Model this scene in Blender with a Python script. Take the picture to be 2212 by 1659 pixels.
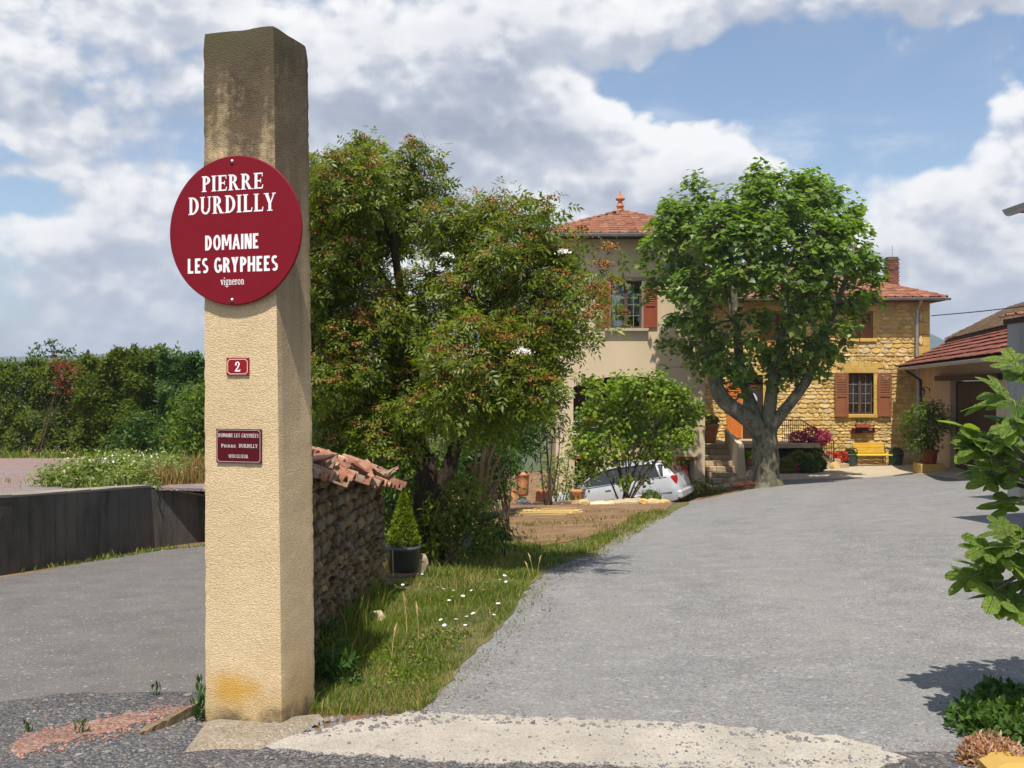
import bpy, bmesh, math, random
import numpy as np
from mathutils import Vector, Matrix, Euler
from mathutils.geometry import delaunay_2d_cdt
from mathutils import noise as mnoise

for o in list(bpy.data.objects): bpy.data.objects.remove(o)
scene = bpy.context.scene
COL = scene.collection
random.seed(7)
RNG = np.random.default_rng(11)

# ------------------------------------------------------------------ camera
EYE = 1.72            # eye height above the foot of the gate pillar
FOC = 2150.0          # focal length of the picture grid (2212 wide, 1659 high) used to measure the photograph
CX, CY = 1106.0, 829.5
cam_data = bpy.data.cameras.new('camera')
cam = bpy.data.objects.new('camera', cam_data); COL.objects.link(cam)
cam.location = (0, 0, EYE); cam.rotation_euler = (math.radians(90), 0, 0)
cam_data.sensor_width = 36; cam_data.lens = 36*FOC/2212
cam_data.clip_start = 0.1; cam_data.clip_end = 20000
scene.camera = cam

# ------------------------------------------------------------------ sun, exposure
SUN_EL = 63.0
SUN_AZ = (-0.133, -1.0)
h = math.hypot(*SUN_AZ)
SUN = Vector((SUN_AZ[0]/h*math.cos(math.radians(SUN_EL)), SUN_AZ[1]/h*math.cos(math.radians(SUN_EL)), math.sin(math.radians(SUN_EL))))
sl = bpy.data.lights.new('sun', 'SUN'); sl.energy = 4.9; sl.angle = math.radians(0.53); sl.color = (1.0, 0.955, 0.88)
sun = bpy.data.objects.new('sun', sl); COL.objects.link(sun)
sun.rotation_euler = SUN.to_track_quat('Z', 'Y').to_euler()
sun.location = (0, -10, 30)
scene.view_settings.view_transform = 'Standard'
try: scene.view_settings.look = 'None'
except Exception: pass
scene.view_settings.exposure = 0.22; scene.view_settings.gamma = 1.0
scene.view_settings.use_curve_mapping = False
scene.render.engine = 'CYCLES'
scene.cycles.max_bounces = 6; scene.cycles.diffuse_bounces = 3; scene.cycles.transparent_max_bounces = 8
scene.cycles.transmission_bounces = 4; scene.cycles.glossy_bounces = 3
scene.cycles.sample_clamp_indirect = 6
scene.cycles.use_denoising = True

# ------------------------------------------------------------------ sky with clouds
class NT:
    """small helper for writing node trees"""
    def __init__(s, tree): s.t = tree
    def n(s, typ, **kw):
        nd = s.t.nodes.new(typ)
        for k, v in kw.items(): setattr(nd, k, v)
        return nd
    def put(s, sock, v):
        if v is None: return
        if isinstance(v, bpy.types.NodeSocket): s.t.links.new(v, sock)
        elif isinstance(v, (tuple, list)) and len(v) == 3 and sock.type == 'RGBA': sock.default_value = (*v, 1)
        else: sock.default_value = v
    def math(s, op, a, b=None, c=None, clamp=False):
        nd = s.n('ShaderNodeMath', operation=op); nd.use_clamp = clamp
        for i, v in enumerate((a, b, c)): s.put(nd.inputs[i], v)
        return nd.outputs[0]
    def vmath(s, op, a, b=None, scale=None):
        nd = s.n('ShaderNodeVectorMath', operation=op)
        s.put(nd.inputs[0], a); s.put(nd.inputs[1], b)
        if scale is not None: s.put(nd.inputs['Scale'], scale)
        return nd.outputs['Value'] if op in ('LENGTH', 'DOT_PRODUCT', 'DISTANCE') else nd.outputs[0]
    def noise(s, vec, scale, detail=4, rough=.5, lac=2.0, dist=0.0, out=0):
        nd = s.n('ShaderNodeTexNoise'); s.put(nd.inputs['Vector'], vec)
        nd.inputs['Scale'].default_value = scale; nd.inputs['Detail'].default_value = detail
        nd.inputs['Roughness'].default_value = rough; nd.inputs['Lacunarity'].default_value = lac
        nd.inputs['Distortion'].default_value = dist
        return nd.outputs[out]
    def voro(s, vec, scale, feature='F1', out='Distance', rand=1.0, detail=0):
        nd = s.n('ShaderNodeTexVoronoi', feature=feature); s.put(nd.inputs['Vector'], vec)
        nd.inputs['Scale'].default_value = scale; nd.inputs['Randomness'].default_value = rand
        if detail: nd.inputs['Detail'].default_value = detail
        return nd.outputs[out]
    def remap(s, v, a, b, c=0.0, d=1.0, smooth=False):
        nd = s.n('ShaderNodeMapRange', interpolation_type='SMOOTHSTEP' if smooth else 'LINEAR')
        for i, x in enumerate((v, a, b, c, d)): s.put(nd.inputs[i], x)
        return nd.outputs[0]
    def mix(s, f, a, b, blend='MIX'):
        nd = s.n('ShaderNodeMix', data_type='RGBA', blend_type=blend)
        s.put(nd.inputs[0], f); s.put(nd.inputs[6], a); s.put(nd.inputs[7], b)
        return nd.outputs[2]
    def ramp(s, v, stops):
        nd = s.n('ShaderNodeValToRGB'); s.put(nd.inputs[0], v)
        cr = nd.color_ramp
        while len(cr.elements) < len(stops): cr.elements.new(.5)
        for e, (p, c) in zip(cr.elements, stops): e.position = p; e.color = (*c, 1)
        return nd.outputs[0]
    def link(s, a, b): s.t.links.new(a, b)

def pix_dir(px, py):
    return Vector(((px-CX)/FOC, 1.0, (CY-py)/FOC)).normalized()

SKY_STRENGTH = 0.1
world = bpy.data.worlds.new('World'); scene.world = world; world.use_nodes = True
def build_world():
    t = world.node_tree; t.nodes.clear(); w = NT(t)
    # cumulus field as a group so that it can be read at two places
    g = bpy.data.node_groups.new('cloud_field', 'ShaderNodeTree')
    g.interface.new_socket('Vector', in_out='INPUT', socket_type='NodeSocketVector')
    g.interface.new_socket('Density', in_out='OUTPUT', socket_type='NodeSocketFloat')
    q = NT(g); gi = q.n('NodeGroupInput'); go = q.n('NodeGroupOutput')
    d = gi.outputs[0]
    warp = q.noise(d, 5.0, 2, .5, out=1)
    wv = q.vmath('SCALE', q.vmath('SUBTRACT', warp, (.5, .5, .5)), scale=.10)
    dw = q.vmath('ADD', d, wv)
    total = None
    # (px, py, rx, ry, weight) : cloud masses and gaps measured as directions
    lobes = [(330, 130, 900, 330, .6), (900, 200, 420, 260, .55), (1330, 330, 330, 170, .55), (1560, 400, 330, 140, .55),
             (1090, 60, 200, 190, .3), (1750, 0, 700, 120, .75), (2190, 240, 140, 130, .45), (2080, 500, 340, 190, .5), (2030, 385, 90, 60, .4),
             (230, 490, 330, 140, .55), (200, 680, 420, 130, .35), (900, 560, 520, 260, .45), (2150, 640, 200, 130, .25), (1250, 560, 300, 200, .4), (1500, 640, 900, 160, .35),
             (1560, 190, 300, 90, -.45), (1850, 280, 280, 120, -.75), (1200, 100, 120, 40, -.35), (60, 415, 150, 40, -.55), (2080, 655, 190, 50, -.3),
             (690, 8, 40, 20, -.25)]
    for (px, py, rx, ry, wt) in lobes:
        c = pix_dir(px, py)
        dv = q.vmath('SUBTRACT', dw, tuple(c))
        dv = q.vmath('MULTIPLY', dv, (FOC/rx, FOC/(rx*.8), FOC/ry))
        f = q.remap(q.vmath('LENGTH', dv), 0.15, 1.15, wt, 0.0, smooth=True)
        total = f if total is None else q.math('ADD', total, f)
    flat = q.vmath('MULTIPLY', d, (1.0, 1.0, 1.5))
    flatw = q.vmath('ADD', flat, q.vmath('SCALE', wv, scale=.5))
    n1 = q.noise(flatw, 3.2, 3, .5)
    n2 = q.noise(flatw, 11.0, 6, .6)
    pf = q.voro(q.vmath('ADD', flatw, q.vmath('SCALE', q.vmath('SUBTRACT', q.noise(d, 30, 1, .6, out=1), (.5, .5, .5)), scale=.03)), 26.0)
    pf2 = q.voro(flatw, 60.0)
    total = q.math('ADD', total, q.math('MULTIPLY', q.math('SUBTRACT', n1, .5), 1.1))
    total = q.math('ADD', total, q.math('MULTIPLY', q.math('SUBTRACT', n2, .5), 1.15))
    total = q.math('SUBTRACT', total, q.math('MULTIPLY', q.math('SUBTRACT', pf, .4), .34))
    total = q.math('SUBTRACT', total, q.math('MULTIPLY', q.math('SUBTRACT', pf2, .4), .15))
    sz = q.n('ShaderNodeSeparateXYZ'); q.put(sz.inputs[0], d)      # clouds thinned overhead, out of view, to weaken the sky's fill light
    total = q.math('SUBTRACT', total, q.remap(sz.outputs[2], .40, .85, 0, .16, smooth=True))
    q.link(total, go.inputs[0])

    tc = w.n('ShaderNodeTexCoord').outputs['Generated']
    sep = w.n('ShaderNodeSeparateXYZ'); w.put(sep.inputs[0], tc)
    def field(off):
        gn = w.n('ShaderNodeGroup'); gn.node_tree = g
        w.put(gn.inputs[0], w.vmath('ADD', tc, off) if off else tc)
        return gn.outputs[0]
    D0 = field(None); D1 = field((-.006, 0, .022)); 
    soft_n = w.remap(w.noise(w.vmath('MULTIPLY', tc, (1, 1, 1.6)), 2.3, 2, .5), .4, .62, .14, .55)
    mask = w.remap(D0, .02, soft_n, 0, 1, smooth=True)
    wisp = w.noise(w.vmath('MULTIPLY', tc, (1.0, 1.0, 2.6)), 5.5, 6, .62, dist=.6)
    mask = w.math('MAXIMUM', mask, w.remap(wisp, .46, .80, 0, .62, smooth=True))
    # lit rims: where the cloud gets thinner towards the sun
    mask = w.math('MULTIPLY', mask, w.remap(sep.outputs[2], -.02, .01, 0, 1))
    grad = w.math('SUBTRACT', D0, D1)
    lit = w.remap(grad, -.36, .40, 0, 1, smooth=True)
    thick = w.remap(D0, .25, 1.15, 0, 1, smooth=True)
    soft = w.noise(w.vmath('MULTIPLY', tc, (1, 1, 2.2)), 4.2, 4, .5)
    base = w.math('SUBTRACT', .80, w.math('MULTIPLY', thick, .30))
    base = w.math('ADD', base, w.math('MULTIPLY', w.math('SUBTRACT', soft, .5), .35))
    dk = None
    for (px, py, rx, ry, wt) in [(330, 255, 330, 95, .30), (1060, 290, 260, 65, .28), (60, 200, 300, 60, .12), (250, 640, 420, 130, .16), (1330, 420, 230, 50, .10),
                                 (1800, 60, 420, 50, .12), (2060, 560, 260, 60, .10), (900, 600, 400, 150, .12)]:
        c = pix_dir(px, py)
        dv = w.vmath('MULTIPLY', w.vmath('SUBTRACT', tc, tuple(c)), (FOC/rx, FOC/rx, FOC/ry))
        f = w.remap(w.vmath('LENGTH', dv), 0.1, 1.3, wt, 0.0, smooth=True)
        dk = f if dk is None else w.math('ADD', dk, f)
    shade = w.math('ADD', base, w.math('MULTIPLY', w.math('SUBTRACT', lit, .5), .62))
    shade = w.math('SUBTRACT', shade, w.math('MULTIPLY', dk, .8), clamp=True)
    col = w.ramp(shade, [(0.0, (.25, .30, .39)), (.35, (.40, .44, .53)), (.6, (.55, .58, .65)), (.80, (.74, .75, .78)), (1.0, (.88, .88, .88))])
    col = w.mix(w.remap(sep.outputs[2], .0, .13, .6, 0, smooth=True), col, (.50, .56, .66))
    col = w.vmath('SCALE', col, scale=1.0/SKY_STRENGTH)
    sky = w.n('ShaderNodeTexSky', sky_type='NISHITA')
    sky.sun_disc = False; sky.sun_elevation = math.radians(SUN_EL)
    sky.sun_rotation = math.atan2(SUN_AZ[0], SUN_AZ[1]) % (2*math.pi)
    sky.air_density = 1.0; sky.dust_density = 1.6; sky.ozone_density = 1.6; sky.altitude = 300
    blue = w.vmath('MULTIPLY', sky.outputs[0], (1.35, 1.35, 1.33))
    blue = w.mix(w.remap(sep.outputs[2], 0.0, .16, .6, 0.0, smooth=True), blue, tuple(c/SKY_STRENGTH for c in (.42, .50, .62)))
    fin = w.mix(mask, blue, col)
    bg = w.n('ShaderNodeBackground'); w.put(bg.inputs[0], fin); bg.inputs[1].default_value = SKY_STRENGTH
    out = w.n('ShaderNodeOutputWorld'); w.link(bg.outputs[0], out.inputs[0])
    world.cycles.sampling_method = 'MANUAL'; world.cycles.sample_map_resolution = 512
build_world()
# ------------------------------------------------------------------ helpers: meshes and objects
def P(px, py, d):
    """point seen at picture position (px, py), d metres in front of the camera"""
    return Vector(((px-CX)/FOC*d, d, EYE+(CY-py)/FOC*d))

class MB:
    def __init__(s): s.v = []; s.f = []
    def add(s, vs, fs, M=None):
        b = len(s.v)
        s.v.extend([tuple(M @ Vector(p)) for p in vs] if M is not None else [tuple(p) for p in vs])
        s.f.extend([tuple(b+i for i in f) for f in fs]); return s
    def box(s, c, size, M=None, ch=0.0):
        x, y, z = c; a, b, d = size[0]/2, size[1]/2, size[2]/2
        if ch <= 0:
            vs = [(x-a,y-b,z-d),(x+a,y-b,z-d),(x+a,y+b,z-d),(x-a,y+b,z-d),(x-a,y-b,z+d),(x+a,y-b,z+d),(x+a,y+b,z+d),(x-a,y+b,z+d)]
            return s.add(vs, [(0,3,2,1),(4,5,6,7),(0,1,5,4),(1,2,6,5),(2,3,7,6),(3,0,4,7)], M)
        # chamfered top and bottom rims
        def ring(zz, i): return [(x-a+i,y-b+i,zz),(x+a-i,y-b+i,zz),(x+a-i,y+b-i,zz),(x-a+i,y+b-i,zz)]
        vs = ring(z-d, ch)+ring(z-d+ch, 0)+ring(z+d-ch, 0)+ring(z+d, ch)
        fs = [(3,2,1,0),(12,13,14,15)]
        for k in range(3):
            for i in range(4): j = (i+1) % 4; fs.append((4*k+i,4*k+j,4*k+4+j,4*k+4+i))
        return s.add(vs, fs, M)
    def quadbox(s, p, up):
        """box over four base points p with the vector up"""
        up = Vector(up); vs = [Vector(q) for q in p]+[Vector(q)+up for q in p]
        return s.add(vs, [(0,3,2,1),(4,5,6,7),(0,1,5,4),(1,2,6,5),(2,3,7,6),(3,0,4,7)])
    def beam(s, p0, p1, w, h, up=(0,0,1)):
        p0, p1 = Vector(p0), Vector(p1); d = (p1-p0).normalized(); up = Vector(up)
        r = d.cross(up)
        if r.length < 1e-5: r = d.cross(Vector((0,1,0)))
        r.normalize(); u = r.cross(d); r *= w/2; u *= h/2
        vs = [p0-r-u,p0+r-u,p0+r+u,p0-r+u,p1-r-u,p1+r-u,p1+r+u,p1-r+u]
        return s.add(vs, [(0,1,2,3),(7,6,5,4),(0,4,5,1),(1,5,6,2),(2,6,7,3),(3,7,4,0)])
    def tube(s, pts, rad, n=8, cap=True, wob=0.0):
        pts = [Vector(p) for p in pts]; m = len(pts)
        if not isinstance(rad, (list, tuple)): rad = [rad]*m
        ref = None; vs = []
        for i in range(m):
            t = (pts[min(i+1, m-1)]-pts[max(i-1, 0)]).normalized()
            if ref is None:
                ref = t.orthogonal().normalized()
            ref = (ref-t*ref.dot(t)).normalized(); b = t.cross(ref)
            for k in range(n):
                a = 2*math.pi*k/n; r = rad[i]*(1+(random.uniform(-wob, wob) if wob else 0))
                vs.append(pts[i]+ref*(math.cos(a)*r)+b*(math.sin(a)*r))
        fs = [(i*n+k, i*n+(k+1) % n, (i+1)*n+(k+1) % n, (i+1)*n+k) for i in range(m-1) for k in range(n)]
        if cap: fs += [tuple(reversed(range(n))), tuple(range((m-1)*n, m*n))]
        return s.add(vs, fs)
    def lathe(s, prof, n=16, c=(0,0,0), M=None, jit=0.0, cap=True):
        vs = []; 
        for r, z in prof:
            for k in range(n):
                a = 2*math.pi*k/n; rr = r*(1+random.uniform(-jit, jit))
                vs.append((c[0]+rr*math.cos(a), c[1]+rr*math.sin(a), c[2]+z))
        m = len(prof)
        fs = [(i*n+k, i*n+(k+1) % n, (i+1)*n+(k+1) % n, (i+1)*n+k) for i in range(m-1) for k in range(n)]
        if cap: fs += [tuple(reversed(range(n))), tuple(range((m-1)*n, m*n))]
        return s.add(vs, fs, M)
    def prism(s, poly, y0, y1, M=None):
        """polygon in the X-Z plane, extruded from y0 (back) to y1 (front, smaller y)"""
        n = len(poly); ar = sum(poly[i][0]*poly[(i+1) % n][1]-poly[(i+1) % n][0]*poly[i][1] for i in range(n))
        if ar < 0: poly = list(reversed(poly))
        vs = [(x, y1, z) for x, z in poly]+[(x, y0, z) for x, z in poly]
        fs = [tuple(range(n)), tuple(reversed(range(n, 2*n)))]+[(i, n+i, n+(i+1) % n, (i+1) % n) for i in range(n)]
        return s.add(vs, fs, M)
    def mesh(s, name, mat=None, smooth=False):
        me = bpy.data.meshes.new(name); me.from_pydata(s.v, [], s.f); me.update()
        if mat is not None: me.materials.append(mat)
        if smooth: me.polygons.foreach_set('use_smooth', [True]*len(me.polygons))
        return me
    def build(s, name, mat, parent=None, smooth=False, world=False, kind=None):
        return link(name, s.mesh(name, mat, smooth), parent, world, kind)

def link(name, me, parent=None, world=False, kind=None, loc=None, rot=None, scale=None):
    o = bpy.data.objects.new(name, me); COL.objects.link(o)
    if parent is not None:
        o.parent = parent
        if world: o.matrix_parent_inverse = root_matrix(parent).inverted()
    if loc is not None: o.location = loc
    if rot is not None: o.rotation_euler = rot
    if scale is not None: o.scale = scale
    if kind: o['kind'] = kind
    return o
def root_matrix(o):
    m = Matrix.LocRotScale(o.location, o.rotation_euler, o.scale)
    if o.parent is not None: m = root_matrix(o.parent) @ o.matrix_parent_inverse @ m
    return m
def tag(o, label, cat, group=None, kind=None):
    o['label'] = label; o['category'] = cat
    if group: o['group'] = group
    if kind: o['kind'] = kind
    return o
def thing(name, label, cat, loc=(0,0,0), rz=0.0, group=None):
    o = bpy.data.objects.new(name, None); COL.objects.link(o); o.empty_display_size = .2
    o.location = loc; o.rotation_euler = (0, 0, rz)
    return tag(o, label, cat, group)
def struct(name, me, label):
    o = link(name, me, kind='structure'); o['label'] = label; return o
def copy_tree(o, parent=None):
    c = o.copy(); COL.objects.link(c)
    if parent is not None: c.parent = parent
    for ch in [x for x in COL.objects if x.parent == o]: copy_tree(ch, c)
    return c
def np_mesh(name, V, F, mat, smooth=False):
    """mesh from arrays: V (n,3), F (m,k) all faces of k corners"""
    me = bpy.data.meshes.new(name); V = np.asarray(V, np.float32); F = np.asarray(F, np.int32); m, k = F.shape
    me.vertices.add(len(V)); me.vertices.foreach_set('co', V.ravel())
    me.loops.add(m*k); me.loops.foreach_set('vertex_index', F.ravel())
    me.polygons.add(m); me.polygons.foreach_set('loop_start', np.arange(0, m*k, k, dtype=np.int32))
    try: me.polygons.foreach_set('loop_total', np.full(m, k, np.int32))
    except Exception: pass
    if smooth: me.polygons.foreach_set('use_smooth', np.ones(m, bool))
    me.update(calc_edges=True); me.validate()
    if mat is not None: me.materials.append(mat)
    return me
def scatter(tv, tf, pos, X, N, scale):
    """copies of a template (tv verts with x along the leaf, z its normal; tf faces) at pos with leaf axis X and normal N"""
    tv = np.asarray(tv, float); tf = np.asarray(tf, int)
    N = N/np.linalg.norm(N, axis=1, keepdims=True)
    X = X-N*(X*N).sum(1, keepdims=True); X /= np.linalg.norm(X, axis=1, keepdims=True)+1e-9
    Y = np.cross(N, X)
    sc = np.asarray(scale)[:, None, None]
    V = (tv[None, :, 0:1]*X[:, None]+tv[None, :, 1:2]*Y[:, None]+tv[None, :, 2:3]*N[:, None])*sc+pos[:, None]
    F = tf[None]+(np.arange(len(pos))*len(tv))[:, None, None]
    return V.reshape(-1, 3), F.reshape(-1, tf.shape[1])
def join_np(parts):
    Vs, Fs, b = [], [], 0
    for V, F in parts: Vs.append(V); Fs.append(F+b); b += len(V)
    return np.concatenate(Vs), np.concatenate(Fs)
def rand_unit(n):
    a = RNG.normal(size=(n, 3)); return a/np.linalg.norm(a, axis=1, keepdims=True)
def inside(pt, poly):
    x, y = pt; r = False; n = len(poly); j = n-1
    for i in range(n):
        if (poly[i][1] > y) != (poly[j][1] > y) and x < (poly[j][0]-poly[i][0])*(y-poly[i][1])/(poly[j][1]-poly[i][1])+poly[i][0]: r = not r
        j = i
    return r
def inside_np(X, Y, poly):
    r = np.zeros(len(X), bool); n = len(poly); j = n-1
    for i in range(n):
        xi, yi = poly[i]; xj, yj = poly[j]
        if yi != yj:
            r ^= ((yi > Y) != (yj > Y)) & (X < (xj-xi)*(Y-yi)/(yj-yi)+xi)
        j = i
    return r
def cdt(outline, holes=(), extra=()):
    """triangles of a polygon with holes (2-D points)"""
    pts, edges = [], []
    for loop in [outline]+list(holes):
        b = len(pts); pts += [Vector((p[0], p[1])) for p in loop]; edges += [(b+i, b+(i+1) % len(loop)) for i in range(len(loop))]
    pts += [Vector((p[0], p[1])) for p in extra]
    vs, _, fs, *_ = delaunay_2d_cdt(pts, edges, [], 0, 1e-5)
    out = []
    for f in fs:
        c = (sum(vs[i].x for i in f)/len(f), sum(vs[i].y for i in f)/len(f))
        if inside(c, outline) and not any(inside(c, hl) for hl in holes): out.append(tuple(f))
    return [(v.x, v.y) for v in vs], out
def wall_mb(outline, holes, y0, y1, mb=None):
    """wall in the X-Z plane from y0 (front) to y1 (back) with openings"""
    mb = mb or MB(); vs, fs = cdt(outline, holes)
    mb.add([(x, y0, z) for x, z in vs], [f if _ccw(vs, f) else f[::-1] for f in fs])
    mb.add([(x, y1, z) for x, z in vs], [f[::-1] if _ccw(vs, f) else f for f in fs])
    for loop in [outline]+list(holes):
        n = len(loop); mb.add([(x, y0, z) for x, z in loop]+[(x, y1, z) for x, z in loop], [(i, n+i, n+(i+1) % n, (i+1) % n) for i in range(n)])
    return mb
def _ccw(vs, f):
    a, b, c = vs[f[0]], vs[f[1]], vs[f[2]]
    return (b[0]-a[0])*(c[1]-a[1])-(b[1]-a[1])*(c[0]-a[0]) > 0
def rect(x0, z0, x1, z1): return [(x0, z0), (x1, z0), (x1, z1), (x0, z1)]

# ------------------------------------------------------------------ materials
def new_mat(name):
    m = bpy.data.materials.new(name); m.use_nodes = True; m.node_tree.nodes.clear()
    w = NT(m.node_tree); out = w.n('ShaderNodeOutputMaterial')
    return m, w, out
def piece_random(w):
    oi = w.n('ShaderNodeObjectInfo').outputs['Random']; gi = w.n('ShaderNodeNewGeometry').outputs['Random Per Island']
    return w.math('FRACT', w.math('ADD', w.math('MULTIPLY', oi, 7.31), gi))
def coords(w, stretch=(1, 1, 1), shift=True):
    tc = w.n('ShaderNodeTexCoord').outputs['Object']
    v = w.vmath('MULTIPLY', tc, stretch)
    if shift:
        r = w.n('ShaderNodeObjectInfo').outputs['Random']
        v = w.vmath('ADD', v, w.vmath('SCALE', (13.7, 5.3, 9.1), scale=r))
    return v
def principled(w, out, col, rough=.8, spec=.3, metal=0.0, normal=None, **kw):
    b = w.n('ShaderNodeBsdfPrincipled')
    w.put(b.inputs['Base Color'], col); w.put(b.inputs['Roughness'], rough); b.inputs['Metallic'].default_value = metal
    b.inputs['Specular IOR Level'].default_value = spec
    if normal is not None: w.link(normal, b.inputs['Normal'])
    for k, v in kw.items(): w.put(b.inputs[k], v)
    w.link(b.outputs[0], out.inputs[0]); return b
def bump(w, hgt, dist=.01, strength=1.0, prev=None):
    b = w.n('ShaderNodeBump'); b.inputs['Distance'].default_value = dist; b.inputs['Strength'].default_value = strength
    w.put(b.inputs['Height'], hgt)
    if prev is not None: w.link(prev, b.inputs['Normal'])
    return b.outputs[0]
def surf(name, stops, scale=4, detail=6, nr=.6, rough=.85, bscale=40, bdist=0.0, rand=0.0, hue=None, spec=.25, stretch=(1, 1, 1), metal=0.0, speck=None):
    """colour ramp over noise; rand = lightness spread from piece to piece; hue = a second colour some pieces lean to"""
    m, w, out = new_mat(name); v = coords(w, stretch)
    c = w.ramp(w.remap(w.noise(v, scale, detail, nr), .25, .75), stops)
    if speck:
        s = w.voro(v, speck[0], out='Color'); sx = w.n('ShaderNodeSeparateColor'); w.put(sx.inputs[0], s)
        c = w.mix(w.remap(sx.outputs[0], speck[2], 1, 0, 1), c, speck[1])
    if rand or hue:
        r = piece_random(w)
        if hue: c = w.mix(w.remap(w.math('FRACT', w.math('MULTIPLY', r, 5.77)), .35, 1, 0, hue[1]), c, hue[0])
        if rand: c = w.vmath('SCALE', c, scale=w.remap(r, 0, 1, 1-rand, 1+rand))
    nrm = bump(w, w.noise(v, bscale, 5, .6), bdist) if bdist else None
    principled(w, out, c, rough, spec, metal, nrm); return m
def leaf_mat(name, dark, light, trans=.35, rough=.45, spec=.35, odd=None, odd_amt=.12, veins=False):
    """leaves: two greens by leaf, some light let through"""
    m, w, out = new_mat(name)
    r = piece_random(w); r2 = w.math('FRACT', w.math('MULTIPLY', r, 11.3))
    v = w.n('ShaderNodeTexCoord').outputs['Object']
    big = w.remap(w.noise(v, 1.6, 2, .5), .3, .7, -.25, .25)
    c = w.mix(w.math('ADD', r, big, clamp=True), dark, light)
    if odd: c = w.mix(w.math('GREATER_THAN', r2, 1-odd_amt), c, odd)
    nrm = None
    if veins:                # pale ribs running into the lobes, finer ribs between
        sp = w.n('ShaderNodeSeparateXYZ'); w.put(sp.inputs[0], v); x, y = sp.outputs[0], sp.outputs[1]
        an = w.math('ARCTAN2', y, w.math('ADD', x, .02)); rr = w.math('SQRT', w.math('ADD', w.math('MULTIPLY', x, x), w.math('MULTIPLY', y, y)))
        q = w.math('MULTIPLY', w.math('ABSOLUTE', w.math('SUBTRACT', w.math('FRACT', w.math('ADD', w.math('DIVIDE', an, .92), .5)), .5)), w.math('MULTIPLY', rr, .92))
        rib = w.remap(q, .010, .030, 1, 0)
        fine = w.remap(w.math('ABSOLUTE', w.math('SINE', w.math('ADD', w.math('MULTIPLY', rr, 44), w.math('MULTIPLY', q, -60)))), .0, .22, 1, 0)
        c = w.mix(w.math('MAXIMUM', w.math('MULTIPLY', rib, .75), w.math('MULTIPLY', fine, .22)), c, (.30, .36, .12))
        c = w.vmath('SCALE', c, scale=w.remap(w.noise(v, 7, 4, .6), .3, .7, .82, 1.15))
        nrm = bump(w, w.math('SUBTRACT', w.noise(v, 9, 3), w.math('MULTIPLY', w.math('MAXIMUM', rib, w.math('MULTIPLY', fine, .5)), .5)), .05)
    b = w.n('ShaderNodeBsdfPrincipled'); w.put(b.inputs['Base Color'], c); b.inputs['Roughness'].default_value = rough
    if nrm is not None: w.link(nrm, b.inputs['Normal'])
    b.inputs['Specular IOR Level'].default_value = spec
    tr = w.n('ShaderNodeBsdfTranslucent'); w.put(tr.inputs[0], w.vmath('MULTIPLY', c, (1.5, 1.65, .55)))
    mx = w.n('ShaderNodeMixShader'); mx.inputs[0].default_value = trans
    w.link(b.outputs[0], mx.inputs[1]); w.link(tr.outputs[0], mx.inputs[2]); w.link(mx.outputs[0], out.inputs[0]); return m
def flat_mat(name, col, rough=.5, metal=0.0, spec=.4): 
    m, w, out = new_mat(name); v = coords(w)
    c = w.mix(w.noise(v, 30, 3), tuple(x*.9 for x in col), tuple(min(1, x*1.1) for x in col))
    principled(w, out, c, rough, spec, metal); return m

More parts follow.
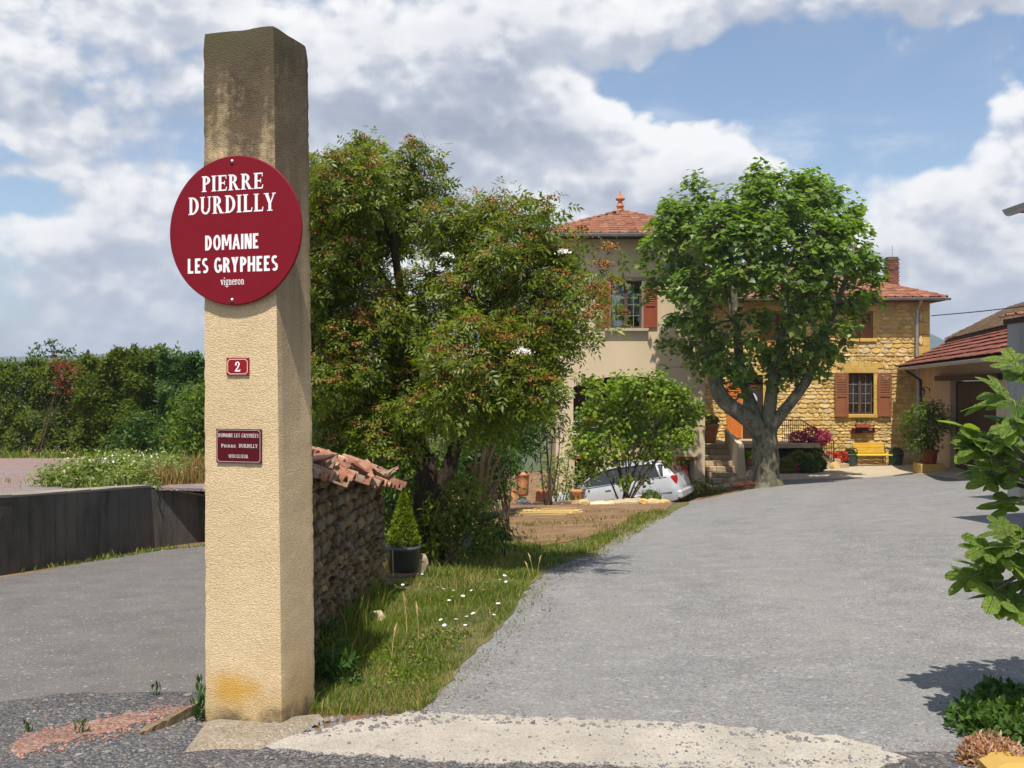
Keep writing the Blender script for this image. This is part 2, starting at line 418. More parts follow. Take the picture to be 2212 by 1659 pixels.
# weathered roughcast of the pillar: grime from the top, ochre stain over the foot
def pillar_material():
    m, w, out = new_mat('pillar_roughcast'); v = w.n('ShaderNodeTexCoord').outputs['Object']
    sp = w.n('ShaderNodeSeparateXYZ'); w.put(sp.inputs[0], v); z = sp.outputs[2]
    c = w.ramp(w.noise(v, 3.0, 6, .6), [(.3, (.66, .49, .275)), (.7, (.76, .58, .345))])
    c = w.mix(w.remap(w.noise(v, 90, 3, .6), .40, .62, .30, 0), c, (.30, .20, .10))
    st = w.noise(w.vmath('MULTIPLY', v, (9, 9, .7)), 1.0, 5, .6); pat = w.noise(v, 6, 6, .65)
    top = w.remap(z, 2.2, 3.45, .2, 1.1); grime = w.math('ADD', w.math('MULTIPLY', top, 1.0), w.math('MULTIPLY', w.math('SUBTRACT', st, .5), 1.3))
    grime = w.math('ADD', grime, w.math('MULTIPLY', w.math('SUBTRACT', pat, .5), 1.0))
    grime = w.math('ADD', grime, w.math('MULTIPLY', w.math('SUBTRACT', w.noise(v, 28, 4, .65), .5), .7))
    grime = w.math('MULTIPLY', w.remap(grime, .22, 1.02, 0, 1, smooth=True), w.remap(z, 2.1, 2.6, 0, 1))
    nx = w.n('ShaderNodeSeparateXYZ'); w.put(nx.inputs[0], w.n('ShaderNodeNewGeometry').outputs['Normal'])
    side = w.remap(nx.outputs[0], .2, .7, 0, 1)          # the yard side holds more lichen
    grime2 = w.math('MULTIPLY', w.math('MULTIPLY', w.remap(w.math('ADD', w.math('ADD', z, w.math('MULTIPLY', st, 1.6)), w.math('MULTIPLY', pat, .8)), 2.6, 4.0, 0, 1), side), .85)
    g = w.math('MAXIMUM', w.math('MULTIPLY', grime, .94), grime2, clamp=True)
    c = w.mix(g, c, w.ramp(pat, [(.35, (.045, .036, .026)), (.6, (.10, .075, .045)), (.75, (.13, .07, .04))]))
    c = w.mix(w.math('MULTIPLY', w.remap(z, 3.3, 3.49, 0, .8), w.remap(pat, .35, .6, 0, 1)), c, (.075, .07, .035))
    # ochre patch low down
    dx = w.vmath('MULTIPLY', w.vmath('SUBTRACT', v, (-1.42, 5.05, .16)), (5.2, 2.0, 9.0))
    o = w.math('ADD', w.vmath('LENGTH', dx), w.math('MULTIPLY', w.math('SUBTRACT', pat, .5), 1.3))
    c = w.mix(w.remap(o, .2, 1.1, .85, 0, smooth=True), c, (.62, .33, .035))
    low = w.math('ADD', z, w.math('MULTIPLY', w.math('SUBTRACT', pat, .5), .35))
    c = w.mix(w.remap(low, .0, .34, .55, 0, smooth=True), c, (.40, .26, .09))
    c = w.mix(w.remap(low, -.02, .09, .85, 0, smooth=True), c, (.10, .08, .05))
    hgt = w.math('ADD', w.math('MULTIPLY', w.noise(w.vmath('MULTIPLY', v, (1, 1, 1.5)), 100, 3, .55), .9), w.math('MULTIPLY', w.noise(v, 24, 4, .6), .35))
    principled(w, out, c, .93, .15, 0, bump(w, hgt, .0062)); return m
def gravel_material(name, stones, base, scale=70, bumpd=.012, track=None, chips=None, dust=.4, dustcol=(.30, .28, .25)):
    m, w, out = new_mat(name); v = w.n('ShaderNodeTexCoord').outputs['Object']
    s = w.n('ShaderNodeSeparateColor'); w.put(s.inputs[0], w.voro(v, scale, out='Color'))
    s2 = w.n('ShaderNodeSeparateColor'); w.put(s2.inputs[0], w.voro(v, scale*.45, out='Color'))
    c = w.ramp(s.outputs[0], stones)
    c = w.mix(w.math('MULTIPLY', w.math('GREATER_THAN', s2.outputs[1], .955), .6), c, w.ramp(s2.outputs[0], [(0, (.46, .44, .42)), (.6, (.36, .30, .24)), (1, (.12, .125, .14))]))
    big = w.noise(w.vmath('MULTIPLY', v, (1, .55, 1)), .55, 6, .62)
    c = w.mix(w.remap(big, .42, .70, 0, dust), c, dustcol)
    c = w.mix(w.remap(w.noise(v, .23, 3, .5), .45, .75, 0, .35), c, base)
    c = w.vmath('SCALE', c, scale=w.remap(w.noise(v, 3.1, 5, .65), .25, .75, .80, 1.18))
    if track:            # two wheel lines worn paler along the sweep of the drive
        sp = w.n('ShaderNodeSeparateXYZ'); w.put(sp.inputs[0], v); x, y = sp.outputs[0], sp.outputs[1]
        mid = w.math('ADD', w.math('ADD', w.math('MULTIPLY', w.math('MULTIPLY', y, y), .0085), w.math('MULTIPLY', y, .03)), .95)
        q = w.math('ABSOLUTE', w.math('SUBTRACT', w.math('ABSOLUTE', w.math('SUBTRACT', w.math('ADD', x, w.math('MULTIPLY', w.noise(v, .5, 2), .8)), w.math('ADD', mid, .4))), .8))
        tr = w.math('MULTIPLY', w.remap(q, .05, .55, 1, 0, smooth=True), w.remap(w.noise(v, 1.3, 5, .65), .35, .62, .1, .8))
        c = w.mix(w.math('MULTIPLY', tr, .42), c, (.27, .26, .24))
        pale = w.remap(w.noise(w.vmath('MULTIPLY', v, (.55, .35, 1)), 1.0, 5, .6), .52, .72, 0, .5)
        c = w.mix(pale, c, (.27, .25, .215))
    if chips:            # grey stones pressed into it, in drifts
        sv = w.n('ShaderNodeSeparateColor'); w.put(sv.inputs[0], w.voro(v, 55, out='Color')); sp = w.n('ShaderNodeSeparateXYZ'); w.put(sp.inputs[0], v)
        dr = w.math('ADD', w.noise(v, 2.6, 5, .65), w.remap(sp.outputs[0], -.8, 1.9, -.20, .12))
        k = w.math('MULTIPLY', w.math('GREATER_THAN', w.math('ADD', sv.outputs[0], w.math('MULTIPLY', w.math('SUBTRACT', dr, .5), 1.5)), 1.0), w.remap(w.voro(v, 55), .30, .45, 1, 0))
        c = w.mix(w.math('MULTIPLY', k, .85), c, w.ramp(sv.outputs[1], [(0, (.10, .10, .105)), (1, (.26, .255, .25))]))
    hgt = w.math('SUBTRACT', 1.0, w.voro(v, scale))
    hgt = w.math('ADD', hgt, w.math('MULTIPLY', w.noise(v, scale*.3, 3), .6))
    principled(w, out, c, .9, .2, 0, bump(w, hgt, bumpd)); return m
def thin_glass(name, tint=(.8, .85, .85), refl=.12):
    m, w, out = new_mat(name); t = w.n('ShaderNodeBsdfTransparent'); w.put(t.inputs[0], tint)
    g = w.n('ShaderNodeBsdfGlossy'); g.inputs['Roughness'].default_value = .03
    lw = w.n('ShaderNodeFresnel'); lw.inputs[0].default_value = 1.5
    mx = w.n('ShaderNodeMixShader'); w.put(mx.inputs[0], w.math('ADD', lw.outputs[0], refl, clamp=True)); w.link(t.outputs[0], mx.inputs[1]); w.link(g.outputs[0], mx.inputs[2])
    w.link(mx.outputs[0], out.inputs[0]); return m
def wall_material(name, lo, hi, fleck=55, bd=.004, dirt=None):
    m, w, out = new_mat(name); v = w.n('ShaderNodeTexCoord').outputs['Object']
    c = w.ramp(w.remap(w.noise(v, 1.1, 7, .65), .3, .7), [(0, lo), (1, hi)])
    if dirt:
        st = w.noise(w.vmath('MULTIPLY', v, (3, 3, .35)), 1.6, 6, .65)
        c = w.mix(w.remap(st, .48, .75, 0, dirt[1]), c, dirt[0])
    principled(w, out, c, .92, .15, 0, bump(w, w.noise(v, fleck, 4, .6), bd)); return m

MAT = {}
MAT['pillar'] = pillar_material()
MAT['gravel'] = gravel_material('yard_gravel', [(0, (.152, .148, .144)), (.5, (.215, .209, .202)), (.85, (.265, .255, .24)), (1, (.36, .335, .29))], (.212, .207, .199), 84, .006, track=True)
MAT['shoulder'] = gravel_material('loose_gravel', [(0, (.06, .06, .063)), (.5, (.112, .111, .112)), (.85, (.16, .153, .145)), (1, (.26, .20, .15))], (.09, .08, .072), 72, .014, dust=.45, dustcol=(.14, .112, .085))
MAT['road'] = gravel_material('asphalt', [(0, (.125, .114, .104)), (.6, (.162, .15, .138)), (1, (.205, .19, .175))], (.152, .141, .13), 150, .003, dust=.35, dustcol=(.175, .16, .145))
MAT['red_grit'] = gravel_material('red_grit', [(0, (.16, .10, .08)), (.5, (.30, .145, .10)), (1, (.36, .26, .20))], (.22, .15, .12), 60, .012, dust=.95, dustcol=(.14, .12, .11))
MAT['slab'] = gravel_material('worn_concrete', [(0, (.37, .32, .26)), (.7, (.47, .415, .34)), (1, (.53, .475, .395))], (.43, .38, .31), 140, .004, dust=.55, dustcol=(.33, .285, .23), chips=.62)
MAT['apron'] = gravel_material('apron_concrete', [(0, (.44, .36, .24)), (.7, (.52, .43, .30)), (1, (.55, .46, .34))], (.46, .39, .29), 90, .004, dust=.35, dustcol=(.38, .33, .26))
MAT['soil'] = surf('bare_soil', [(0, (.13, .075, .04)), (.5, (.235, .135, .07)), (1, (.30, .20, .10))], 2.2, 8, .65, .95, 30, .02)
MAT['verge'] = surf('grassy_soil', [(0, (.055, .065, .02)), (.45, (.12, .12, .04)), (.7, (.21, .165, .07)), (1, (.27, .20, .10))], 1.3, 8, .7, .95, 45, .02)
MAT['terrace'] = gravel_material('terrace_paving', [(0, (.16, .13, .125)), (.6, (.25, .21, .20)), (1, (.30, .26, .24))], (.27, .15, .12), 40, .01, dust=.9, dustcol=(.30, .17, .135))
MAT['far_field'] = surf('far_fields', [(0, (.05, .07, .03)), (.5, (.08, .095, .04)), (1, (.15, .14, .07))], .01, 6, .6, .95)
MAT['hill'] = surf('wooded_hill', [(0, (.028, .045, .02)), (.5, (.045, .065, .03)), (1, (.075, .09, .045))], .012, 8, .7, .95)
MAT['dark_concrete'] = wall_material('stained_concrete', (.07, .062, .053), (.16, .145, .122), 40, .008, ((.022, .02, .018), .75))
MAT['crust'] = wall_material('concrete_top', (.22, .19, .15), (.34, .30, .24), 40, .004)
MAT['signred'] = flat_mat('sign_red_enamel', (.195, .006, .014), .5, 0, .18)
MAT['plaquered'] = flat_mat('plaque_dark_red', (.085, .005, .009), .45, 0, .2)
MAT['numberred'] = flat_mat('number_red_enamel', (.26, .010, .014), .4, 0, .25)
MAT['white'] = flat_mat('white_enamel', (.86, .85, .83), .4)
MAT['cream'] = flat_mat('cream_enamel', (.74, .66, .55), .4)
MAT['silverline'] = flat_mat('pale_print', (.60, .54, .50), .45)
MAT['screw'] = flat_mat('screw_steel', (.42, .40, .38), .35, .9)
MAT['rust'] = surf('rusty_metal', [(0, (.10, .035, .02)), (1, (.22, .08, .04))], 20, 4, .6, .8)
MAT['mortar'] = surf('wall_mortar', [(0, (.10, .075, .045)), (1, (.19, .145, .09))], 6, 6, .6, .95, 50, .01)
MAT['rubble'] = surf('rubble_stone', [(0, (.11, .085, .05)), (.45, (.24, .165, .075)), (.75, (.34, .235, .105)), (1, (.40, .33, .22))], 7, 6, .65, .93, 60, .008, rand=.4, hue=((.27, .235, .185), .7))
MAT['tile_old'] = surf('old_tile', [(0, (.09, .06, .04)), (.45, (.26, .11, .06)), (.7, (.34, .18, .11)), (1, (.38, .32, .24))], 9, 6, .65, .9, 50, .006, rand=.35, hue=((.27, .22, .165), .85))
MAT['goldstone'] = surf('golden_stone', [(0, (.46, .28, .08)), (.45, (.66, .44, .135)), (.8, (.74, .53, .20)), (1, (.76, .60, .30))], 5, 7, .65, .92, 28, .02, rand=.20, hue=((.68, .55, .33), .8))
MAT['goldcut'] = surf('dressed_golden_stone', [(0, (.50, .30, .07)), (.6, (.60, .385, .105)), (1, (.64, .45, .17))], 4, 6, .6, .9, 40, .006, rand=.10)
MAT['goldmortar'] = surf('golden_mortar', [(0, (.52, .35, .11)), (1, (.66, .47, .19))], 8, 6, .6, .95, 45, .01)
MAT['render'] = wall_material('beige_render', (.56, .44, .285), (.63, .50, .335), 60, .004)
MAT['barnwall'] = wall_material('barn_render', (.52, .37, .25), (.62, .45, .315), 45, .006, ((.30, .19, .12), .4))
MAT['blockwall'] = wall_material('grey_block', (.22, .21, .19), (.34, .33, .30), 30, .008, ((.13, .12, .11), .6))
MAT['rooftile'] = surf('roof_tile', [(0, (.17, .062, .036)), (.5, (.26, .098, .054)), (1, (.34, .165, .095))], 3, 6, .6, .85, 40, .004, rand=.22, hue=((.33, .19, .11), .5))
MAT['browntile'] = surf('brown_tile', [(0, (.16, .055, .036)), (.5, (.22, .075, .046)), (1, (.26, .105, .065))], 3, 6, .6, .85, 40, .004, rand=.28)
MAT['mosstile'] = surf('lichened_tile', [(0, (.055, .042, .03)), (.5, (.125, .08, .05)), (1, (.20, .135, .085))], 5, 6, .7, .95, 40, .006, rand=.3)
MAT['terracotta'] = surf('terracotta', [(0, (.38, .135, .055)), (.5, (.52, .195, .08)), (1, (.60, .29, .15))], 6, 5, .6, .85, 30, .003)
MAT['redpot'] = surf('red_clay', [(0, (.30, .06, .035)), (1, (.42, .10, .055))], 6, 4, .6, .7)
MAT['shutter'] = surf('shutter_paint', [(0, (.215, .075, .03)), (1, (.29, .105, .042))], 3, 5, .6, .6, spec=.4)
MAT['redshutter'] = surf('red_shutter_paint', [(0, (.23, .048, .02)), (1, (.30, .07, .03))], 3, 5, .6, .55, spec=.4)
MAT['orangewood'] = surf('orange_shutter', [(0, (.50, .135, .022)), (1, (.62, .19, .035))], 3, 5, .6, .6)
MAT['darkwood'] = surf('dark_wood', [(0, (.035, .016, .010)), (1, (.07, .03, .018))], 4, 6, .6, .7, stretch=(6, 6, .6))
MAT['frame'] = surf('window_frame', [(0, (.085, .05, .04)), (1, (.12, .075, .06))], 4, 4, .6, .5)
MAT['dark'] = flat_mat('dark_inside', (.018, .014, .012), .9)
MAT['inside'] = flat_mat('loggia_inside', (.16, .085, .055), .9)
MAT['curtain'] = surf('lace_curtain', [(0, (.55, .55, .53)), (1, (.75, .75, .72))], 30, 3, .6, .9)
MAT['glass'] = thin_glass('window_glass')
MAT['zinc'] = surf('zinc', [(0, (.33, .34, .36)), (1, (.46, .47, .49))], 5, 4, .6, .42, spec=.5, metal=.55)
MAT['iron'] = flat_mat('black_iron', (.02, .02, .022), .5)
MAT['bench'] = surf('yellow_paint', [(0, (.66, .38, .02)), (1, (.74, .46, .035))], 5, 4, .6, .5, spec=.4)
MAT['greenpot'] = flat_mat('green_glaze', (.06, .13, .10), .4)
MAT['greypot'] = flat_mat('grey_plastic', (.075, .08, .085), .45)
MAT['yellowpot'] = flat_mat('yellow_glaze', (.48, .30, .07), .6)
MAT['earth'] = surf('potting_soil', [(0, (.03, .02, .012)), (1, (.07, .045, .03))], 20, 4, .6, .95, 60, .01)
MAT['slabstone'] = surf('pale_stone', [(0, (.42, .32, .18)), (.6, (.54, .43, .27)), (1, (.60, .51, .36))], 5, 6, .65, .92, 30, .008, rand=.2)
MAT['greystone'] = surf('grey_stone', [(0, (.19, .19, .19)), (.5, (.29, .29, .29)), (1, (.38, .38, .38))], 6, 6, .65, .9, 30, .008, rand=.15)
MAT['steps'] = surf('step_stone', [(0, (.33, .235, .14)), (.6, (.46, .345, .22)), (1, (.52, .42, .29))], 5, 6, .6, .9, 35, .005, rand=.16)
MAT['bark_elder'] = surf('elder_bark', [(0, (.035, .026, .018)), (.6, (.075, .055, .036)), (1, (.13, .10, .065))], 4, 7, .7, .95, 25, .03, stretch=(5, 5, .8))
MAT['bark_plane'] = surf('plane_bark', [(0, (.05, .042, .026)), (.40, (.115, .098, .06)), (.50, (.20, .18, .125)), (.58, (.12, .12, .07)), (.74, (.24, .22, .16)), (1, (.38, .36, .28))], 4.2, 6, .62, .9, 9, .05, stretch=(1, 1, .55))
MAT['twig'] = surf('twig_bark', [(0, (.06, .04, .022)), (1, (.13, .09, .05))], 6, 4, .6, .9)
MAT['stickwood'] = surf('cut_wood', [(0, (.20, .12, .06)), (.6, (.33, .22, .12)), (1, (.46, .35, .22))], 4, 6, .6, .9, 30, .01, rand=.2, stretch=(5, 5, 1))
MAT['straw'] = surf('dry_cane', [(0, (.50, .33, .11)), (1, (.62, .46, .20))], 8, 3, .6, .8, rand=.25)
MAT['elder'] = leaf_mat('elder_leaf', (.08, .125, .010), (.22, .26, .026), .44, .42, .4, (.17, .19, .02), .03)
MAT['umbel'] = surf('elder_umbel', [(0, (.17, .075, .02)), (.5, (.28, .135, .035)), (1, (.34, .20, .06))], 4, 3, .6, .9, rand=.35)
MAT['whitebloom'] = flat_mat('white_blossom', (.75, .74, .62), .8)
MAT['plane'] = leaf_mat('plane_leaf', (.07, .125, .014), (.22, .325, .05), .45, .40, .5, (.24, .27, .06), .05)
MAT['hazel'] = leaf_mat('hazel_leaf', (.10, .16, .010), (.25, .34, .026), .45, .5, .3)
MAT['hedge'] = leaf_mat('hedge_leaf', (.052, .09, .009), (.16, .20, .02), .32, .6, .2, (.13, .10, .02), .05)
MAT['shrub'] = leaf_mat('shrub_leaf', (.03, .075, .012), (.09, .165, .025), .35, .5, .3)
MAT['brightshrub'] = leaf_mat('bright_shrub_leaf', (.06, .115, .012), (.16, .22, .02), .4, .5, .3)
MAT['redleaf'] = leaf_mat('red_leaf', (.16, .02, .015), (.34, .06, .04), .35, .5, .3)
MAT['conifer'] = leaf_mat('golden_conifer', (.085, .135, .008), (.25, .30, .015), .3, .6, .2)
MAT['cedar'] = leaf_mat('dark_conifer', (.025, .045, .012), (.075, .095, .02), .25, .6, .2)
MAT['fig'] = leaf_mat('fig_leaf', (.10, .18, .022), (.27, .38, .065), .36, .42, .4, veins=True)
MAT['grass'] = leaf_mat('grass_blade', (.055, .11, .008), (.18, .25, .02), .35, .55, .3, (.40, .30, .11), .16)
MAT['drygrass'] = leaf_mat('dry_grass_blade', (.20, .17, .05), (.44, .35, .14), .35, .6, .2, (.11, .16, .02), .28)
MAT['weed'] = leaf_mat('weed_leaf', (.09, .14, .025), (.24, .29, .07), .35, .6, .2, (.42, .40, .22), .15)
MAT['box'] = leaf_mat('box_leaf', (.018, .045, .008), (.05, .095, .014), .2, .5, .3)
MAT['redflower'] = leaf_mat('red_flower', (.48, .015, .012), (.70, .05, .03), .25, .6, .2)
MAT['pinkflower'] = leaf_mat('pink_flower', (.42, .02, .12), (.62, .07, .22), .25, .6, .2)
MAT['sedum'] = leaf_mat('sedum', (.30, .10, .055), (.58, .40, .28), .25, .6, .2, (.45, .22, .04), .2)
MAT['carpaint'] = None
# ------------------------------------------------------------------ terrain (thin-plate surface through measured spot heights)
SPOTS = [(-6,3,-1.72),(-3,4,-1.74),(-1.2,5,-1.73),(0,4.4,-1.70),(2,4.4,-1.67),(3.5,5,-1.6),(0,2,-1.66),(3,2,-1.6),(-4,1,-1.68),(0,-4,-1.62),(-8,-3,-1.7),(8,-3,-1.5),
 (-3,8,-1.87),(-5.1,10.3,-1.98),(-4.9,14,-2.31),(-2.5,12,-2.15),(-2,8,-1.87),(-3,20,-2.9),(-4.2,14.3,-2.26),(-8,8,-1.9),
 (-1.2,7,-1.83),(-.9,10,-1.93),(.3,10.7,-2.04),(.5,7,-1.82),(1.3,14,-2.24),(2.5,18,-2.48),(1.6,22,-2.85),(4.5,22,-2.7),(6,26,-2.9),(7.5,29.5,-3.05),(-.6,15,-2.35),(-.5,20,-2.75),
 (-.6,25.5,-3.15),(1.5,25.5,-3.14),(4.2,25.8,-3.10),(4.4,29.6,-3.72),(1.2,29,-4.25),(-1,29.5,-4.5),(6.4,32.5,-3.3),(3.5,32.5,-3.9),(1.0,32.5,-4.3),(6.2,28,-3.08),
 (9,34,-3.07),(13.4,37.2,-3.04),(14.3,36,-3.03),(10,30,-2.93),(12,27,-2.60),(11.3,25,-2.44),(10.6,22,-2.12),(8.5,20,-2.15),(11.7,31.7,-2.98),(10.2,32.5,-3.03),(12.6,30,-2.66),(12.9,34,-3.0),(6,15,-1.95),(4,10,-1.8),(10,12,-1.6),(8,6,-1.5),(13.6,30.4,-2.55),(14.8,26.9,-2.35),
 (0,45,-4.2),(20,45,-2.9),(-8,40,-4.2),(25,25,-2.0),(25,5,-1.4),(-30,60,-5.0),(40,60,-4.0),(-20,30,-3.6),(5,60,-4.5),(-20,5,-2.2),(-12,16,-2.6)]
_sp = np.array(SPOTS, float); _sp[:, 2] += EYE
def _phi(r2): return np.where(r2 > 1e-12, .5*r2*np.log(r2+1e-12), 0)
def _tps():
    n = len(_sp); A = np.zeros((n+3, n+3)); d = ((_sp[:, None, :2]-_sp[None, :, :2])**2).sum(-1)
    A[:n, :n] = _phi(d)+np.eye(n)*.4; A[:n, n] = 1; A[:n, n+1:] = _sp[:, :2]; A[n:, :n] = A[:n, n:].T
    return np.linalg.solve(A, np.concatenate([_sp[:, 2], np.zeros(3)]))
_W = _tps()
def gz(x, y):
    x = np.asarray(x, float); y = np.asarray(y, float); sh = x.shape; x = x.ravel(); y = y.ravel()
    d = (x[:, None]-_sp[None, :, 0])**2+(y[:, None]-_sp[None, :, 1])**2
    z = _phi(d) @ _W[:-3]+_W[-3]+_W[-2]*x+_W[-1]*y
    return z.reshape(sh)
def g(x, y): return float(gz(np.array([x]), np.array([y]))[0])
_DD = np.concatenate([np.arange(3, 12, .02), np.arange(12, 45, .06)])
def G(px, py):
    """point of the ground seen at picture position (px, py)"""
    x = (px-CX)/FOC*_DD; z = EYE+(CY-py)/FOC*_DD; f = z-gz(x, _DD)
    k = int(np.argmax(f < 0)); 
    if f[k] >= 0: k = len(_DD)-1
    d = _DD[k]; return Vector((x[k], d, g(x[k], d)))
def gp(x, y, dz=0.0): return Vector((x, y, g(x, y)+dz))

def resample(poly, step, jit):
    out = []
    n = len(poly)
    for i in range(n):
        a, b = Vector(poly[i]), Vector(poly[(i+1) % n]); L = (b-a).length
        st = step*max(1.0, min((a.y+b.y)/2/7, 5.0)) if L > step else step
        m = max(1, int(L/st))
        for k in range(m):
            p = a.lerp(b, k/m); s = jit*max(1, p.y/10)
            out.append((p.x+random.uniform(-s, s), p.y+random.uniform(-s, s)))
    return out
def sheet(name, poly, mat, dz, label, step=.15, jit=.03, cell=.4, zf=None, disp=None):
    """ground sheet cut to an outline, lying dz over the terrain"""
    out = resample(poly, step, jit); xs = [p[0] for p in out]; ys = [p[1] for p in out]
    ex = []; y = min(ys)
    while y < max(ys):
        c = cell*max(1, min(abs(y)/8, 2)); x = min(xs)
        while x < max(xs): ex.append((x, y)); x += c
        y += c
    vs, fs = cdt(out, (), ex)
    X = np.array([v[0] for v in vs]); Y = np.array([v[1] for v in vs])
    Z = (zf(X, Y) if zf else gz(X, Y))+dz
    mb = MB(); mb.add(list(zip(X, Y, Z)), [f if _ccw(vs, f) else f[::-1] for f in fs])
    nb = len(out); base = len(mb.v)            # the rim turns down into the ground
    rim = [(p[0], p[1], float(z)) for p, z in zip(out, (zf(np.array([p[0] for p in out]), np.array([p[1] for p in out])) if zf else gz(np.array([p[0] for p in out]), np.array([p[1] for p in out])))+dz)]
    mb.add(rim+[(x, y, z-.04) for x, y, z in rim], [(i, nb+i, nb+(i+1) % nb, (i+1) % nb) for i in range(nb)])
    o = struct(name, mb.mesh(name, mat, False), label); return o, poly

# far country and hills
mb = MB(); R = 9000
mb.add([(-R, -R, -6.5), (R, -R, -6.5), (R, R, -6.5), (-R, R, -6.5)], [(0, 1, 2, 3)])
struct('far_fields', mb.mesh('far_fields', MAT['far_field']), 'flat green country beyond the farm')
xs = np.concatenate([np.arange(-60, -12, 1.5), np.arange(-12, 20, .5), np.arange(20, 75, 1.5)]); ys = np.concatenate([np.arange(-20, -4, 1.5), np.arange(-4, 40, .5), np.arange(40, 75, 1.5)]); X, Y = np.meshgrid(xs, ys); Z = gz(X, Y)-.006
Z = Z-np.clip((np.abs(X-3)-40)/12, 0, 1)*3-np.clip((Y-48)/20, 0, 1)*1.5; Z = np.maximum(Z, -6.4)
idx = np.arange(X.size).reshape(X.shape)
F = np.stack([idx[:-1, :-1], idx[:-1, 1:], idx[1:, 1:], idx[1:, :-1]], -1).reshape(-1, 4)
struct('ground', np_mesh('ground', np.stack([X, Y, Z], -1).reshape(-1, 3), F, MAT['soil'], True), 'bare brown ground of the farm')
def hill_range(px0, px1, d, prof, label):
    n = 120; pts = []
    for k in range(n+1):
        px = px0+(px1-px0)*k/n; hh = np.interp(px, [p[0] for p in prof], [p[1] for p in prof])
        hh += 2.2*mnoise.noise(Vector((px*.03, 3.1, d*.001)))*1.2+.9*mnoise.noise(Vector((px*.12, 1.7, 0)))
        pts.append((px, hh))
    rows = []; M_ = 14
    for j in range(M_+1):
        t = j/M_; dd = d+(j/M_)*700 if j <= M_//2 else d+350+(j-M_//2)*90
        prof_t = math.sin(min(1, t*2)*math.pi/2) if t <= .5 else math.cos((t-.5)*math.pi)
        for px, hh in pts:
            x = (px-CX)/FOC*d; top = EYE+(CY-hh)/FOC*(d+350)
            rows.append((x*(1+t*.05), dd, -6.5+(top+6.5)*max(0, prof_t)+9*mnoise.noise(Vector((x*.014, dd*.014, 0)))*.45*min(1, 2*t)))
    F = [(j*(n+1)+k, j*(n+1)+k+1, (j+1)*(n+1)+k+1, (j+1)*(n+1)+k) for j in range(M_) for k in range(n)]
    o = struct('hills', np_mesh('hills', np.array(rows), np.array(F), MAT['hill'], True), label); return o
hill_range(-900, 760, 1500, [(-900, 800), (-500, 765), (-200, 772), (0, 768), (70, 767), (150, 775), (300, 790), (500, 800), (760, 812)], 'low blue hills beyond the hedge')
hill_range(1500, 3200, 1350, [(1500, 815), (1800, 760), (1960, 705), (2030, 688), (2075, 686), (2120, 700), (2200, 735), (2500, 770), (3200, 805)], 'blue wooded hill behind the barn roof')

# yard, road and the rest of the ground
def gpoly(pts): return [tuple(G(*p).xy) if len(p) == 2 else (p[0], p[1]) for p in pts]
edge_yard = [(905, 1540), (935, 1515), (985, 1455), (1050, 1390), (1105, 1335), (1135, 1280), (1165, 1250), (1200, 1225), (1290, 1192), (1360, 1150), (1440, 1112), (1485, 1090), (1540, 1075), (1600, 1062)]
under = [(px-55, py-6) for px, py in edge_yard[:-2]]+edge_yard[-2:]
yard = gpoly(under)+[(8.4, 32.6), (12.1, 32.6), (12.8, 28.5), (12.6, 25), (14, 22), (14, 2), (6, 1.0), (2.3, 3.2), (1.9, 4.3)]+gpoly([(1940, 1640), (1800, 1600), (1500, 1572), (1200, 1562), (1000, 1552)])
sheet('gravel_yard', yard, MAT['gravel'], .002, 'grey gravel yard sweeping up to the house', cell=.35, jit=.035)
edge_road_n = [(-9.5, 8.3), (-5.62, 8.3), (-5.12, 10.5), (-4.95, 13.6), (-4.3, 14.15), (-3.2, 14.5), (-2.4, 22), (-1.9, 22)]
road = [(-14, -4), (-14, 8)]+edge_road_n+[(-1.75, 12), (-1.9, 9.0), (-1.6, 6.2), (-1.55, 5.5), (-2.6, 5.3), (-4.0, 4.5), (-6, 3.2)]
sheet('road', road, MAT['road'], .002, 'smooth grey asphalt lane running past the pillar', cell=.35, jit=.03)
shoulder = [(-14, -4.0), (-6, 3.4), (-4.0, 4.7), (-2.6, 5.72), (-1.7, 5.7), (-1.6, 5.1), (-1.1, 4.75), (0, 4.60), (1.4, 4.55), (2.2, 4.5), (2.5, 3.2), (6, 1.0), (8, -4)]
sheet('gravel_shoulder', shoulder, MAT['shoulder'], .006, 'loose dark gravel along the road edge', cell=.25, jit=.02)
slab = gpoly([(560, 1615), (600, 1600), (690, 1585), (760, 1560), (905, 1542), (1010, 1548), (1200, 1556), (1500, 1568), (1800, 1596), (1900, 1622), (1950, 1645), (1900, 1665), (1700, 1672), (1400, 1664), (1200, 1654), (1000, 1652), (850, 1642), (720, 1636), (620, 1625)])
sheet('threshold_slab', slab, MAT['slab'], .011, 'pale worn concrete strip across the yard entrance', step=.035, jit=.024, cell=.2)
red = gpoly([(20, 1622), (60, 1592), (150, 1572), (260, 1550), (360, 1535), (436, 1524), (440, 1538), (330, 1556), (230, 1588), (130, 1606), (60, 1632)])
sheet('red_kerb_strip', red, MAT['red_grit'], .011, 'strip of crumbling red granite kerb beside the pillar', step=.04, jit=.03, cell=.2)
verge = [tuple(G(*p).xy) for p in edge_yard[:-2]]+[(4.6, 26.6), (4.3, 25.75), (1.5, 25.5), (-.6, 25.4), (-2.2, 24), (-2.0, 18), (-2.5, 12), (-2.0, 9.8), (-1.62, 9.0), (-1.62, 6.0), (-1.3, 5.45)]+gpoly([(700, 1535), (800, 1540)])
sheet('grass_verge', verge, MAT['verge'], .009, 'patchy grass strip between the stone wall and the yard', cell=.25, jit=.03)
bed = gpoly([(1075, 1165), (1180, 1182), (1290, 1160), (1380, 1128), (1430, 1110)])+[(4.2, 25.6), (2.5, 25.7), (.5, 25.65), (-.9, 25.6), (-1.2, 22)]
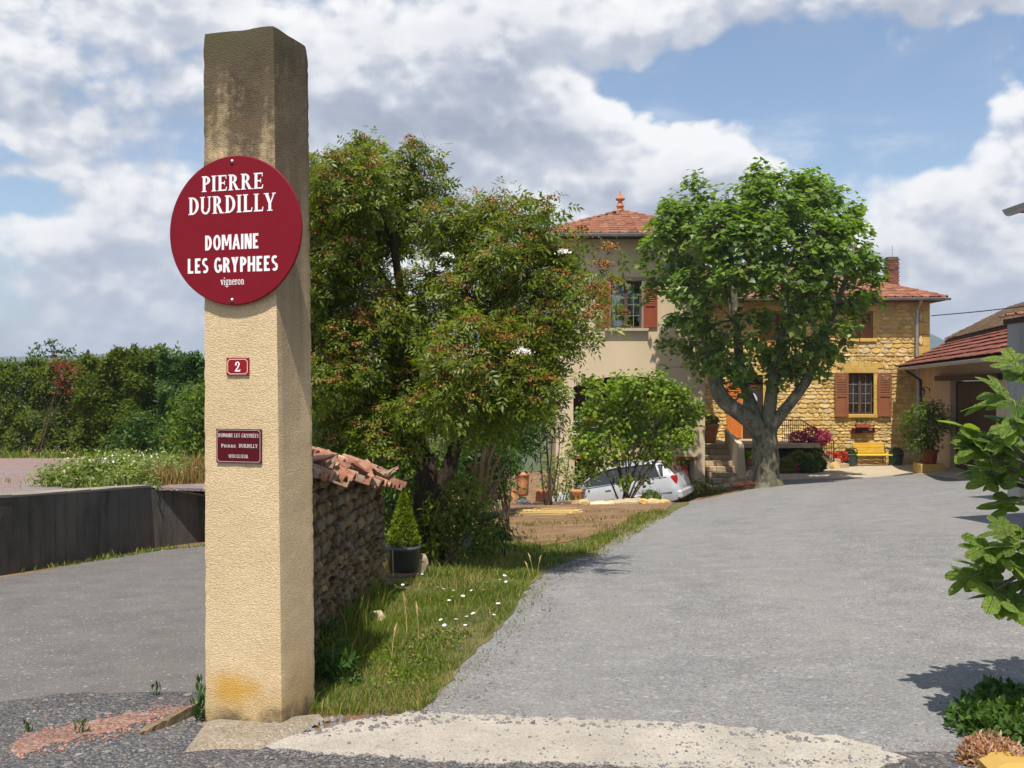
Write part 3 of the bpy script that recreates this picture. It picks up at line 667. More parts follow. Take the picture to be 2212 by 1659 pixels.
sheet('bare_earth', bed, MAT['soil'], .022, 'patch of bare orange earth before the log edging', cell=.4, jit=.05)
apron = [(6.45, 31.6), (7.8, 31.0), (8.5, 31.7), (12.0, 31.6), (12.3, 28.7), (12.1, 25.6), (13.2, 26.0), (15.2, 36.5), (13.6, 37.45), (6.45, 37.45)]
sheet('house_apron', apron, MAT['apron'], .022, 'tan concrete apron along the foot of the stone house', cell=.4, jit=.04)

# raised terrace behind the retaining wall
def tz(x, y):
    y = np.asarray(y, float); x = np.asarray(x, float)
    z = np.interp(y, [0, 8, 10.5, 14, 16, 22, 25, 32, 45], [-.72, -.92, -1.22, -1.46, -1.52, -1.66, -1.80, -2.1, -2.6])+EYE
    return z-np.clip((x+4.85)/1.2, 0, 1)*np.clip((16-y)/3, 0, 1)*.22
terr = [(-24, 0), (-9.5, 0), (-7.6, 2.0), (-5.98, 8.3), (-5.40, 10.5), (-5.22, 13.9), (-4.4, 14.4), (-3.4, 14.75), (-3.6, 20), (-4.4, 34), (-24, 34)]
sheet('terrace', terr, MAT['terrace'], 0.0, 'faded red and grey paving above the retaining wall', cell=.6, jit=.0, zf=tz)
sk = MB()
pts = [(-3.4, 14.75), (-3.6, 20), (-4.4, 34), (-24, 34)]
for a, b in zip(pts[:-1], pts[1:]):
    za, zb = float(tz(*a)), float(tz(*b)); sk.add([(a[0], a[1], za), (b[0], b[1], zb), (b[0], b[1], -6), (a[0], a[1], -6)], [(0, 1, 2, 3)])
struct('terrace_bank', sk.mesh('terrace_bank', MAT['verge']), 'earth bank at the far side of the raised terrace')

# retaining wall of stained concrete
wl = thing('retaining_wall', 'low dark stained concrete retaining wall along the left of the lane', 'wall', (-5.0, 13.9, g(-5, 13.9)))
line = [(-9.8, 0.2), (-7.55, 2.2), (-5.86, 8.3), (-5.28, 10.5), (-5.07, 13.95), (-4.58, 14.7), (-3.55, 16.2)]
tops = [-.68, -.80, -.98, -1.165, -1.415, -1.62, -1.72]
body = MB(); crust = MB()
for i in range(len(line)-1):
    a, b = Vector(line[i]), Vector(line[i+1]); n_ = max(1, int((b-a).length/.5)); nrm = Vector(((b-a).y, -(b-a).x)).normalized()
    for k in range(n_):
        q0, q1 = a.lerp(b, k/n_), a.lerp(b, (k+1)/n_); z0 = tops[i]+(tops[i+1]-tops[i])*k/n_+EYE; z1 = tops[i]+(tops[i+1]-tops[i])*(k+1)/n_+EYE
        w0, w1 = q0-nrm*.22, q1-nrm*.22
        body.add([(*q0, -2.2), (*q1, -2.2), (*w1, -2.2), (*w0, -2.2), (*q0, z0-.03), (*q1, z1-.03), (*w1, z1-.03), (*w0, z0-.03)], [(0, 1, 5, 4), (1, 2, 6, 5), (2, 3, 7, 6), (3, 0, 4, 7)])
        e0, e1 = q0+nrm*.006, q1+nrm*.006
        j0 = .0; crust.add([(*e0, z0-.032), (*e1, z1-.032), (*w1, z1-.032), (*w0, z0-.032), (*e0, z0-random.uniform(0, .012)), (*e1, z1-random.uniform(0, .012)), (*w1, z1+.004), (*w0, z0+.004)], [(0, 1, 5, 4), (4, 5, 6, 7), (2, 3, 7, 6), (1, 2, 6, 5), (3, 0, 4, 7), (3, 2, 1, 0)])
body.build('wall_face', MAT['dark_concrete'], wl, world=True)
crust.build('wall_top', MAT['crust'], wl, world=True)

# ------------------------------------------------------------------ gate pillar
u2 = Vector((.961, -.277)); n2 = Vector((-.277, -.961))      # along the front face, out of the front face
pil = thing('gate_pillar', 'tall tapering beige roughcast gate pillar, blackened at its top', 'pillar', (-1.3, 5.2, g(-1.3, 5.2)))
def foot(px, d): return Vector(((px-CX)/FOC*d, d))
bq = [foot(443, 5.123), foot(610, 5.0), foot(682, 5.345)]; bq.append(bq[0]+bq[2]-bq[1])
tq = [foot(438.5, 5.140), foot(591, 5.03), foot(666, 5.345)]; tq.append(tq[0]+tq[2]-tq[1])
ZB, ZT = -.12, 3.53
def pillar_mesh():
    m = 15; rows = 170; b = MB()
    def pt(e, k, r):
        t = r/rows; z = ZB+(ZT-ZB)*t
        q = [bq[i].lerp(tq[i], t) for i in range(4)]; cx = sum((p.x for p in q))/4; cy = sum((p.y for p in q))/4
        p = q[e].lerp(q[(e+1) % 4], k); dirc = Vector((p.x-cx, p.y-cy)).normalized(); near = min(k, 1-k)
        o = .0022*mnoise.noise(Vector((p.x*7, p.y*7, z*7)))+.0016*mnoise.noise(Vector((p.x*30, p.y*30, z*30)))
        if near < .03: o -= .002+.007*abs(mnoise.noise(Vector((p.x*3, p.y*3, z*16))))
        wear = max(0, (z-3.43)/.10); o -= wear*wear*(.006+.012*abs(mnoise.noise(Vector((p.x*7, p.y*7, 1.3)))))
        return (p.x+dirc.x*o, p.y+dirc.y*o, z if r < rows else z+.007*mnoise.noise(Vector((p.x*8, p.y*8, 0))))
    for e in range(4):
        V = [pt(e, k/m, r) for r in range(rows+1) for k in range(m+1)]
        b.add(V, [(r*(m+1)+i, r*(m+1)+i+1, (r+1)*(m+1)+i+1, (r+1)*(m+1)+i) for r in range(rows) for i in range(m)])
    top = [pt(e, k/m, rows) for e in range(4) for k in range(m)]; n = len(top)
    b.add(top+[(sum(v[0] for v in top)/n, sum(v[1] for v in top)/n, ZT+.012)], [(i, (i+1) % n, n) for i in range(n)])
    return b
pillar_mesh().build('shaft', MAT['pillar'], pil, world=True, smooth=True)
FACE_RZ = math.atan2(u2.y, u2.x)
def face_point(px, py, out=0.0):
    """point on the pillar's front face"""
    z = EYE+(CY-py)/FOC*5.06; t = (z-ZB)/(ZT-ZB)
    a, b = bq[0].lerp(tq[0], t), bq[1].lerp(tq[1], t); s = (px-CX)/FOC
    k = (a.x-s*a.y)/((a.x-s*a.y)-(b.x-s*b.y)); p = a.lerp(b, k); z = EYE+(CY-py)/FOC*p.y
    return Vector((p.x+n2.x*out, p.y+n2.y*out, z))

# ------------------------------------------------------------------ lettering
def arc(cx, cz, ro, ri, a0, a1, n=14):
    """ring sector; ro, ri are (rx, rz) outside and inside"""
    A = [math.radians(a0+(a1-a0)*k/n) for k in range(n+1)]
    return [[(cx+ro[0]*math.cos(p), cz+ro[1]*math.sin(p)), (cx+ro[0]*math.cos(q), cz+ro[1]*math.sin(q)), (cx+ri[0]*math.cos(q), cz+ri[1]*math.sin(q)), (cx+ri[0]*math.cos(p), cz+ri[1]*math.sin(p))] for p, q in zip(A[:-1], A[1:])]
def R4(x0, z0, x1, z1): return [(x0, z0), (x1, z0), (x1, z1), (x0, z1)]
def glyph(ch, serif):
    """(width, polygons) of a capital one unit high"""
    T = .195 if serif else .195; t = .085 if serif else .165; S = serif; P_ = []
    def stem(x, z0=0, z1=1, w=None):
        w = w or T; P_.append(R4(x, z0, x+w, z1))
        if S:
            if z0 == 0: P_.append(R4(x-.085, 0, x+w+.085, .055))
            if z1 == 1: P_.append(R4(x-.085, .945, x+w+.085, 1))
    o = .1 if S else .02
    if ch in 'PRDB':
        stem(o)
        if ch == 'D':
            P_.extend(arc(o+T*.9, .5, (.50 if S else .38, .5), ((.50 if S else .38)-T*1.05, .5-t), -90, 90)); return (o+.70 if S else .62), P_
        ro = (.36, .275) if S else (.32, .30); cz = 1-ro[1]
        P_.extend(arc(o+T*.9, cz, ro, (ro[0]-T, ro[1]-t), -90, 90)); P_.append(R4(o+T*.8, 1-t, o+T*1.2, 1)); w = o+T+ro[0]
        if ch == 'R':
            if S: P_.append([(o+T+.05, .47), (o+T+.22, .47), (o+T+.50, 0), (o+T+.28, 0)]); P_.append(R4(o+T+.27, 0, o+T+.58, .055)); w = o+T+.56
            else: P_.append([(o+T+.02, .44), (o+T+.20, .44), (o+T+.36, 0), (o+T+.17, 0)]); w = o+T+.37
        return w, P_
    if ch == 'I': stem(o); return (2*o+T), P_
    if ch in 'ELF\u00c9':
        stem(o); W = .56 if S else .44
        P_.append(R4(o+T*.5, 0, o+W, t if S else t))
        if S: P_.append([(o+W-.08, 0), (o+W, 0), (o+W+.05, .25), (o+W-.01, .25)])
        if ch != 'L':
            P_.append(R4(o+T*.5, 1-t, o+W, 1)); P_.append(R4(o+T*.5, .5-t*.5, o+W*.8, .5+t*.5))
            if S: P_.append(R4(o+W-.05, .76, o+W, 1)); P_.append(R4(o+W*.8-.045, .36, o+W*.8, .64))
        if ch == '\u00c9': P_.append([(.25, 1.06), (.33, 1.06), (.50, 1.24), (.38, 1.24)])
        return o+W+.06, P_
    if ch == 'U':
        W = .66 if S else .54; stem(o, .32, 1); t2 = t*1.2 if S else T; P_.append(R4(o+W-t2, .32, o+W, 1))
        if S: P_.append(R4(o+W-t2-.09, .945, o+W+.08, 1))
        P_.extend(arc(o+W/2, .33, (W/2, .345), (W/2-(T+t2)/2, .345-t*1.4), 180, 360)); return 2*o+W, P_
    if ch == 'Y':
        W = .74 if S else .58; m = W/2+.02; 
        P_.append([(.02, 1), (.02+T*1.15, 1), (m+T*.45, .42), (m-T*.55, .42)]); P_.append([(W, 1), (W-(t*1.2 if S else T*1.15), 1), (m, .42), (m+T*.45, .42)])
        P_.append(R4(m-T*.5, 0, m+T*.45, .46))
        if S: P_.extend([R4(-.05, .945, .30, 1), R4(W-.20, .945, W+.07, 1), R4(m-T, 0, m+T, .055)])
        return W+.05, P_
    if ch in 'OCG':
        W = .62 if not S else .74; a0, a1 = (0, 360) if ch == 'O' else (42, 330 if ch == 'C' else 342)
        P_.extend(arc(o+W/2, .5, (W/2, .515), (W/2-T*.95, .515-t*(1.0 if not S else 1.0)), a0, a1, 24))
        if ch == 'G': P_.append(R4(o+W-T*1.0, .10 if not S else 0.05, o+W-.0, .48)); P_.append(R4(o+W*.55, .36, o+W-.01, .36+t))
        return W+2*o*.8, P_
    if ch == 'M':
        W = .80; P_.append(R4(o, 0, o+T*.95, 1)); P_.append(R4(o+W-T*.95, 0, o+W, 1))
        P_.append([(o+T*.5, 1), (o+T*1.3, 1), (o+W/2+.06, .25), (o+W/2-.07, .25)]); P_.append([(o+W-T*1.3, 1), (o+W-T*.5, 1), (o+W/2+.07, .25), (o+W/2-.06, .25)]); return W+2*o, P_
    if ch == 'N':
        W = .58; P_.append(R4(o, 0, o+T*.9, 1)); P_.append(R4(o+W-T*.9, 0, o+W, 1)); P_.append([(o+T*.2, 1), (o+T*1.25, 1), (o+W-T*.2, 0), (o+W-T*1.25, 0)]); return W+2*o, P_
    if ch == 'A':
        W = .64; P_.append([(0, 0), (T, 0), (W/2+.07, 1), (W/2-.09, 1)]); P_.append([(W-T, 0), (W, 0), (W/2+.09, 1), (W/2-.07, 1)]); P_.append(R4(.16, .24, W-.16, .24+t*.85)); return W, P_
    if ch == 'V':
        W = .66; P_.append([(W/2-.08, 0), (W/2+.06, 0), (T, 1), (0, 1)]); P_.append([(W/2-.05, 0), (W/2+.07, 0), (W, 1), (W-t*1.3, 1)]); return W, P_
    if ch == 'H':
        W = .58; stem(o); stem(o+W-T); P_.append(R4(o+T*.5, .5-t*.5, o+W-T*.5, .5+t*.5)); return W+2*o, P_
    if ch == 'T':
        W = .6; P_.append(R4(W/2-T/2, 0, W/2+T/2, 1)); P_.append(R4(0, 1-t*1.2, W, 1)); return W+.03, P_
    if ch == 'S':
        W = .48 if not S else .5; r = .27
        P_.extend(arc(o+W/2, 1-r, (W/2, r+.01), (W/2-T*.85, r-t), 40, 270)); P_.extend(arc(o+W/2, r, (W/2, r+.01), (W/2-T*.85, r-t), -140, 90)); return W+2*o*.9, P_
    # lower case
    if ch == 'v': return .5, [[(.20, 0), (.30, 0), (.13, .62), (.0, .62)], [(.22, 0), (.30, 0), (.5, .62), (.42, .62)], R4(-.04, .57, .2, .62), R4(.34, .57, .54, .62)]
    if ch == 'i': return .28, [R4(.08, 0, .20, .62), R4(.0, 0, .28, .05), R4(.02, .57, .2, .62), R4(.07, .75, .21, .88)]
    if ch == 'n': return .58, [R4(.08, 0, .19, .62), R4(.0, 0, .26, .05), R4(.02, .57, .19, .62), R4(.38, 0, .50, .42), R4(.32, 0, .57, .05)]+arc(.31, .40, (.19, .22), (.08, .15), 0, 150, 8)
    if ch == 'r': return .42, [R4(.08, 0, .20, .62), R4(.0, 0, .30, .05), R4(.02, .57, .2, .62)]+arc(.30, .42, (.14, .2), (.04, .1), 20, 150, 6)
    if ch == 'o': return .55, arc(.26, .31, (.26, .33), (.14, .27), 0, 360, 16)
    if ch == 'e': return .50, arc(.25, .31, (.25, .33), (.13, .27), 0, 325, 16)+[R4(.08, .32, .45, .39)]
    if ch == 'g': return .52, arc(.24, .40, (.22, .24), (.11, .18), 0, 360, 14)+arc(.25, -.10, (.26, .18), (.16, .12), 0, 360, 14)+[R4(.36, .55, .54, .62), R4(.06, .08, .4, .15)]
    return .35, []
def line_mb(text, height, xc, z0, y, serif, squeeze=1.0, space=.06, gap=.38, width=None, mb=None, smallcaps=False, depth=.0012):
    """a line of raised lettering centred on xc with its foot at z0"""
    mb = mb or MB(); items = []; x = 0
    for i, ch in enumerate(text):
        k = height
        if smallcaps and not (i == 0 or text[i-1] == ' '): k = height*.8
        if ch == ' ': x += gap*height; continue
        w, ps = glyph(ch, serif); items.append((x, k, ps)); x += (w+space)*k
    sx = squeeze if width is None else width/x
    q = 0
    for x0, k, ps in items:
        for p in ps:
            q += 1; mb.prism([(xc+(x0+a*k-x/2)*sx, z0+b*k) for a, b in p], y+.0004, y-depth-(q % 9)*.00009)
    return mb

def screw(mb, x, z, y, r):
    mb.add(*_dome(r, (x, y, z)))
def _dome(r, c, n=10):
    vs = []; fs = []
    for j in range(4):
        a = j/3.0*math.pi/2*.95
        for k in range(n): vs.append((c[0]+r*math.cos(a)*math.cos(2*math.pi*k/n), c[1]-r*math.sin(a)*.9, c[2]+r*math.cos(a)*math.sin(2*math.pi*k/n)))
    for j in range(3):
        for k in range(n): fs.append((j*n+k, (j+1)*n+k, (j+1)*n+(k+1) % n, j*n+(k+1) % n))
    fs.append(tuple(3*n+k for k in range(n))); return vs, fs

# round red sign
c = face_point(514.5, 500.0, .022); K = c.y/FOC            # metres per picture unit at the face
sg = thing('round_sign', 'round dark red wine estate sign with raised white lettering on the pillar', 'sign', c, FACE_RZ)
RAD = 161*K; mb = MB(); prof = [(RAD-.004, .0), (RAD, -.004), (RAD, -.012), (RAD-.004, -.016)]
n = 96; vs = []
for r, y in prof: vs += [(r*math.cos(2*math.pi*k/n), y, r*math.sin(2*math.pi*k/n)) for k in range(n)]
fs = [(j*n+k, (j+1)*n+k, (j+1)*n+(k+1) % n, j*n+(k+1) % n) for j in range(3) for k in range(n)]+[tuple(range(n)), tuple(reversed(range(3*n, 4*n)))]
mb.add(vs, [f[::-1] for f in fs]).build('disc', MAT['signred'], sg)
def sgn(x, y): return ((x-514.5)*K/.985, (500.0-y)*K)
for txt, hh, xc, yb, wd, ser in (('PIERRE', 34, 511, 413.5, 143, True), ('DURDILLY', 38, 509, 462, 201, True), ('DOMAINE', 32.5, 510, 541, 125, False), ('LES GRYPHEES', 32.5, 511, 590, 208, False)):
    x_, z_ = sgn(xc, yb)
    line_mb(txt, hh*K, x_, z_, -.016, ser, width=wd*K/.935).build('lettering', MAT['white'], sg)
x_, z_ = sgn(511, 617); line_mb('vigneron', 18*K, x_, z_, -.016, True, width=58*K).build('lettering', MAT['white'], sg)
for yy in (351.5, 650):
    b = MB(); x_, z_ = sgn(510, yy); screw(b, x_, z_, -.016, .012); b.build('screw', MAT['screw'], sg, smooth=True)
b = MB(); b.box((0, .012, 0), (.3, .02, .5)); b.build('backing', MAT['screw'], sg)

# house number
c = face_point(515.5, 792.0, .004); K = c.y/FOC
nu = thing('number_plate', 'small red enamel house number plate below the round sign', 'number plate', c, FACE_RZ)
W, H = 52*K/.961, 38*K
MB().box((0, -.003, 0), (W, .006, H), ch=.0).build('plate', MAT['numberred'], nu)
def border(mb, W, H, inset, t, notch, y, d=.0012):
    w, h = W/2-inset, H/2-inset
    for (a, b_, cx_, cz_) in ((-w+notch, w-notch, 0, h), (-w+notch, w-notch, 0, -h)): mb.prism(R4(a, cz_-t/2, b_, cz_+t/2), y, y-d)
    for sx in (-1, 1): mb.prism(R4(sx*w-t/2, -h+notch, sx*w+t/2, h-notch), y, y-d-.0002)
    for sx in (-1, 1):
        for sz in (-1, 1):
            a0 = {(1, 1): 180, (-1, 1): 270, (-1, -1): 0, (1, -1): 90}[(sx, sz)]
            for q in arc(sx*w, sz*h, (notch+t/2, notch+t/2), (notch-t/2, notch-t/2), a0, a0+90, 5): mb.prism(q, y, y-d-.0004)
b = MB(); border(b, W, H, .0075, .0032, .009, -.0058); b.build('border', MAT['cream'], nu)
b = MB(); hh = 21.5*K
two = arc(.27, .70, (.27, .30), (.12, .20), 0, 175, 12)+[[(.54, .70), (.39, .70), (.10, .16), (.0, 0), (.12, .10)]]+[R4(0, 0, .56, .15), [(.50, .10), (.56, .0), (.60, .27), (.55, .27)]]+arc(.10, .70, (.11, .11), (.01, .01), 0, 360, 10)
two[12] = [(.53, .72), (.39, .72), (.30, .50), (.06, .18), (0, .10), (0, 0), (.16, .12), (.42, .44)]
for q, p in enumerate(two): b.prism([((x-.28)*hh, (z-.5)*hh) for x, z in p], -.0056, -.0072-(q % 7)*.00012)
b.build('numeral', MAT['white'], nu)
for sx in (-1, 1):
    for sz in (-1, 1): b = MB(); screw(b, sx*(W/2-.006), sz*(H/2-.006), -.006, .0035); b.build('rivet', MAT['rust'], nu)

# name plaque
c = face_point(518, 963.0, .004); K = c.y/FOC
pq = thing('name_plaque', 'dark red rectangular wine grower plaque low on the pillar', 'plaque', c, FACE_RZ)
W, H = 105*K/.961, 73*K
MB().box((0, -.004, 0), (W, .008, H)).build('plate', MAT['plaquered'], pq)
b = MB(); border(b, W, H, .0055, .002, .008, -.0078); b.build('border', MAT['silverline'], pq)
line_mb('DOMAINE LES GRYPH\u00c9ES', 8.2*K, 0, 18.5*K, -.008, True, width=99*K).build('lettering', MAT['silverline'], pq)
b = MB(); line_mb('PIERRE', 7.6*K, -24*K, -3.6*K, -.008, True, width=37*K, smallcaps=True, mb=b); b.build('lettering', MAT['silverline'], pq)
line_mb('DURDILLY', 8.0*K, 24*K, -3.6*K, -.008, True, width=46*K).build('lettering', MAT['silverline'], pq)
line_mb('VITICULTEUR', 7.4*K, 0, -26.0*K, -.008, True, width=48*K).build('lettering', MAT['silverline'], pq)
for sx in (-1, 1):
    for sz in (-1, 1): b = MB(); screw(b, sx*(W/2-.006), sz*(H/2-.006), -.008, .004); b.build('screw', MAT['rust'], pq)
# ------------------------------------------------------------------ stone pieces
def rock_mesh(name, mat, rough=.12, ch=.2, front=True, n=2):
    """a unit stone: rounded block with a bulging front (-y), about 50 triangles"""
    s = random.randrange(10000); vs = []; fs = []
    xs = [-.5, -.5+ch*.5, .5-ch*.5, .5]
    def pt(x, z, y):
        k = Vector((x*3+s, z*3, y*2)); o = rough
        return (x+o*.35*mnoise.noise(k), y+o*mnoise.noise(k+Vector((9, 9, 9))), z+o*.5*mnoise.noise(k+Vector((3, 7, 1))))
    rings = [(1.0, .5), (1.0, -.28), (1-ch*.4, -.44), (.62, -.50)]
    N = 8
    for sc, y in rings:
        for k in range(N):
            a = 2*math.pi*(k+.5)/N; c_, s_ = math.cos(a), math.sin(a); m = max(abs(c_), abs(s_))
            x, z = .5*c_/m, .5*s_/m
            x *= .97; z *= .97
            if sc < 1.01 and abs(abs(x)-abs(z)) < .3: x *= .94; z *= .94
            vs.append(pt(x*sc, z*sc, y))
    for j in range(3):
        for k in range(N): fs.append((j*N+k, j*N+(k+1) % N, (j+1)*N+(k+1) % N, (j+1)*N+k))
    fs.append(tuple(3*N+k for k in range(N)))
    b = MB(); b.add(vs, fs); return b.mesh(name, mat, False)
def stone_rows(x0, z0, x1, z1, hmin, hmax, wmin, wmax, block, gapj=.012):
    """irregular courses; block(x, z) tells where no stone goes. yields centre and size"""
    z = z0; out = []
    while z < z1-.03:
        hh = min(random.uniform(hmin, hmax), z1-z); x = x0-random.uniform(0, wmin)
        while x < x1:
            w = random.uniform(wmin, wmax); a, b = max(x, x0), min(x+w, x1)
            if b-a > .06 and not any(block(px, pz) for px in (a+.01, (a+b)/2, b-.01) for pz in (z+.015, z+hh-.015)):
                out.append(((a+b)/2, z+hh/2, b-a-gapj, hh-gapj))
            elif b-a > .2:      # try two short pieces at an opening
                m_ = (a+b)/2
                for p, q in ((a, m_), (m_, b)):
                    if not any(block(px, pz) for px in (p+.01, (p+q)/2, q-.01) for pz in (z+.015, z+hh-.015)): out.append(((p+q)/2, z+hh/2, q-p-gapj, hh-gapj))
            x += w
        z += hh
    return out

# ------------------------------------------------------------------ low rubble wall behind the pillar
sw = thing('rubble_wall', 'low rough stone garden wall with broken tile coping, in shade behind the pillar', 'wall', gp(-1.5, 7.4))
wa, wb = Vector((-1.385, 5.5)), Vector((-1.205, 9.35)); WL = (wb-wa).length; wd = (wb-wa)/WL; wn = Vector((wd.y, -wd.x))   # faces the yard
def wall_top(s): return np.interp(s, [0, 1.17, 3.8], [1.26, 1.13, .80])
core = MB(); N = 14
for k in range(N):
    s0, s1 = WL*k/N, WL*(k+1)/N; p0, p1 = wa+wd*s0-wn*.035, wa+wd*s1-wn*.035; q0, q1 = p0-wn*.23, p1-wn*.23
    t0, t1 = wall_top(s0), wall_top(s1)
    core.add([(*p0, -.9), (*p1, -.9), (*q1, -.9), (*q0, -.9), (*p0, t0), (*p1, t1), (*q1, t1), (*q0, t0)], [(0, 1, 5, 4), (2, 3, 7, 6), (4, 5, 6, 7)]+([(3, 0, 4, 7)] if k == 0 else [])+([(1, 2, 6, 5)] if k == N-1 else []))
core.build('mortar', MAT['mortar'], sw, world=True)
RV = [rock_mesh('stone', MAT['rubble'], .26, .20) for _ in range(16)]
ang = math.atan2(wd.y, wd.x)
rows = [r for r in stone_rows(0, -.30, WL+.02, 1.3, .05, .115, .07, .22, lambda s, z: z > wall_top(s)-.01 or z < g(*(wa+wd*s))-.02-.06, .012)]
random.shuffle(rows); rows.sort(key=lambda r: -(r[2]*r[3]))
def place_rock(me, s, z, w, hh, d, out, parent, org, dirv, nrm, angle):
    p = org+dirv*s+nrm*out
    return link('stone', me, parent, True, None, (p.x, p.y, z), (random.uniform(-.12, .12), random.uniform(-.16, .16), angle+random.uniform(-.12, .12)), (w*random.uniform(.92, 1.12), d, hh*random.uniform(.9, 1.25)))
rest = MB()
def add_scaled(mb, me, M): mb.add([v.co for v in me.vertices], [tuple(p.vertices) for p in me.polygons], M)
for i, (s, z, w, hh) in enumerate(rows):
    d = random.uniform(.07, .10); out = -.035+random.uniform(-.020, .018)
    if i < 300: place_rock(random.choice(RV), s, z, w, hh, d, out, sw, wa, wd, wn, ang)
    else:
        p = wa+wd*s+wn*out; add_scaled(rest, random.choice(RV), Matrix.LocRotScale(Vector((p.x, p.y, z)), Euler((0, 0, ang)), Vector((w*1.05, d, hh*1.08))))
# the end of the wall towards the yard's far side
for z in np.arange(-.25, .8, .09):
    for q in (.05, .16):
        p = wb-wn*(.03+q)+wd*.0; add_scaled(rest, random.choice(RV), Matrix.LocRotScale(Vector((p.x, p.y, z)), Euler((0, 0, ang+math.pi/2)), Vector((.12, .12, .09))))
if rest.v: rest.build('small_stones', MAT['rubble'], sw, world=True, kind='stuff')
def canal_tile(L, r, th=.016, arcdeg=150):
    b = MB(); n = 6; vs = []
    for t in (0, 1):
        for rr in (r*(1-.18*t), r*(1-.18*t)-th):
            for k in range(n+1):
                a = math.radians(90-arcdeg/2+arcdeg*k/n); vs.append((L*(t-.5), rr*math.cos(a), rr*math.sin(a)-r*.6))
    m = n+1; fs = []
    for k in range(n):
        fs += [(k, k+1, 2*m+k+1, 2*m+k), (m+k+1, m+k, 3*m+k, 3*m+k+1), (k+1, k, m+k, m+k+1), (2*m+k, 2*m+k+1, 3*m+k+1, 3*m+k)]
    fs += [(0, 2*m, 3*m, m), (n, m+n, 3*m+n, 2*m+n)]
    b.add(vs, fs); return b.mesh('coping_tile', MAT['tile_old'], False)
TV = [canal_tile(random.uniform(.24, .36), random.uniform(.075, .095)) for _ in range(5)]
flat = []
for _ in range(4):
    b = MB(); b.box((0, 0, 0), (random.uniform(.14, .22), random.uniform(.12, .19), .022)); me = b.mesh('coping_tile', MAT['tile_old']); 
    for v in me.vertices: v.co.x += random.uniform(-.03, .03); v.co.y += random.uniform(-.03, .03)
    flat.append(me)
s = .22
while s < WL+.12:
    zt = float(wall_top(s))
    for j in range(3):
        off = -.22+.125*j+random.uniform(-.02, .03); p = wa+wd*(s+random.uniform(-.04, .04))+wn*off
        rise = .12-.06*abs(j-.2)-(.03*j)
        me = random.choice(TV if random.random() < .86 else flat)
        link('coping_tile', me, sw, True, None, (p.x, p.y, zt+.06+rise+random.uniform(-.015, .03)), (random.uniform(-.14, .14), .28+random.uniform(-.08, .08), ang-math.pi/2+random.uniform(-.14, .14)))
    for _ in range(1):
        p = wa+wd*(s+random.uniform(-.08, .08))+wn*random.uniform(-.03, .07)
        link('coping_tile', random.choice(flat), sw, True, None, (p.x, p.y, zt+random.uniform(-.01, .09)), (random.uniform(-.5, .5), .35+random.uniform(-.3, .5), random.uniform(0, 6)))
    s += .155

# ------------------------------------------------------------------ shared building parts
MAT['barline'] = flat_mat('glazing_bar_paint', (.30, .27, .24), .6)
def shutter(parent, name, mat, cx, y, z0, z1, w, louvre=.48, rz=0.0, closed=False):
    """panelled shutter with a louvred top, in the X-Z plane, front at -y; slats are sub-parts"""
    H = z1-z0; st = .075; M = Matrix.Translation((cx, y, z0)) @ Matrix.Rotation(rz, 4, 'Z'); b = MB()
    zl = H*(1-louvre)
    for sx in (-1, 1): b.box((sx*(w/2-st/2), 0, H/2), (st, .045, H), M)
    for zz in ((.05, .10), (H-.05, .10), (zl, .09)): b.box((0, -.001, zz[0]), (w-2*st+.004, .043, zz[1]), M)
    b.box((0, .012, (zl-.045+.10)/2), (w-2*st+.004, .018, zl-.145), M)
    o = b.build(name, mat, parent, world=True)
    n = int((H-.10-(zl+.045))/.062); me = None
    for k in range(n):
        zz = zl+.045+(k+.5)*(H-.10-zl-.045)/n
        if me is None:
            c = MB(); c.box((0, 0, 0), (w-2*st+.004, .05, .012), Matrix.Rotation(.75, 4, 'X')); me = c.mesh('slat', mat)
        p = M @ Vector((0, .002, zz)); s_ = link('slat', me, o, False, None); s_.matrix_parent_inverse = root_matrix(o).inverted(); s_.location = p; s_.rotation_euler = (0, 0, rz)
    return o
def casement(parent, x0, x1, z0, z1, y, cols=2, rows=4, curtain=True, top_dark=.22, fmat='frame'):
    """two-leaf window with glazing bars, panes and lace curtains behind"""
    W, H = x1-x0, z1-z0; b = MB(); t = .055
    b.box((x0+t/2, y, (z0+z1)/2), (t, .07, H)); b.box((x1-t/2, y, (z0+z1)/2), (t, .07, H))
    b.box(((x0+x1)/2, y, z0+t/2), (W-2*t, .07, t)); b.box(((x0+x1)/2, y, z1-t/2), (W-2*t, .07, t)); b.box(((x0+x1)/2, y-.01, (z0+z1)/2), (.11, .07, H-2*t))
    fr = b.build('window_frame', MAT[fmat], parent, world=True)
    lw = (W-2*t-.11)/2; ph = (H-2*t)/rows; me = None
    for side in (0, 1):
        a = x0+t if side == 0 else x0+t+lw+.11
        m = MB(); m.box((a+lw/2, y-.004, (z0+z1)/2), (.014, .03, H-2*t))
        for k in range(1, rows): m.box((a+lw/2, y-.002, z0+t+k*ph), (lw, .03, .016))
        m.build('glazing_bar', MAT['barline'], fr, world=True)
        for k in range(rows):
            for q in range(2):
                p = MB(); xa = a+q*lw/2; p.box((xa+lw/4, y+.012, z0+t+(k+.5)*ph), (lw/2-.018, .006, ph-.02)); p.build('pane', MAT['glass'], fr, world=True)
        if curtain:
            c = MB(); n = 18; zt = z0+t+H*(1-top_dark)-.1; zb = z0+H*.22
            vs = []; 
            for k in range(n+1):
                xx = a+lw*k/n; wv = .012*math.sin(k*1.9); bow = .10*H*math.sin(math.pi*k/n); vs += [(xx, y+.07+wv, zt), (xx, y+.07+wv*1.5, zb+bow)]
            c.add(vs, [(2*k, 2*k+1, 2*k+3, 2*k+2) for k in range(n)]); c.build('curtain', MAT['curtain'], fr, world=True)
    return fr
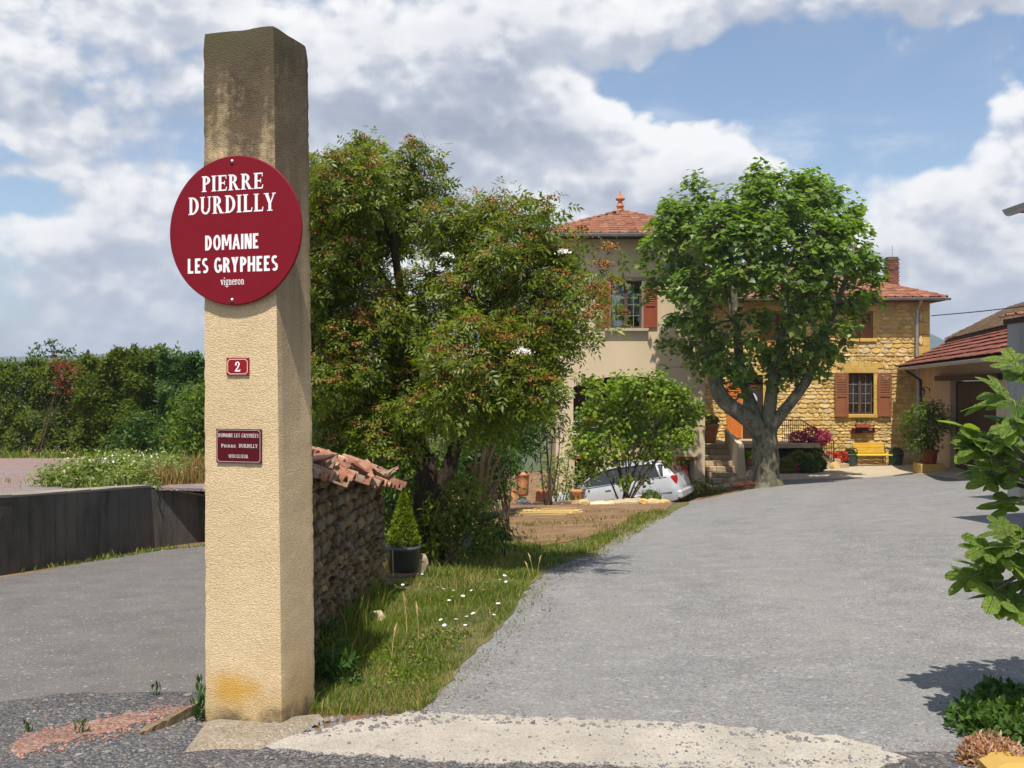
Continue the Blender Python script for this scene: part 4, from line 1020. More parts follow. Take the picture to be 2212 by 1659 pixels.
def gutter(parent, p0, p1, r=.075, name='gutter'):
    b = MB(); p0, p1 = Vector(p0), Vector(p1); d = (p1-p0).normalized(); s = d.cross(Vector((0, 0, 1))).normalized(); n = 8; vs = []
    for p in (p0, p1):
        for rr in (r, r-.012):
            for k in range(n+1): a = math.pi+math.pi*k/n; vs.append(p+s*(rr*math.cos(a))+Vector((0, 0, rr*math.sin(a))))
    m = n+1; fs = []
    for k in range(n): fs += [(k, k+1, 2*m+k+1, 2*m+k), (m+k+1, m+k, 3*m+k, 3*m+k+1)]
    fs += [(0, 2*m, 3*m, m), (n, m+n, 3*m+n, 2*m+n)]+[(k+1, k, m+k, m+k+1) for k in range(n)]+[(2*m+k, 2*m+k+1, 3*m+k+1, 3*m+k) for k in range(n)]
    b.add(vs, fs); b.tube([p0+Vector((0, 0, .0))-s*r*-1, p1-s*r*-1], .012, 6); b.tube([p0-s*r, p1-s*r], .012, 6)
    return b.build(name, MAT['zinc'], parent, world=True)
def tile_mesh(name, mat, w, L, wave=.022, th=.018):
    """interlocking roof tile, x across, y up the slope, z normal; a raised roll at one side"""
    prof = [(-.5, 0), (-.32, .012), (-.05, 0), (.18, .004), (.28, wave), (.40, wave*1.15), (.5, .004)]
    vs = []
    for y, lift in ((-L*.5, th), (L*.56, 0)):
        for x, z in prof: vs.append((x*w, y, z+lift))
    for x, z in prof: vs.append((x*w, -L*.5, z-.004))
    m = len(prof); fs = [(k, k+1, m+k+1, m+k) for k in range(m-1)]+[(2*m+k, 2*m+k+1, k+1, k) for k in range(m-1)]
    b = MB(); b.add(vs, fs); return b.mesh(name, mat, False)
def tile_plane(parent, org, u, v, length, rng, tw, tl, meshes, limit, name='tile', order=None, clip=None):
    """tiles over a roof plane: org at the eave, u along it, v up the slope; rng(s) gives the u-range at slope distance s"""
    u, v = Vector(u).normalized(), Vector(v).normalized(); nrm = u.cross(v).normalized()
    R_ = Matrix((u, v, nrm)).transposed().to_euler(); cells = []
    s = 0
    while s < length-tl*.3:
        a, b = rng(s+tl*.5)
        k0 = math.floor(a/tw); k1 = math.ceil(b/tw)
        for k in range(k0, k1):
            if (k+.5)*tw < a or (k+.5)*tw > b: continue
            cells.append(Vector(org)+u*((k+.5)*tw)+v*(s+tl*.5)+nrm*.02)
        s += tl
    if order: cells.sort(key=order)
    rest = MB()
    for i, p in enumerate(cells):
        me = meshes[random.randrange(len(meshes))]; e = R_.copy(); e.rotate_axis('Z', random.uniform(-.02, .02)); e.rotate_axis('X', random.uniform(-.02, .02)); q = p+nrm*random.uniform(-.004, .008)
        if i < limit: link(name, me, parent, True, None, q, e)
        else: add_scaled(rest, me, Matrix.LocRotScale(q, e, None))
    if rest.v: rest.build('far_tiles', meshes[0].materials[0], parent, world=True, kind='stuff')
    return len(cells)

# ------------------------------------------------------------------ rendered tower house
TY = 33.0; tx0, tx1 = 1.45, 6.40
th_ = thing('rendered_house', 'beige rendered two storey house with a wide arched loggia and pyramid tile roof', 'house', (3.9, TY, -1.6))
def X33(px): return (px-CX)/FOC*TY
def Z33(py): return EYE+(CY-py)/FOC*TY
win = rect(X33(1319), Z33(709), X33(1387), Z33(606))
ax0, ax1 = X33(1238.5), X33(1471); zs, zc, zf_ = Z33(836), Z33(812.5), Z33(937)
arch = [(ax0, zf_), (ax1, zf_), (ax1, zs)]
for k in range(1, 14):
    t = k/14; x = ax1+(ax0-ax1)*t; arch.append((x, zs+(zc-zs)*(1-abs(2*t-1)**2.3)))
arch.append((ax0, zs))
gar = rect(X33(1241), -4.0, X33(1282), Z33(991))
gar2 = rect(X33(1330), -4.0, X33(1500), Z33(991.5)-.02)
b = wall_mb(rect(tx0, -4.2, tx1, Z33(512)), [win, arch, gar, gar2], TY, TY+.38)
b.box((tx0+.19, (TY+.38+38)/2, 1.2), (.38, 38-TY-.38, 10.8)); b.box((tx1-.19, (TY+.38+38)/2, 1.2), (.38, 38-TY-.38, 10.8)); b.box(((tx0+tx1)/2, 37.9, 1.2), (tx1-tx0-.76, .2, 10.8))
b.build('wall', MAT['render'], th_, world=True)
# window surround, sill, ledges
b = MB(); wx0, wx1, wz0, wz1 = win[0][0], win[1][0], win[0][1], win[2][1]
for x in (wx0-.0, wx1): b.box((x+(-.055 if x == wx0 else .055), TY-.012, (wz0+wz1)/2), (.11, .05, wz1-wz0))
b.box(((wx0+wx1)/2, TY-.012, wz1+.06), (wx1-wx0+.24, .05, .11)); b.build('window_surround', MAT['crust'], th_, world=True)
b = MB(); b.box(((wx0+wx1)/2, TY-.05, wz0-.05), (wx1-wx0+.40, .24, .09)); b.build('window_sill', MAT['apron'], th_, world=True)
casement(th_, wx0+.01, wx1-.01, wz0+.01, wz1-.01, TY+.20, 2, 4)
b = MB(); b.box(((wx0+wx1)/2, TY+.9, (wz0+wz1)/2), (2.2, .02, 2.4)); b.build('room_back', MAT['dark'], th_, world=True)
SW = X33(1419)-X33(1389)
shutter(th_, 'shutter', MAT['redshutter'], X33(1404.5), TY-.05, Z33(707), Z33(611), SW, .5)
shutter(th_, 'shutter', MAT['redshutter'], X33(1302), TY-.05, Z33(707), Z33(611), SW, .5)
# loggia room, railing, ledge
b = MB(); zt = zc+.35
b.add([(ax0-.6, TY+.4, zf_-.02), (ax1+.6, TY+.4, zf_-.02), (ax1+.6, TY+3, zf_-.02), (ax0-.6, TY+3, zf_-.02), (ax0-.6, TY+.4, zt), (ax1+.6, TY+.4, zt), (ax1+.6, TY+3, zt), (ax0-.6, TY+3, zt)], [(0, 1, 2, 3), (7, 6, 5, 4), (2, 6, 7, 3), (1, 5, 6, 2), (0, 3, 7, 4)])
b.build('loggia_room', MAT['inside'], th_, world=True)
b = MB(); b.box(((ax0+ax1)/2, TY+2.9, zf_+1.0), (1.0, .06, 2.0)); b.build('loggia_door', MAT['darkwood'], th_, world=True)
b = MB(); b.box(((ax0+ax1)/2, TY-.03, zf_-.06), (ax1-ax0+.10, .30, .10)); b.build('loggia_ledge', MAT['apron'], th_, world=True)
b = MB(); zr = Z33(911); b.tube([(ax0, TY+.06, zr), (ax1, TY+.06, zr)], .022, 6)
b.tube([(ax0, TY+.06, zf_+.06), (ax1, TY+.06, zf_+.06)], .015, 6)
rail = b.build('railing', MAT['zinc'], th_, world=True)
me = None
for k in range(34):
    x = ax0+(k+.5)*(ax1-ax0)/34
    if me is None: c = MB(); c.tube([(0, 0, zf_), (0, 0, zr)], .009, 5); me = c.mesh('baluster', MAT['zinc'])
    o = link('baluster', me, rail, False); o.matrix_parent_inverse = root_matrix(rail).inverted(); o.location = (x, TY+.06, 0)
# garage
for q, hole in enumerate((gar, gar2)):
    xa, xb, za, zb = hole[0][0], hole[1][0], hole[0][1], hole[2][1]
    b = MB(); b.box(((xa+xb)/2, TY+.8, (za+zb)/2), (xb-xa+.8, .04, zb-za+.4)); b.build('garage_door', MAT['darkwood'] if q else MAT['dark'], th_, world=True)
    b = MB(); b.box(((xa+xb)/2, TY-.006, zb+.05), (xb-xa+.2, .03, .10)); b.build('lintel', MAT['redshutter'], th_, world=True)
# roof
ez = Z33(512)-.02; ov = .62; fx0, fx1, fy0, fy1 = tx0-ov, tx1+ov+.15, TY-ov, 38+ov; apex = Vector((3.86, 35.5, 7.86)); eaves = 6.62
b = MB(); cs = [(fx0, fy0, eaves), (fx1, fy0, eaves), (fx1, fy1, eaves), (fx0, fy1, eaves)]
b.add(cs+[tuple(apex)], [(0, 1, 4), (1, 2, 4), (2, 3, 4), (3, 0, 4)]); b.add([(x, y, z-.10) for x, y, z in cs]+cs, [(3, 2, 1, 0), (0, 1, 5, 4), (1, 2, 6, 5), (2, 3, 7, 6), (3, 0, 4, 7)])
rf = b.build('roof', MAT['darkwood'], th_, world=True)
TM = [tile_mesh('tile', MAT['rooftile'], .30, .34) for _ in range(3)]
vv = Vector((0, apex.y-fy0, apex.z-eaves)); SL = vv.length
tile_plane(rf, (fx0, fy0, eaves), (1, 0, 0), vv, SL, lambda s: ((apex.x-fx0)*s/SL, (fx1-fx0)-(fx1-apex.x)*s/SL), .30, .34, TM, 300)
vv = Vector((apex.x-fx0, 0, apex.z-eaves)); L2 = vv.length
tile_plane(rf, (fx0, fy1, eaves), (0, -1, 0), vv, L2, lambda s: ((fy1-apex.y)*s/L2, (fy1-fy0)-(apex.y-fy0)*s/L2), .30, .34, TM, 0)
vv = Vector((apex.x-fx1, 0, apex.z-eaves)); L3 = vv.length
tile_plane(rf, (fx1, fy0, eaves), (0, 1, 0), vv, L3, lambda s: ((apex.y-fy0)*s/L3, (fy1-fy0)-(fy1-apex.y)*s/L3), .30, .34, TM, 0)
def ridge_tiles(parent, p0, p1, r=.12, L=.36, mat='rooftile'):
    p0, p1 = Vector(p0), Vector(p1); d = p1-p0; n_ = max(1, int(d.length/L)); me = canal_tile(L*1.1, r, .02, 170); me.materials.clear(); me.materials.append(MAT[mat]); me.name = 'ridge_tile'
    X_ = d.normalized(); Y_ = Vector((0, 0, 1)).cross(X_).normalized(); Z_ = X_.cross(Y_); e = Matrix((X_, Y_, Z_)).transposed().to_euler()
    for k in range(n_): link('ridge_tile', me, parent, True, None, p0+d*((k+.5)/n_)+Z_*(.045+random.uniform(0, .01)), e)
for cpt in cs[:2]: ridge_tiles(rf, cpt, apex)
gutter(th_, (fx0, fy0-.07, eaves-.02), (fx1, fy0-.07, eaves-.02), .085)
b = MB(); b.lathe([(.17, 0), (.17, .08), (.11, .10), (.10, .18), (.15, .20), (.13, .24), (.075, .36), (.07, .40), (.16, .44), (.17, .50), (.12, .53), (.06, .58), (.02, .74), (.004, .80)], 14, (apex.x, apex.y, apex.z-.02)); b.build('finial', MAT['terracotta'], th_, True, True)

# ------------------------------------------------------------------ golden stone house
HY = 37.5; hx0, hx1 = 6.42, 15.73
sh = thing('stone_house', 'golden rubble stone farmhouse with brown shutters and a hipped tile roof', 'house', (11, HY, -1.35))
def X37(px): return (px-CX)/FOC*HY
def Z37(py): return EYE+(CY-py)/FOC*HY
HT = 4.98
lw = rect(X37(1832), Z37(895), X37(1887), Z37(806)); uw = rect(X37(1829), Z37(731), X37(1885), Z37(672)); dw = rect(X37(1604), -.36, X37(1648), Z37(810.5))
uw2 = rect(X37(1640), Z37(742), X37(1690), Z37(672))
# the wall proper stands a little behind the faces of its stones
b = wall_mb(rect(hx0, -2.2, hx1-.02, HT), [lw, uw, dw, uw2], HY, HY+.45)
b.box((hx1-.25, (HY+.45+44)/2, 1.4), (.45, 44-HY-.45, 7.2)); b.build('wall', MAT['goldmortar'], sh, world=True)
QX = .42
def blocked(x, z):
    for r, m_ in ((lw, .0), (uw, .0), (dw, .0), (uw2, 0)):
        if r[0][0]-.16-m_ < x < r[1][0]+.16+m_ and r[0][1]-.14 < z < r[2][1]+.24: return True
    if x > hx1-QX-.02: return True
    if Z37(806)+.22 < z < Z37(785) and X37(1808) < x < X37(1911): return True
    return False
SV = [rock_mesh('stone', MAT['goldstone'], .20, .22) for _ in range(16)]
stones = stone_rows(hx0+.05, -1.5, hx1-QX, HT-.05, .085, .20, .15, .48, blocked, .010)
def vis(r):
    px = CX+r[0]*FOC/HY; py = CY-(r[1]-EYE)*FOC/HY
    score = r[2]*r[3]
    if px < 1700: score *= .25
    if px < 1600: score *= .2
    if 1640 < px < 1840 and py < 800: score *= .3
    return -score
stones.sort(key=vis); rest = MB()
for i, (x, z, w, hh) in enumerate(stones):
    d = random.uniform(.10, .13); y = HY+.047-d*.22+random.uniform(-.010, .010)
    me = random.choice(SV); sc = (w*1.04, d, hh*1.06)
    if i < 300: link('stone', me, sh, True, None, (x, y, z), (random.uniform(-.07, .07), random.uniform(-.03, .03), random.uniform(-.04, .04)), sc)
    else: add_scaled(rest, me, Matrix.LocRotScale(Vector((x, y, z)), Euler((random.uniform(-.06, .06), random.uniform(-.03, .03), 0)), Vector(sc)))
rest.build('small_stones', MAT['goldstone'], sh, world=True, kind='stuff')
# dressed stones: quoins, lintels, jambs, sills, relieving arch
z = -1.45; k = 0
while z < HT-.1:
    hh = random.uniform(.32, .46); w = QX if k % 2 else .28
    b = MB(); b.box((hx1-w/2, HY-.02+.12, z+hh/2), (w-.01, .30, hh-.012), ch=.012); b.build('quoin', MAT['goldcut'], sh, world=True)
    if w < QX: 
        me = random.choice(SV); link('stone', me, sh, True, None, (hx1-w-.07, HY-.01, z+hh/2), (0, 0, 0), (.14, .15, hh*.95))
    z += hh; k += 1
def dressed(name, x0, z0, x1, z1, y=-.035, d=.22, ch=.015):
    b = MB(); b.box(((x0+x1)/2, HY+y+d/2, (z0+z1)/2), (x1-x0, d, z1-z0), ch=ch); return b.build(name, MAT['goldcut'], sh, world=True)
for r in (lw, uw, dw, uw2):
    x0, x1, z0, z1 = r[0][0], r[1][0], r[0][1], r[2][1]
    dressed('lintel', x0-.16, z1, x1+.16, z1+.22)
    if r is not dw: dressed('sill', x0-.14, z0-.13, x1+.14, z0-.002, -.09, .30)
    for a in (x0-.15, x1):
        zz = z0
        while zz < z1-.05:
            hh = min(random.uniform(.35, .6), z1-zz); dressed('jamb_stone', a, zz+.004, a+.15, zz+hh-.004, -.025); zz += hh
for px0, py0, px1, py1 in ((1821, 797, 1836, 781), (1836.5, 795, 1854, 780), (1854.5, 795, 1866, 774), (1866.5, 795, 1882, 780), (1882.5, 797, 1907, 782)):
    dressed('voussoir', X37(px0), Z37(py0)+.02, X37(px1), Z37(py1), -.03, .2, .02)
for px0, px1 in ((1808, 1820), (1908, 1912)): link('stone', random.choice(SV), sh, True, None, (X37((px0+px1)/2), HY-.01, Z37(790)), (0, 0, 0), (X37(px1)-X37(px0), .15, .22))
casement(sh, lw[0][0]+.01, lw[1][0]-.01, lw[0][1]+.01, lw[2][1]-.01, HY+.17, 2, 4)
b = MB(); b.box(((lw[0][0]+lw[1][0])/2, HY+.8, (lw[0][1]+lw[2][1])/2), (2, .02, 2.4)); b.build('room_back', MAT['dark'], sh, world=True)
shutter(sh, 'shutter', MAT['shutter'], X37(1815.5), HY-.14, Z37(899.5), Z37(806), X37(1830)-X37(1801), .52)
shutter(sh, 'shutter', MAT['shutter'], X37(1908.5), HY-.14, Z37(899), Z37(805.5), X37(1923.5)-X37(1894), .52)
uwm = (uw[0][0]+uw[1][0])/2
for s_ in (-1, 1): shutter(sh, 'shutter', MAT['shutter'], uwm+s_*(X37(1885)-X37(1829))/4, HY+.03, uw[0][1]+.01, uw[2][1]-.01, (X37(1885)-X37(1829))/2-.03, .5)
um2 = (uw2[0][0]+uw2[1][0])/2
for s_ in (-1, 1): shutter(sh, 'shutter', MAT['shutter'], um2+s_*.21, HY+.03, uw2[0][1]+.01, uw2[2][1]-.01, .41, .5)
for r in (uw, uw2): b = MB(); b.box(((r[0][0]+r[1][0])/2, HY+.5, (r[0][1]+r[2][1])/2), (1.6, .03, 1.8)); b.build('room_back', MAT['dark'], sh, world=True)
# front door with a leaded glass panel and its orange shutter
dx0, dx1, dz0, dz1 = dw[0][0], dw[1][0], dw[0][1], dw[2][1]
b = MB(); b.box(((dx0+dx1)/2, HY+.26, (dz0+dz1)/2), (dx1-dx0, .05, dz1-dz0)); dr = b.build('door', MAT['darkwood'], sh, world=True)
b = MB(); zt = EYE+(CY-833)/FOC*HY; b.box(((dx0+dx1)/2, HY+.21, zt), (dx1-dx0-.02, .06, .09)); b.box(((dx0+dx1)/2, HY+.22, zt-.13), (dx1-dx0-.12, .04, .04)); b.build('door_rail', MAT['shutter'], dr, world=True)
b = MB(); g0, g1 = EYE+(CY-908)/FOC*HY, EYE+(CY-842)/FOC*HY; xm = (dx0+dx1)/2
b.box((xm, HY+.222, (g0+g1)/2), (dx1-dx0-.16, .012, g1-g0)); b.build('door_glass', MAT['plaquered'] if False else flat_mat('leaded_glass', (.055, .04, .07), .15), dr, world=True)
b = MB()
for sx in (-1, 1):
    for (cx_, cz_, w_, h_, t_) in ((.13, .30, .15, .34, .4), (.10, .02, .13, .22, -.5), (.16, -.28, .12, .26, .2)):
        pts = [(xm+sx*cx_+w_/2*math.cos(a)*math.cos(t_*sx)-h_/2*math.sin(a)*math.sin(t_*sx), (g0+g1)/2+cz_+h_/2*math.sin(a)*math.cos(t_)+w_/2*math.cos(a)*math.sin(t_)*.3) for a in [2*math.pi*k/10 for k in range(10)]]
        b.prism(pts, HY+.215, HY+.208)
b.build('glass_pattern', MAT['curtain'], dr, world=True)
shutter(sh, 'shutter', MAT['orangewood'], X37(1584), HY-.15, -.30, Z37(812), X37(1600)-X37(1568), .3)
# roof
rex0, rex1, rey = 6.0, 16.12, 36.9; re = 4.93; kk = 3.9; rise = .385
rz_ = re+kk*rise
A = Vector((rex0, rey, re)); B = Vector((rex1, rey, re)); Cc = Vector((rex1-kk, rey+kk, rz_)); D = Vector((rex0, rey+kk, rz_)); E = Vector((rex1, rey+2*kk, re)); F_ = Vector((rex0, rey+2*kk, re))
b = MB(); b.add([A, B, Cc, D, E, F_], [(0, 1, 2, 3), (1, 4, 2), (3, 2, 4, 5)])
for p, q in ((A, B), (B, E)): dn = Vector((0, 0, -.11)); b.add([p, q, q+dn, p+dn], [(0, 3, 2, 1)])
b.add([A+Vector((0, 0, -.11)), B+Vector((0, 0, -.11)), E+Vector((0, 0, -.11)), F_+Vector((0, 0, -.11))], [(3, 2, 1, 0)])
rf2 = b.build('roof', MAT['darkwood'], sh, world=True)
TM2 = [tile_mesh('tile', MAT['rooftile'], .33, .38, .03) for _ in range(3)]
v2 = Vector((0, kk, rz_-re)); S2 = v2.length
def vis2(p):
    px = CX+p.x*FOC/p.y; return 0 if px > 1850 else (1 if px < 1640 else 2)
tile_plane(rf2, A, (1, 0, 0), v2, S2, lambda s: (0, (rex1-rex0)-kk*s/S2), .33, .38, TM2, 200, order=vis2)
v3 = Vector((-kk, 0, rz_-re)); tile_plane(rf2, B, (0, 1, 0), v3, v3.length, lambda s: (kk*s/v3.length, 2*kk-kk*s/v3.length), .33, .38, TM2, 0)
ridge_tiles(rf2, B, Cc); ridge_tiles(rf2, D, Cc)
gutter(sh, (rex0, rey-.07, re-.03), (rex1+.1, rey-.07, re-.03), .08)
b = MB(); gx = (1980-CX)/FOC*37.3; b.tube([(gx, rey-.06, re-.10), (gx, 37.25, re-.45), (gx, 37.28, -.9)], .055, 8); b.build('downpipe', MAT['zinc'], sh, world=True)
# chimney with brick courses
ch = thing('chimney_stack', 'slim red brick chimney above the right hip of the stone house', 'chimney', (15.25, 40.0, 4.9))
b = MB(); b.box((0, 0, .9), (.36, .36, 1.8)); b.build('core', MAT['goldmortar'], ch)
me = None; bm = [(.20, .10, .075)]
for row in range(21):
    for side in range(4):
        for q in range(2):
            if me is None: c = MB(); c.box((0, 0, 0), (.195, .06, .066), ch=.006); me = c.mesh('brick', surf('chimney_brick', [(0, (.11, .04, .026)), (1, (.25, .085, .05))], 3, 4, .6, .9, 40, .006, rand=.55, hue=((.20, .15, .10), .6)))
            o_ = (-.1+.2*q)+(.05 if row % 2 else -.03); a = side*math.pi/2
            p = Vector((o_, -.185, .06+row*.082)); p.rotate(Euler((0, 0, a))); link('brick', me, ch, False, None, p, (0, 0, a))
b = MB(); b.box((0, 0, 1.80), (.48, .48, .06)); b.box((0, 0, 1.87), (.40, .40, .08)); b.build('cap', MAT['mosstile'], ch)
b = MB(); b.tube([(0, -.1, 1.2), (0, -.1, 2.35)], .012, 5); b.tube([(-.12, -.1, 2.2), (.12, -.1, 2.2)], .008, 5); b.build('aerial', MAT['zinc'], ch)

# ------------------------------------------------------------------ barn on the right, running towards the camera
bn = thing('barn', 'long low barn in shade with brown tiled roof and big dark plank door', 'barn', (13.2, 32, -1.0))
ba = Vector((14.95, 36.5)); bd = Vector((-.253, -1)).normalized(); bn_ = Vector((-bd.y*-1, bd.x*-1))     # bn_ points out of the yard wall
bn_ = Vector((bd.y, -bd.x)); 
if bn_.x > 0: bn_ = -bn_
BL = 17.0; BZ = EYE-1.72+.58+1.72   # gutter height
BZ = EYE+.58
def BP(t, off, z): p = ba+bd*t+bn_*off; return Vector((p.x, p.y, z))
Mb = Matrix((( bd.x, -bn_.x, 0, ba.x), (bd.y, -bn_.y, 0, ba.y), (0, 0, 1, 0), (0, 0, 0, 1)))   # local x along the wall, y into it
door = rect(6.2, -3, 12.4, EYE+.10)
b = wall_mb(rect(0, -3, BL, BZ+.15), [door], 0, .35); b.v = [tuple(Mb @ Vector(p)) for p in b.v]
b2 = MB(); b2.box((BL-.17, 2.8, .4), (.34, 4.8, 5.0), Mb); b.v += []; off = len(b.v); b.v += b2.v; b.f += [tuple(i+off for i in f) for f in b2.f]
b.build('wall', MAT['barnwall'], bn, world=True)
b = MB(); b.box((8.6, -.05, EYE+.18), (9.0, .16, .16), Mb); b.build('door_beam', MAT['darkwood'], bn, world=True)
me = None; dr2 = None
b = MB(); b.box((9.3, .22, -.5), (6.2, .05, 4.6), Mb); dr2 = b.build('door', MAT['darkwood'], bn, world=True)
for k in range(22):
    c = MB(); c.box((6.32+k*.285, .175+random.uniform(-.004, .004), -.45), (.272, .04, 4.4), Mb); c.build('plank', MAT['darkwood'], dr2, world=True)
# roof: smooth brown tiles below, an older lichened roof above
w1, rise1 = 1.75, 1.02; w2, rise2 = 3.4, 2.3; ovh = .6
e0 = -ovh; 
def roof_pt(t, q): return BP(t, -q, 0)      # q metres in from the wall face
slope = .52
zq = lambda q: BZ+.05+(q+ovh)*slope
b = MB(); q1, q2 = 1.15, 3.1
for (qa, qb, lift) in ((-ovh, q1, 0), (q1-.15, q2, .16), ):
    p = [roof_pt(-.9, qa), roof_pt(BL+.5, qa), roof_pt(BL+.5, qb), roof_pt(-.9, qb)]
    z = [zq(qa)+lift, zq(qa)+lift, zq(qb)+lift, zq(qb)+lift]
    b.add([(v.x, v.y, zz) for v, zz in zip(p, z)]+[(v.x, v.y, zz-.09-lift*1.2) for v, zz in zip(p, z)], [(0, 1, 2, 3), (7, 6, 5, 4), (0, 4, 5, 1), (1, 5, 6, 2), (2, 6, 7, 3), (3, 7, 4, 0)])
p = [roof_pt(-.9, q2), roof_pt(BL+.5, q2), roof_pt(BL+.5, q2+3.5), roof_pt(-.9, q2+3.5)]; z = [zq(q2)+.16]*2+[zq(q2)+.16-1.8]*2
b.add([(v.x, v.y, zz) for v, zz in zip(p, z)], [(0, 1, 2, 3)])
rf3 = b.build('roof', MAT['darkwood'], bn, world=True)
def flat_tile(name, mat, w, L, th=.02):
    c = MB(); c.box((0, 0, .012), (w-.008, L*1.12, th)); me = c.mesh(name, mat)
    for v in me.vertices:
        if v.co.y < 0: v.co.z += .04
    return me
vv = BP(0, -1, slope)-BP(0, 0, 0); uu = Vector((bd.x, bd.y, 0))
def nearest(p): return abs(p.y-29)
tile_plane(rf3, tuple(roof_pt(-.9, -ovh)+Vector((0, 0, zq(-ovh)))), uu, vv, (q1+ovh)*math.sqrt(1+slope*slope), lambda s: (0, BL+1.4), .36, .33, [flat_tile('tile', MAT['browntile'], .36, .33) for _ in range(2)], 150, order=nearest)
tile_plane(rf3, tuple(roof_pt(-.9, q1-.15)+Vector((0, 0, zq(q1-.15)+.16))), uu, vv, (q2-q1+.15)*math.sqrt(1+slope*slope), lambda s: (0, BL+1.4), .26, .28, [tile_mesh('tile', MAT['mosstile'], .26, .28, .05) for _ in range(3)], 150, order=nearest)
gutter(bn, BP(-.2, ovh+.05, BZ), BP(BL+.5, ovh+.05, BZ), .08)
b = MB(); pp = BP(1.1, .09, 0); b.tube([BP(1.1, ovh+.05, BZ-.08), BP(1.1, .12, BZ-.45), (pp.x, pp.y, -1.2)], .05, 8); b.build('downpipe', MAT['iron'], bn, world=True)
# wall lamp on the barn
lp = BP(2.3, .0, 0); lz = EYE+(CY-845)/FOC*lp.y
lm = thing('wall_lantern', 'small black wrought iron lantern on the barn wall', 'wall lamp', (lp.x, lp.y, lz))
b = MB(); q = bn_*.22; b.tube([(0, 0, 0), (q.x*.4, q.y*.4, .14), (q.x, q.y, .12)], .012, 6); b.box((0, 0, .02), (.03, .03, .16)); b.build('bracket', MAT['iron'], lm)
b = MB(); b.lathe([(.0, .11), (.07, .05), (.075, .03)], 8, (q.x, q.y, 0)); b.lathe([(.05, -.19), (.055, -.17), (.02, -.16)], 8, (q.x, q.y, 0)); 
for k in range(6): a = math.pi*k/3; b.tube([(q.x+.065*math.cos(a), q.y+.065*math.sin(a), .035), (q.x+.048*math.cos(a), q.y+.048*math.sin(a), -.18)], .005, 4)
b.build('lantern_frame', MAT['iron'], lm)
b = MB(); b.lathe([(.045, -.17), (.06, .03)], 8, (q.x, q.y, 0)); b.build('lantern_glass', MAT['glass'], lm)

# block wall building at the right edge
bx = (2176-CX)/FOC*16; oz = g(8.5, 16)
ob = thing('block_outbuilding', 'grey block outbuilding with orange tiled edge at the right border', 'outbuilding', (bx+1, 16, oz))
b = MB(); b.box((bx+1.5, 14.3, (oz-.3+2.74)/2), (3.0, 3.4, 2.74-oz+.3)); b.build('wall', MAT['blockwall'], ob, world=True)
b = MB(); b.add([(bx-.02, 12.5, 2.76), (bx+3.1, 12.5, 3.3), (bx+3.1, 16.1, 3.3), (bx-.02, 16.1, 2.76), (bx-.02, 12.5, 2.68), (bx+3.1, 12.5, 3.22), (bx+3.1, 16.1, 3.22), (bx-.02, 16.1, 2.68)], [(0, 1, 2, 3), (7, 6, 5, 4), (0, 4, 5, 1), (1, 5, 6, 2), (2, 6, 7, 3), (3, 7, 4, 0)])
r4 = b.build('roof', MAT['darkwood'], ob, world=True)
tile_plane(r4, (bx-.08, 16.1, 2.77), (0, -1, 0), (3.12, 0, .54), 3.1, lambda s: (0, 3.6), .30, .36, TM2, 110)
# eave of a nearer house that just enters the picture
nx = (2194-CX)/FOC*12
nh = thing('neighbour_house', 'dark eave corner of a nearer house poking in at the right edge', 'house', (nx+3, 8, g(8, 8)))
b = MB(); b.box((nx+3.2, 7.4, 1.9), (5.0, 7.6, 4.2)); b.build('wall', MAT['render'], nh, world=True)
b = MB(); y0_, y1_ = 2.6, 12.0; b.add([(nx, y0_, 3.78), (nx+6.4, y0_, 3.78), (nx+6.4, y1_, 3.78), (nx, y1_, 3.78), (nx, y0_, 3.86), (nx+6.4, y0_, 3.86), (nx+6.4, y1_, 3.86), (nx, y1_, 3.86), (nx+3.2, 7.3, 5.2)], [(3, 2, 1, 0), (0, 1, 5, 4), (1, 2, 6, 5), (2, 3, 7, 6), (3, 0, 4, 7), (4, 5, 8), (5, 6, 8), (6, 7, 8), (7, 4, 8)]); b.build('roof', MAT['mosstile'], nh, world=True)
gutter(nh, (nx-.06, y1_+.05, 3.82), (nx-.06, y0_, 3.82), .07)
# overhead cable
cb = MB(); p0, p1 = P(2012, 682, 37.6), P(2420, 632, 24); cb.tube([p0.lerp(p1, k/16)-Vector((0, 0, .06*math.sin(math.pi*k/16))) for k in range(17)], .018, 5)
tag(cb.build('overhead_cable', MAT['iron'], None), 'thin overhead cable from the stone house corner across the sky', 'cable')

# ------------------------------------------------------------------ steps and landing before the door
lt = -.345; LX0, LX1, LY0 = 6.43, (1772-CX)/FOC*34.5, 34.5
ld = thing('door_landing', 'raised stone landing with dark recess below at the front door', 'landing', ((LX0+LX1)/2, 36, -1.35))
b = MB(); b.box(((LX0+LX1)/2, (LY0+HY-.05)/2, lt-.08), (LX1-LX0, HY-.05-LY0, .16), ch=.01); b.build('slab', MAT['steps'], ld, world=True)
b = MB(); b.box(((LX0+LX1)/2, HY-.5, -.9), (LX1-LX0-.1, .6, 1.0)); b.box((LX1-.2, (LY0+HY)/2+.2, -.95), (.3, 2.2, 1.05)); b.build('recess_wall', MAT['mortar'], ld, world=True)
b = MB(); b.box(((1664-CX)/FOC*34.6, 34.75, -.95), (.3, .35, 1.05)); b.build('pier', MAT['goldmortar'], ld, world=True)
fl = thing('front_steps', 'flight of tan stone steps beside the corner of the rendered house', 'steps', (7.0, 33, -1.55))
nst = 7; z0s = -1.50; rs = (lt-z0s)/nst
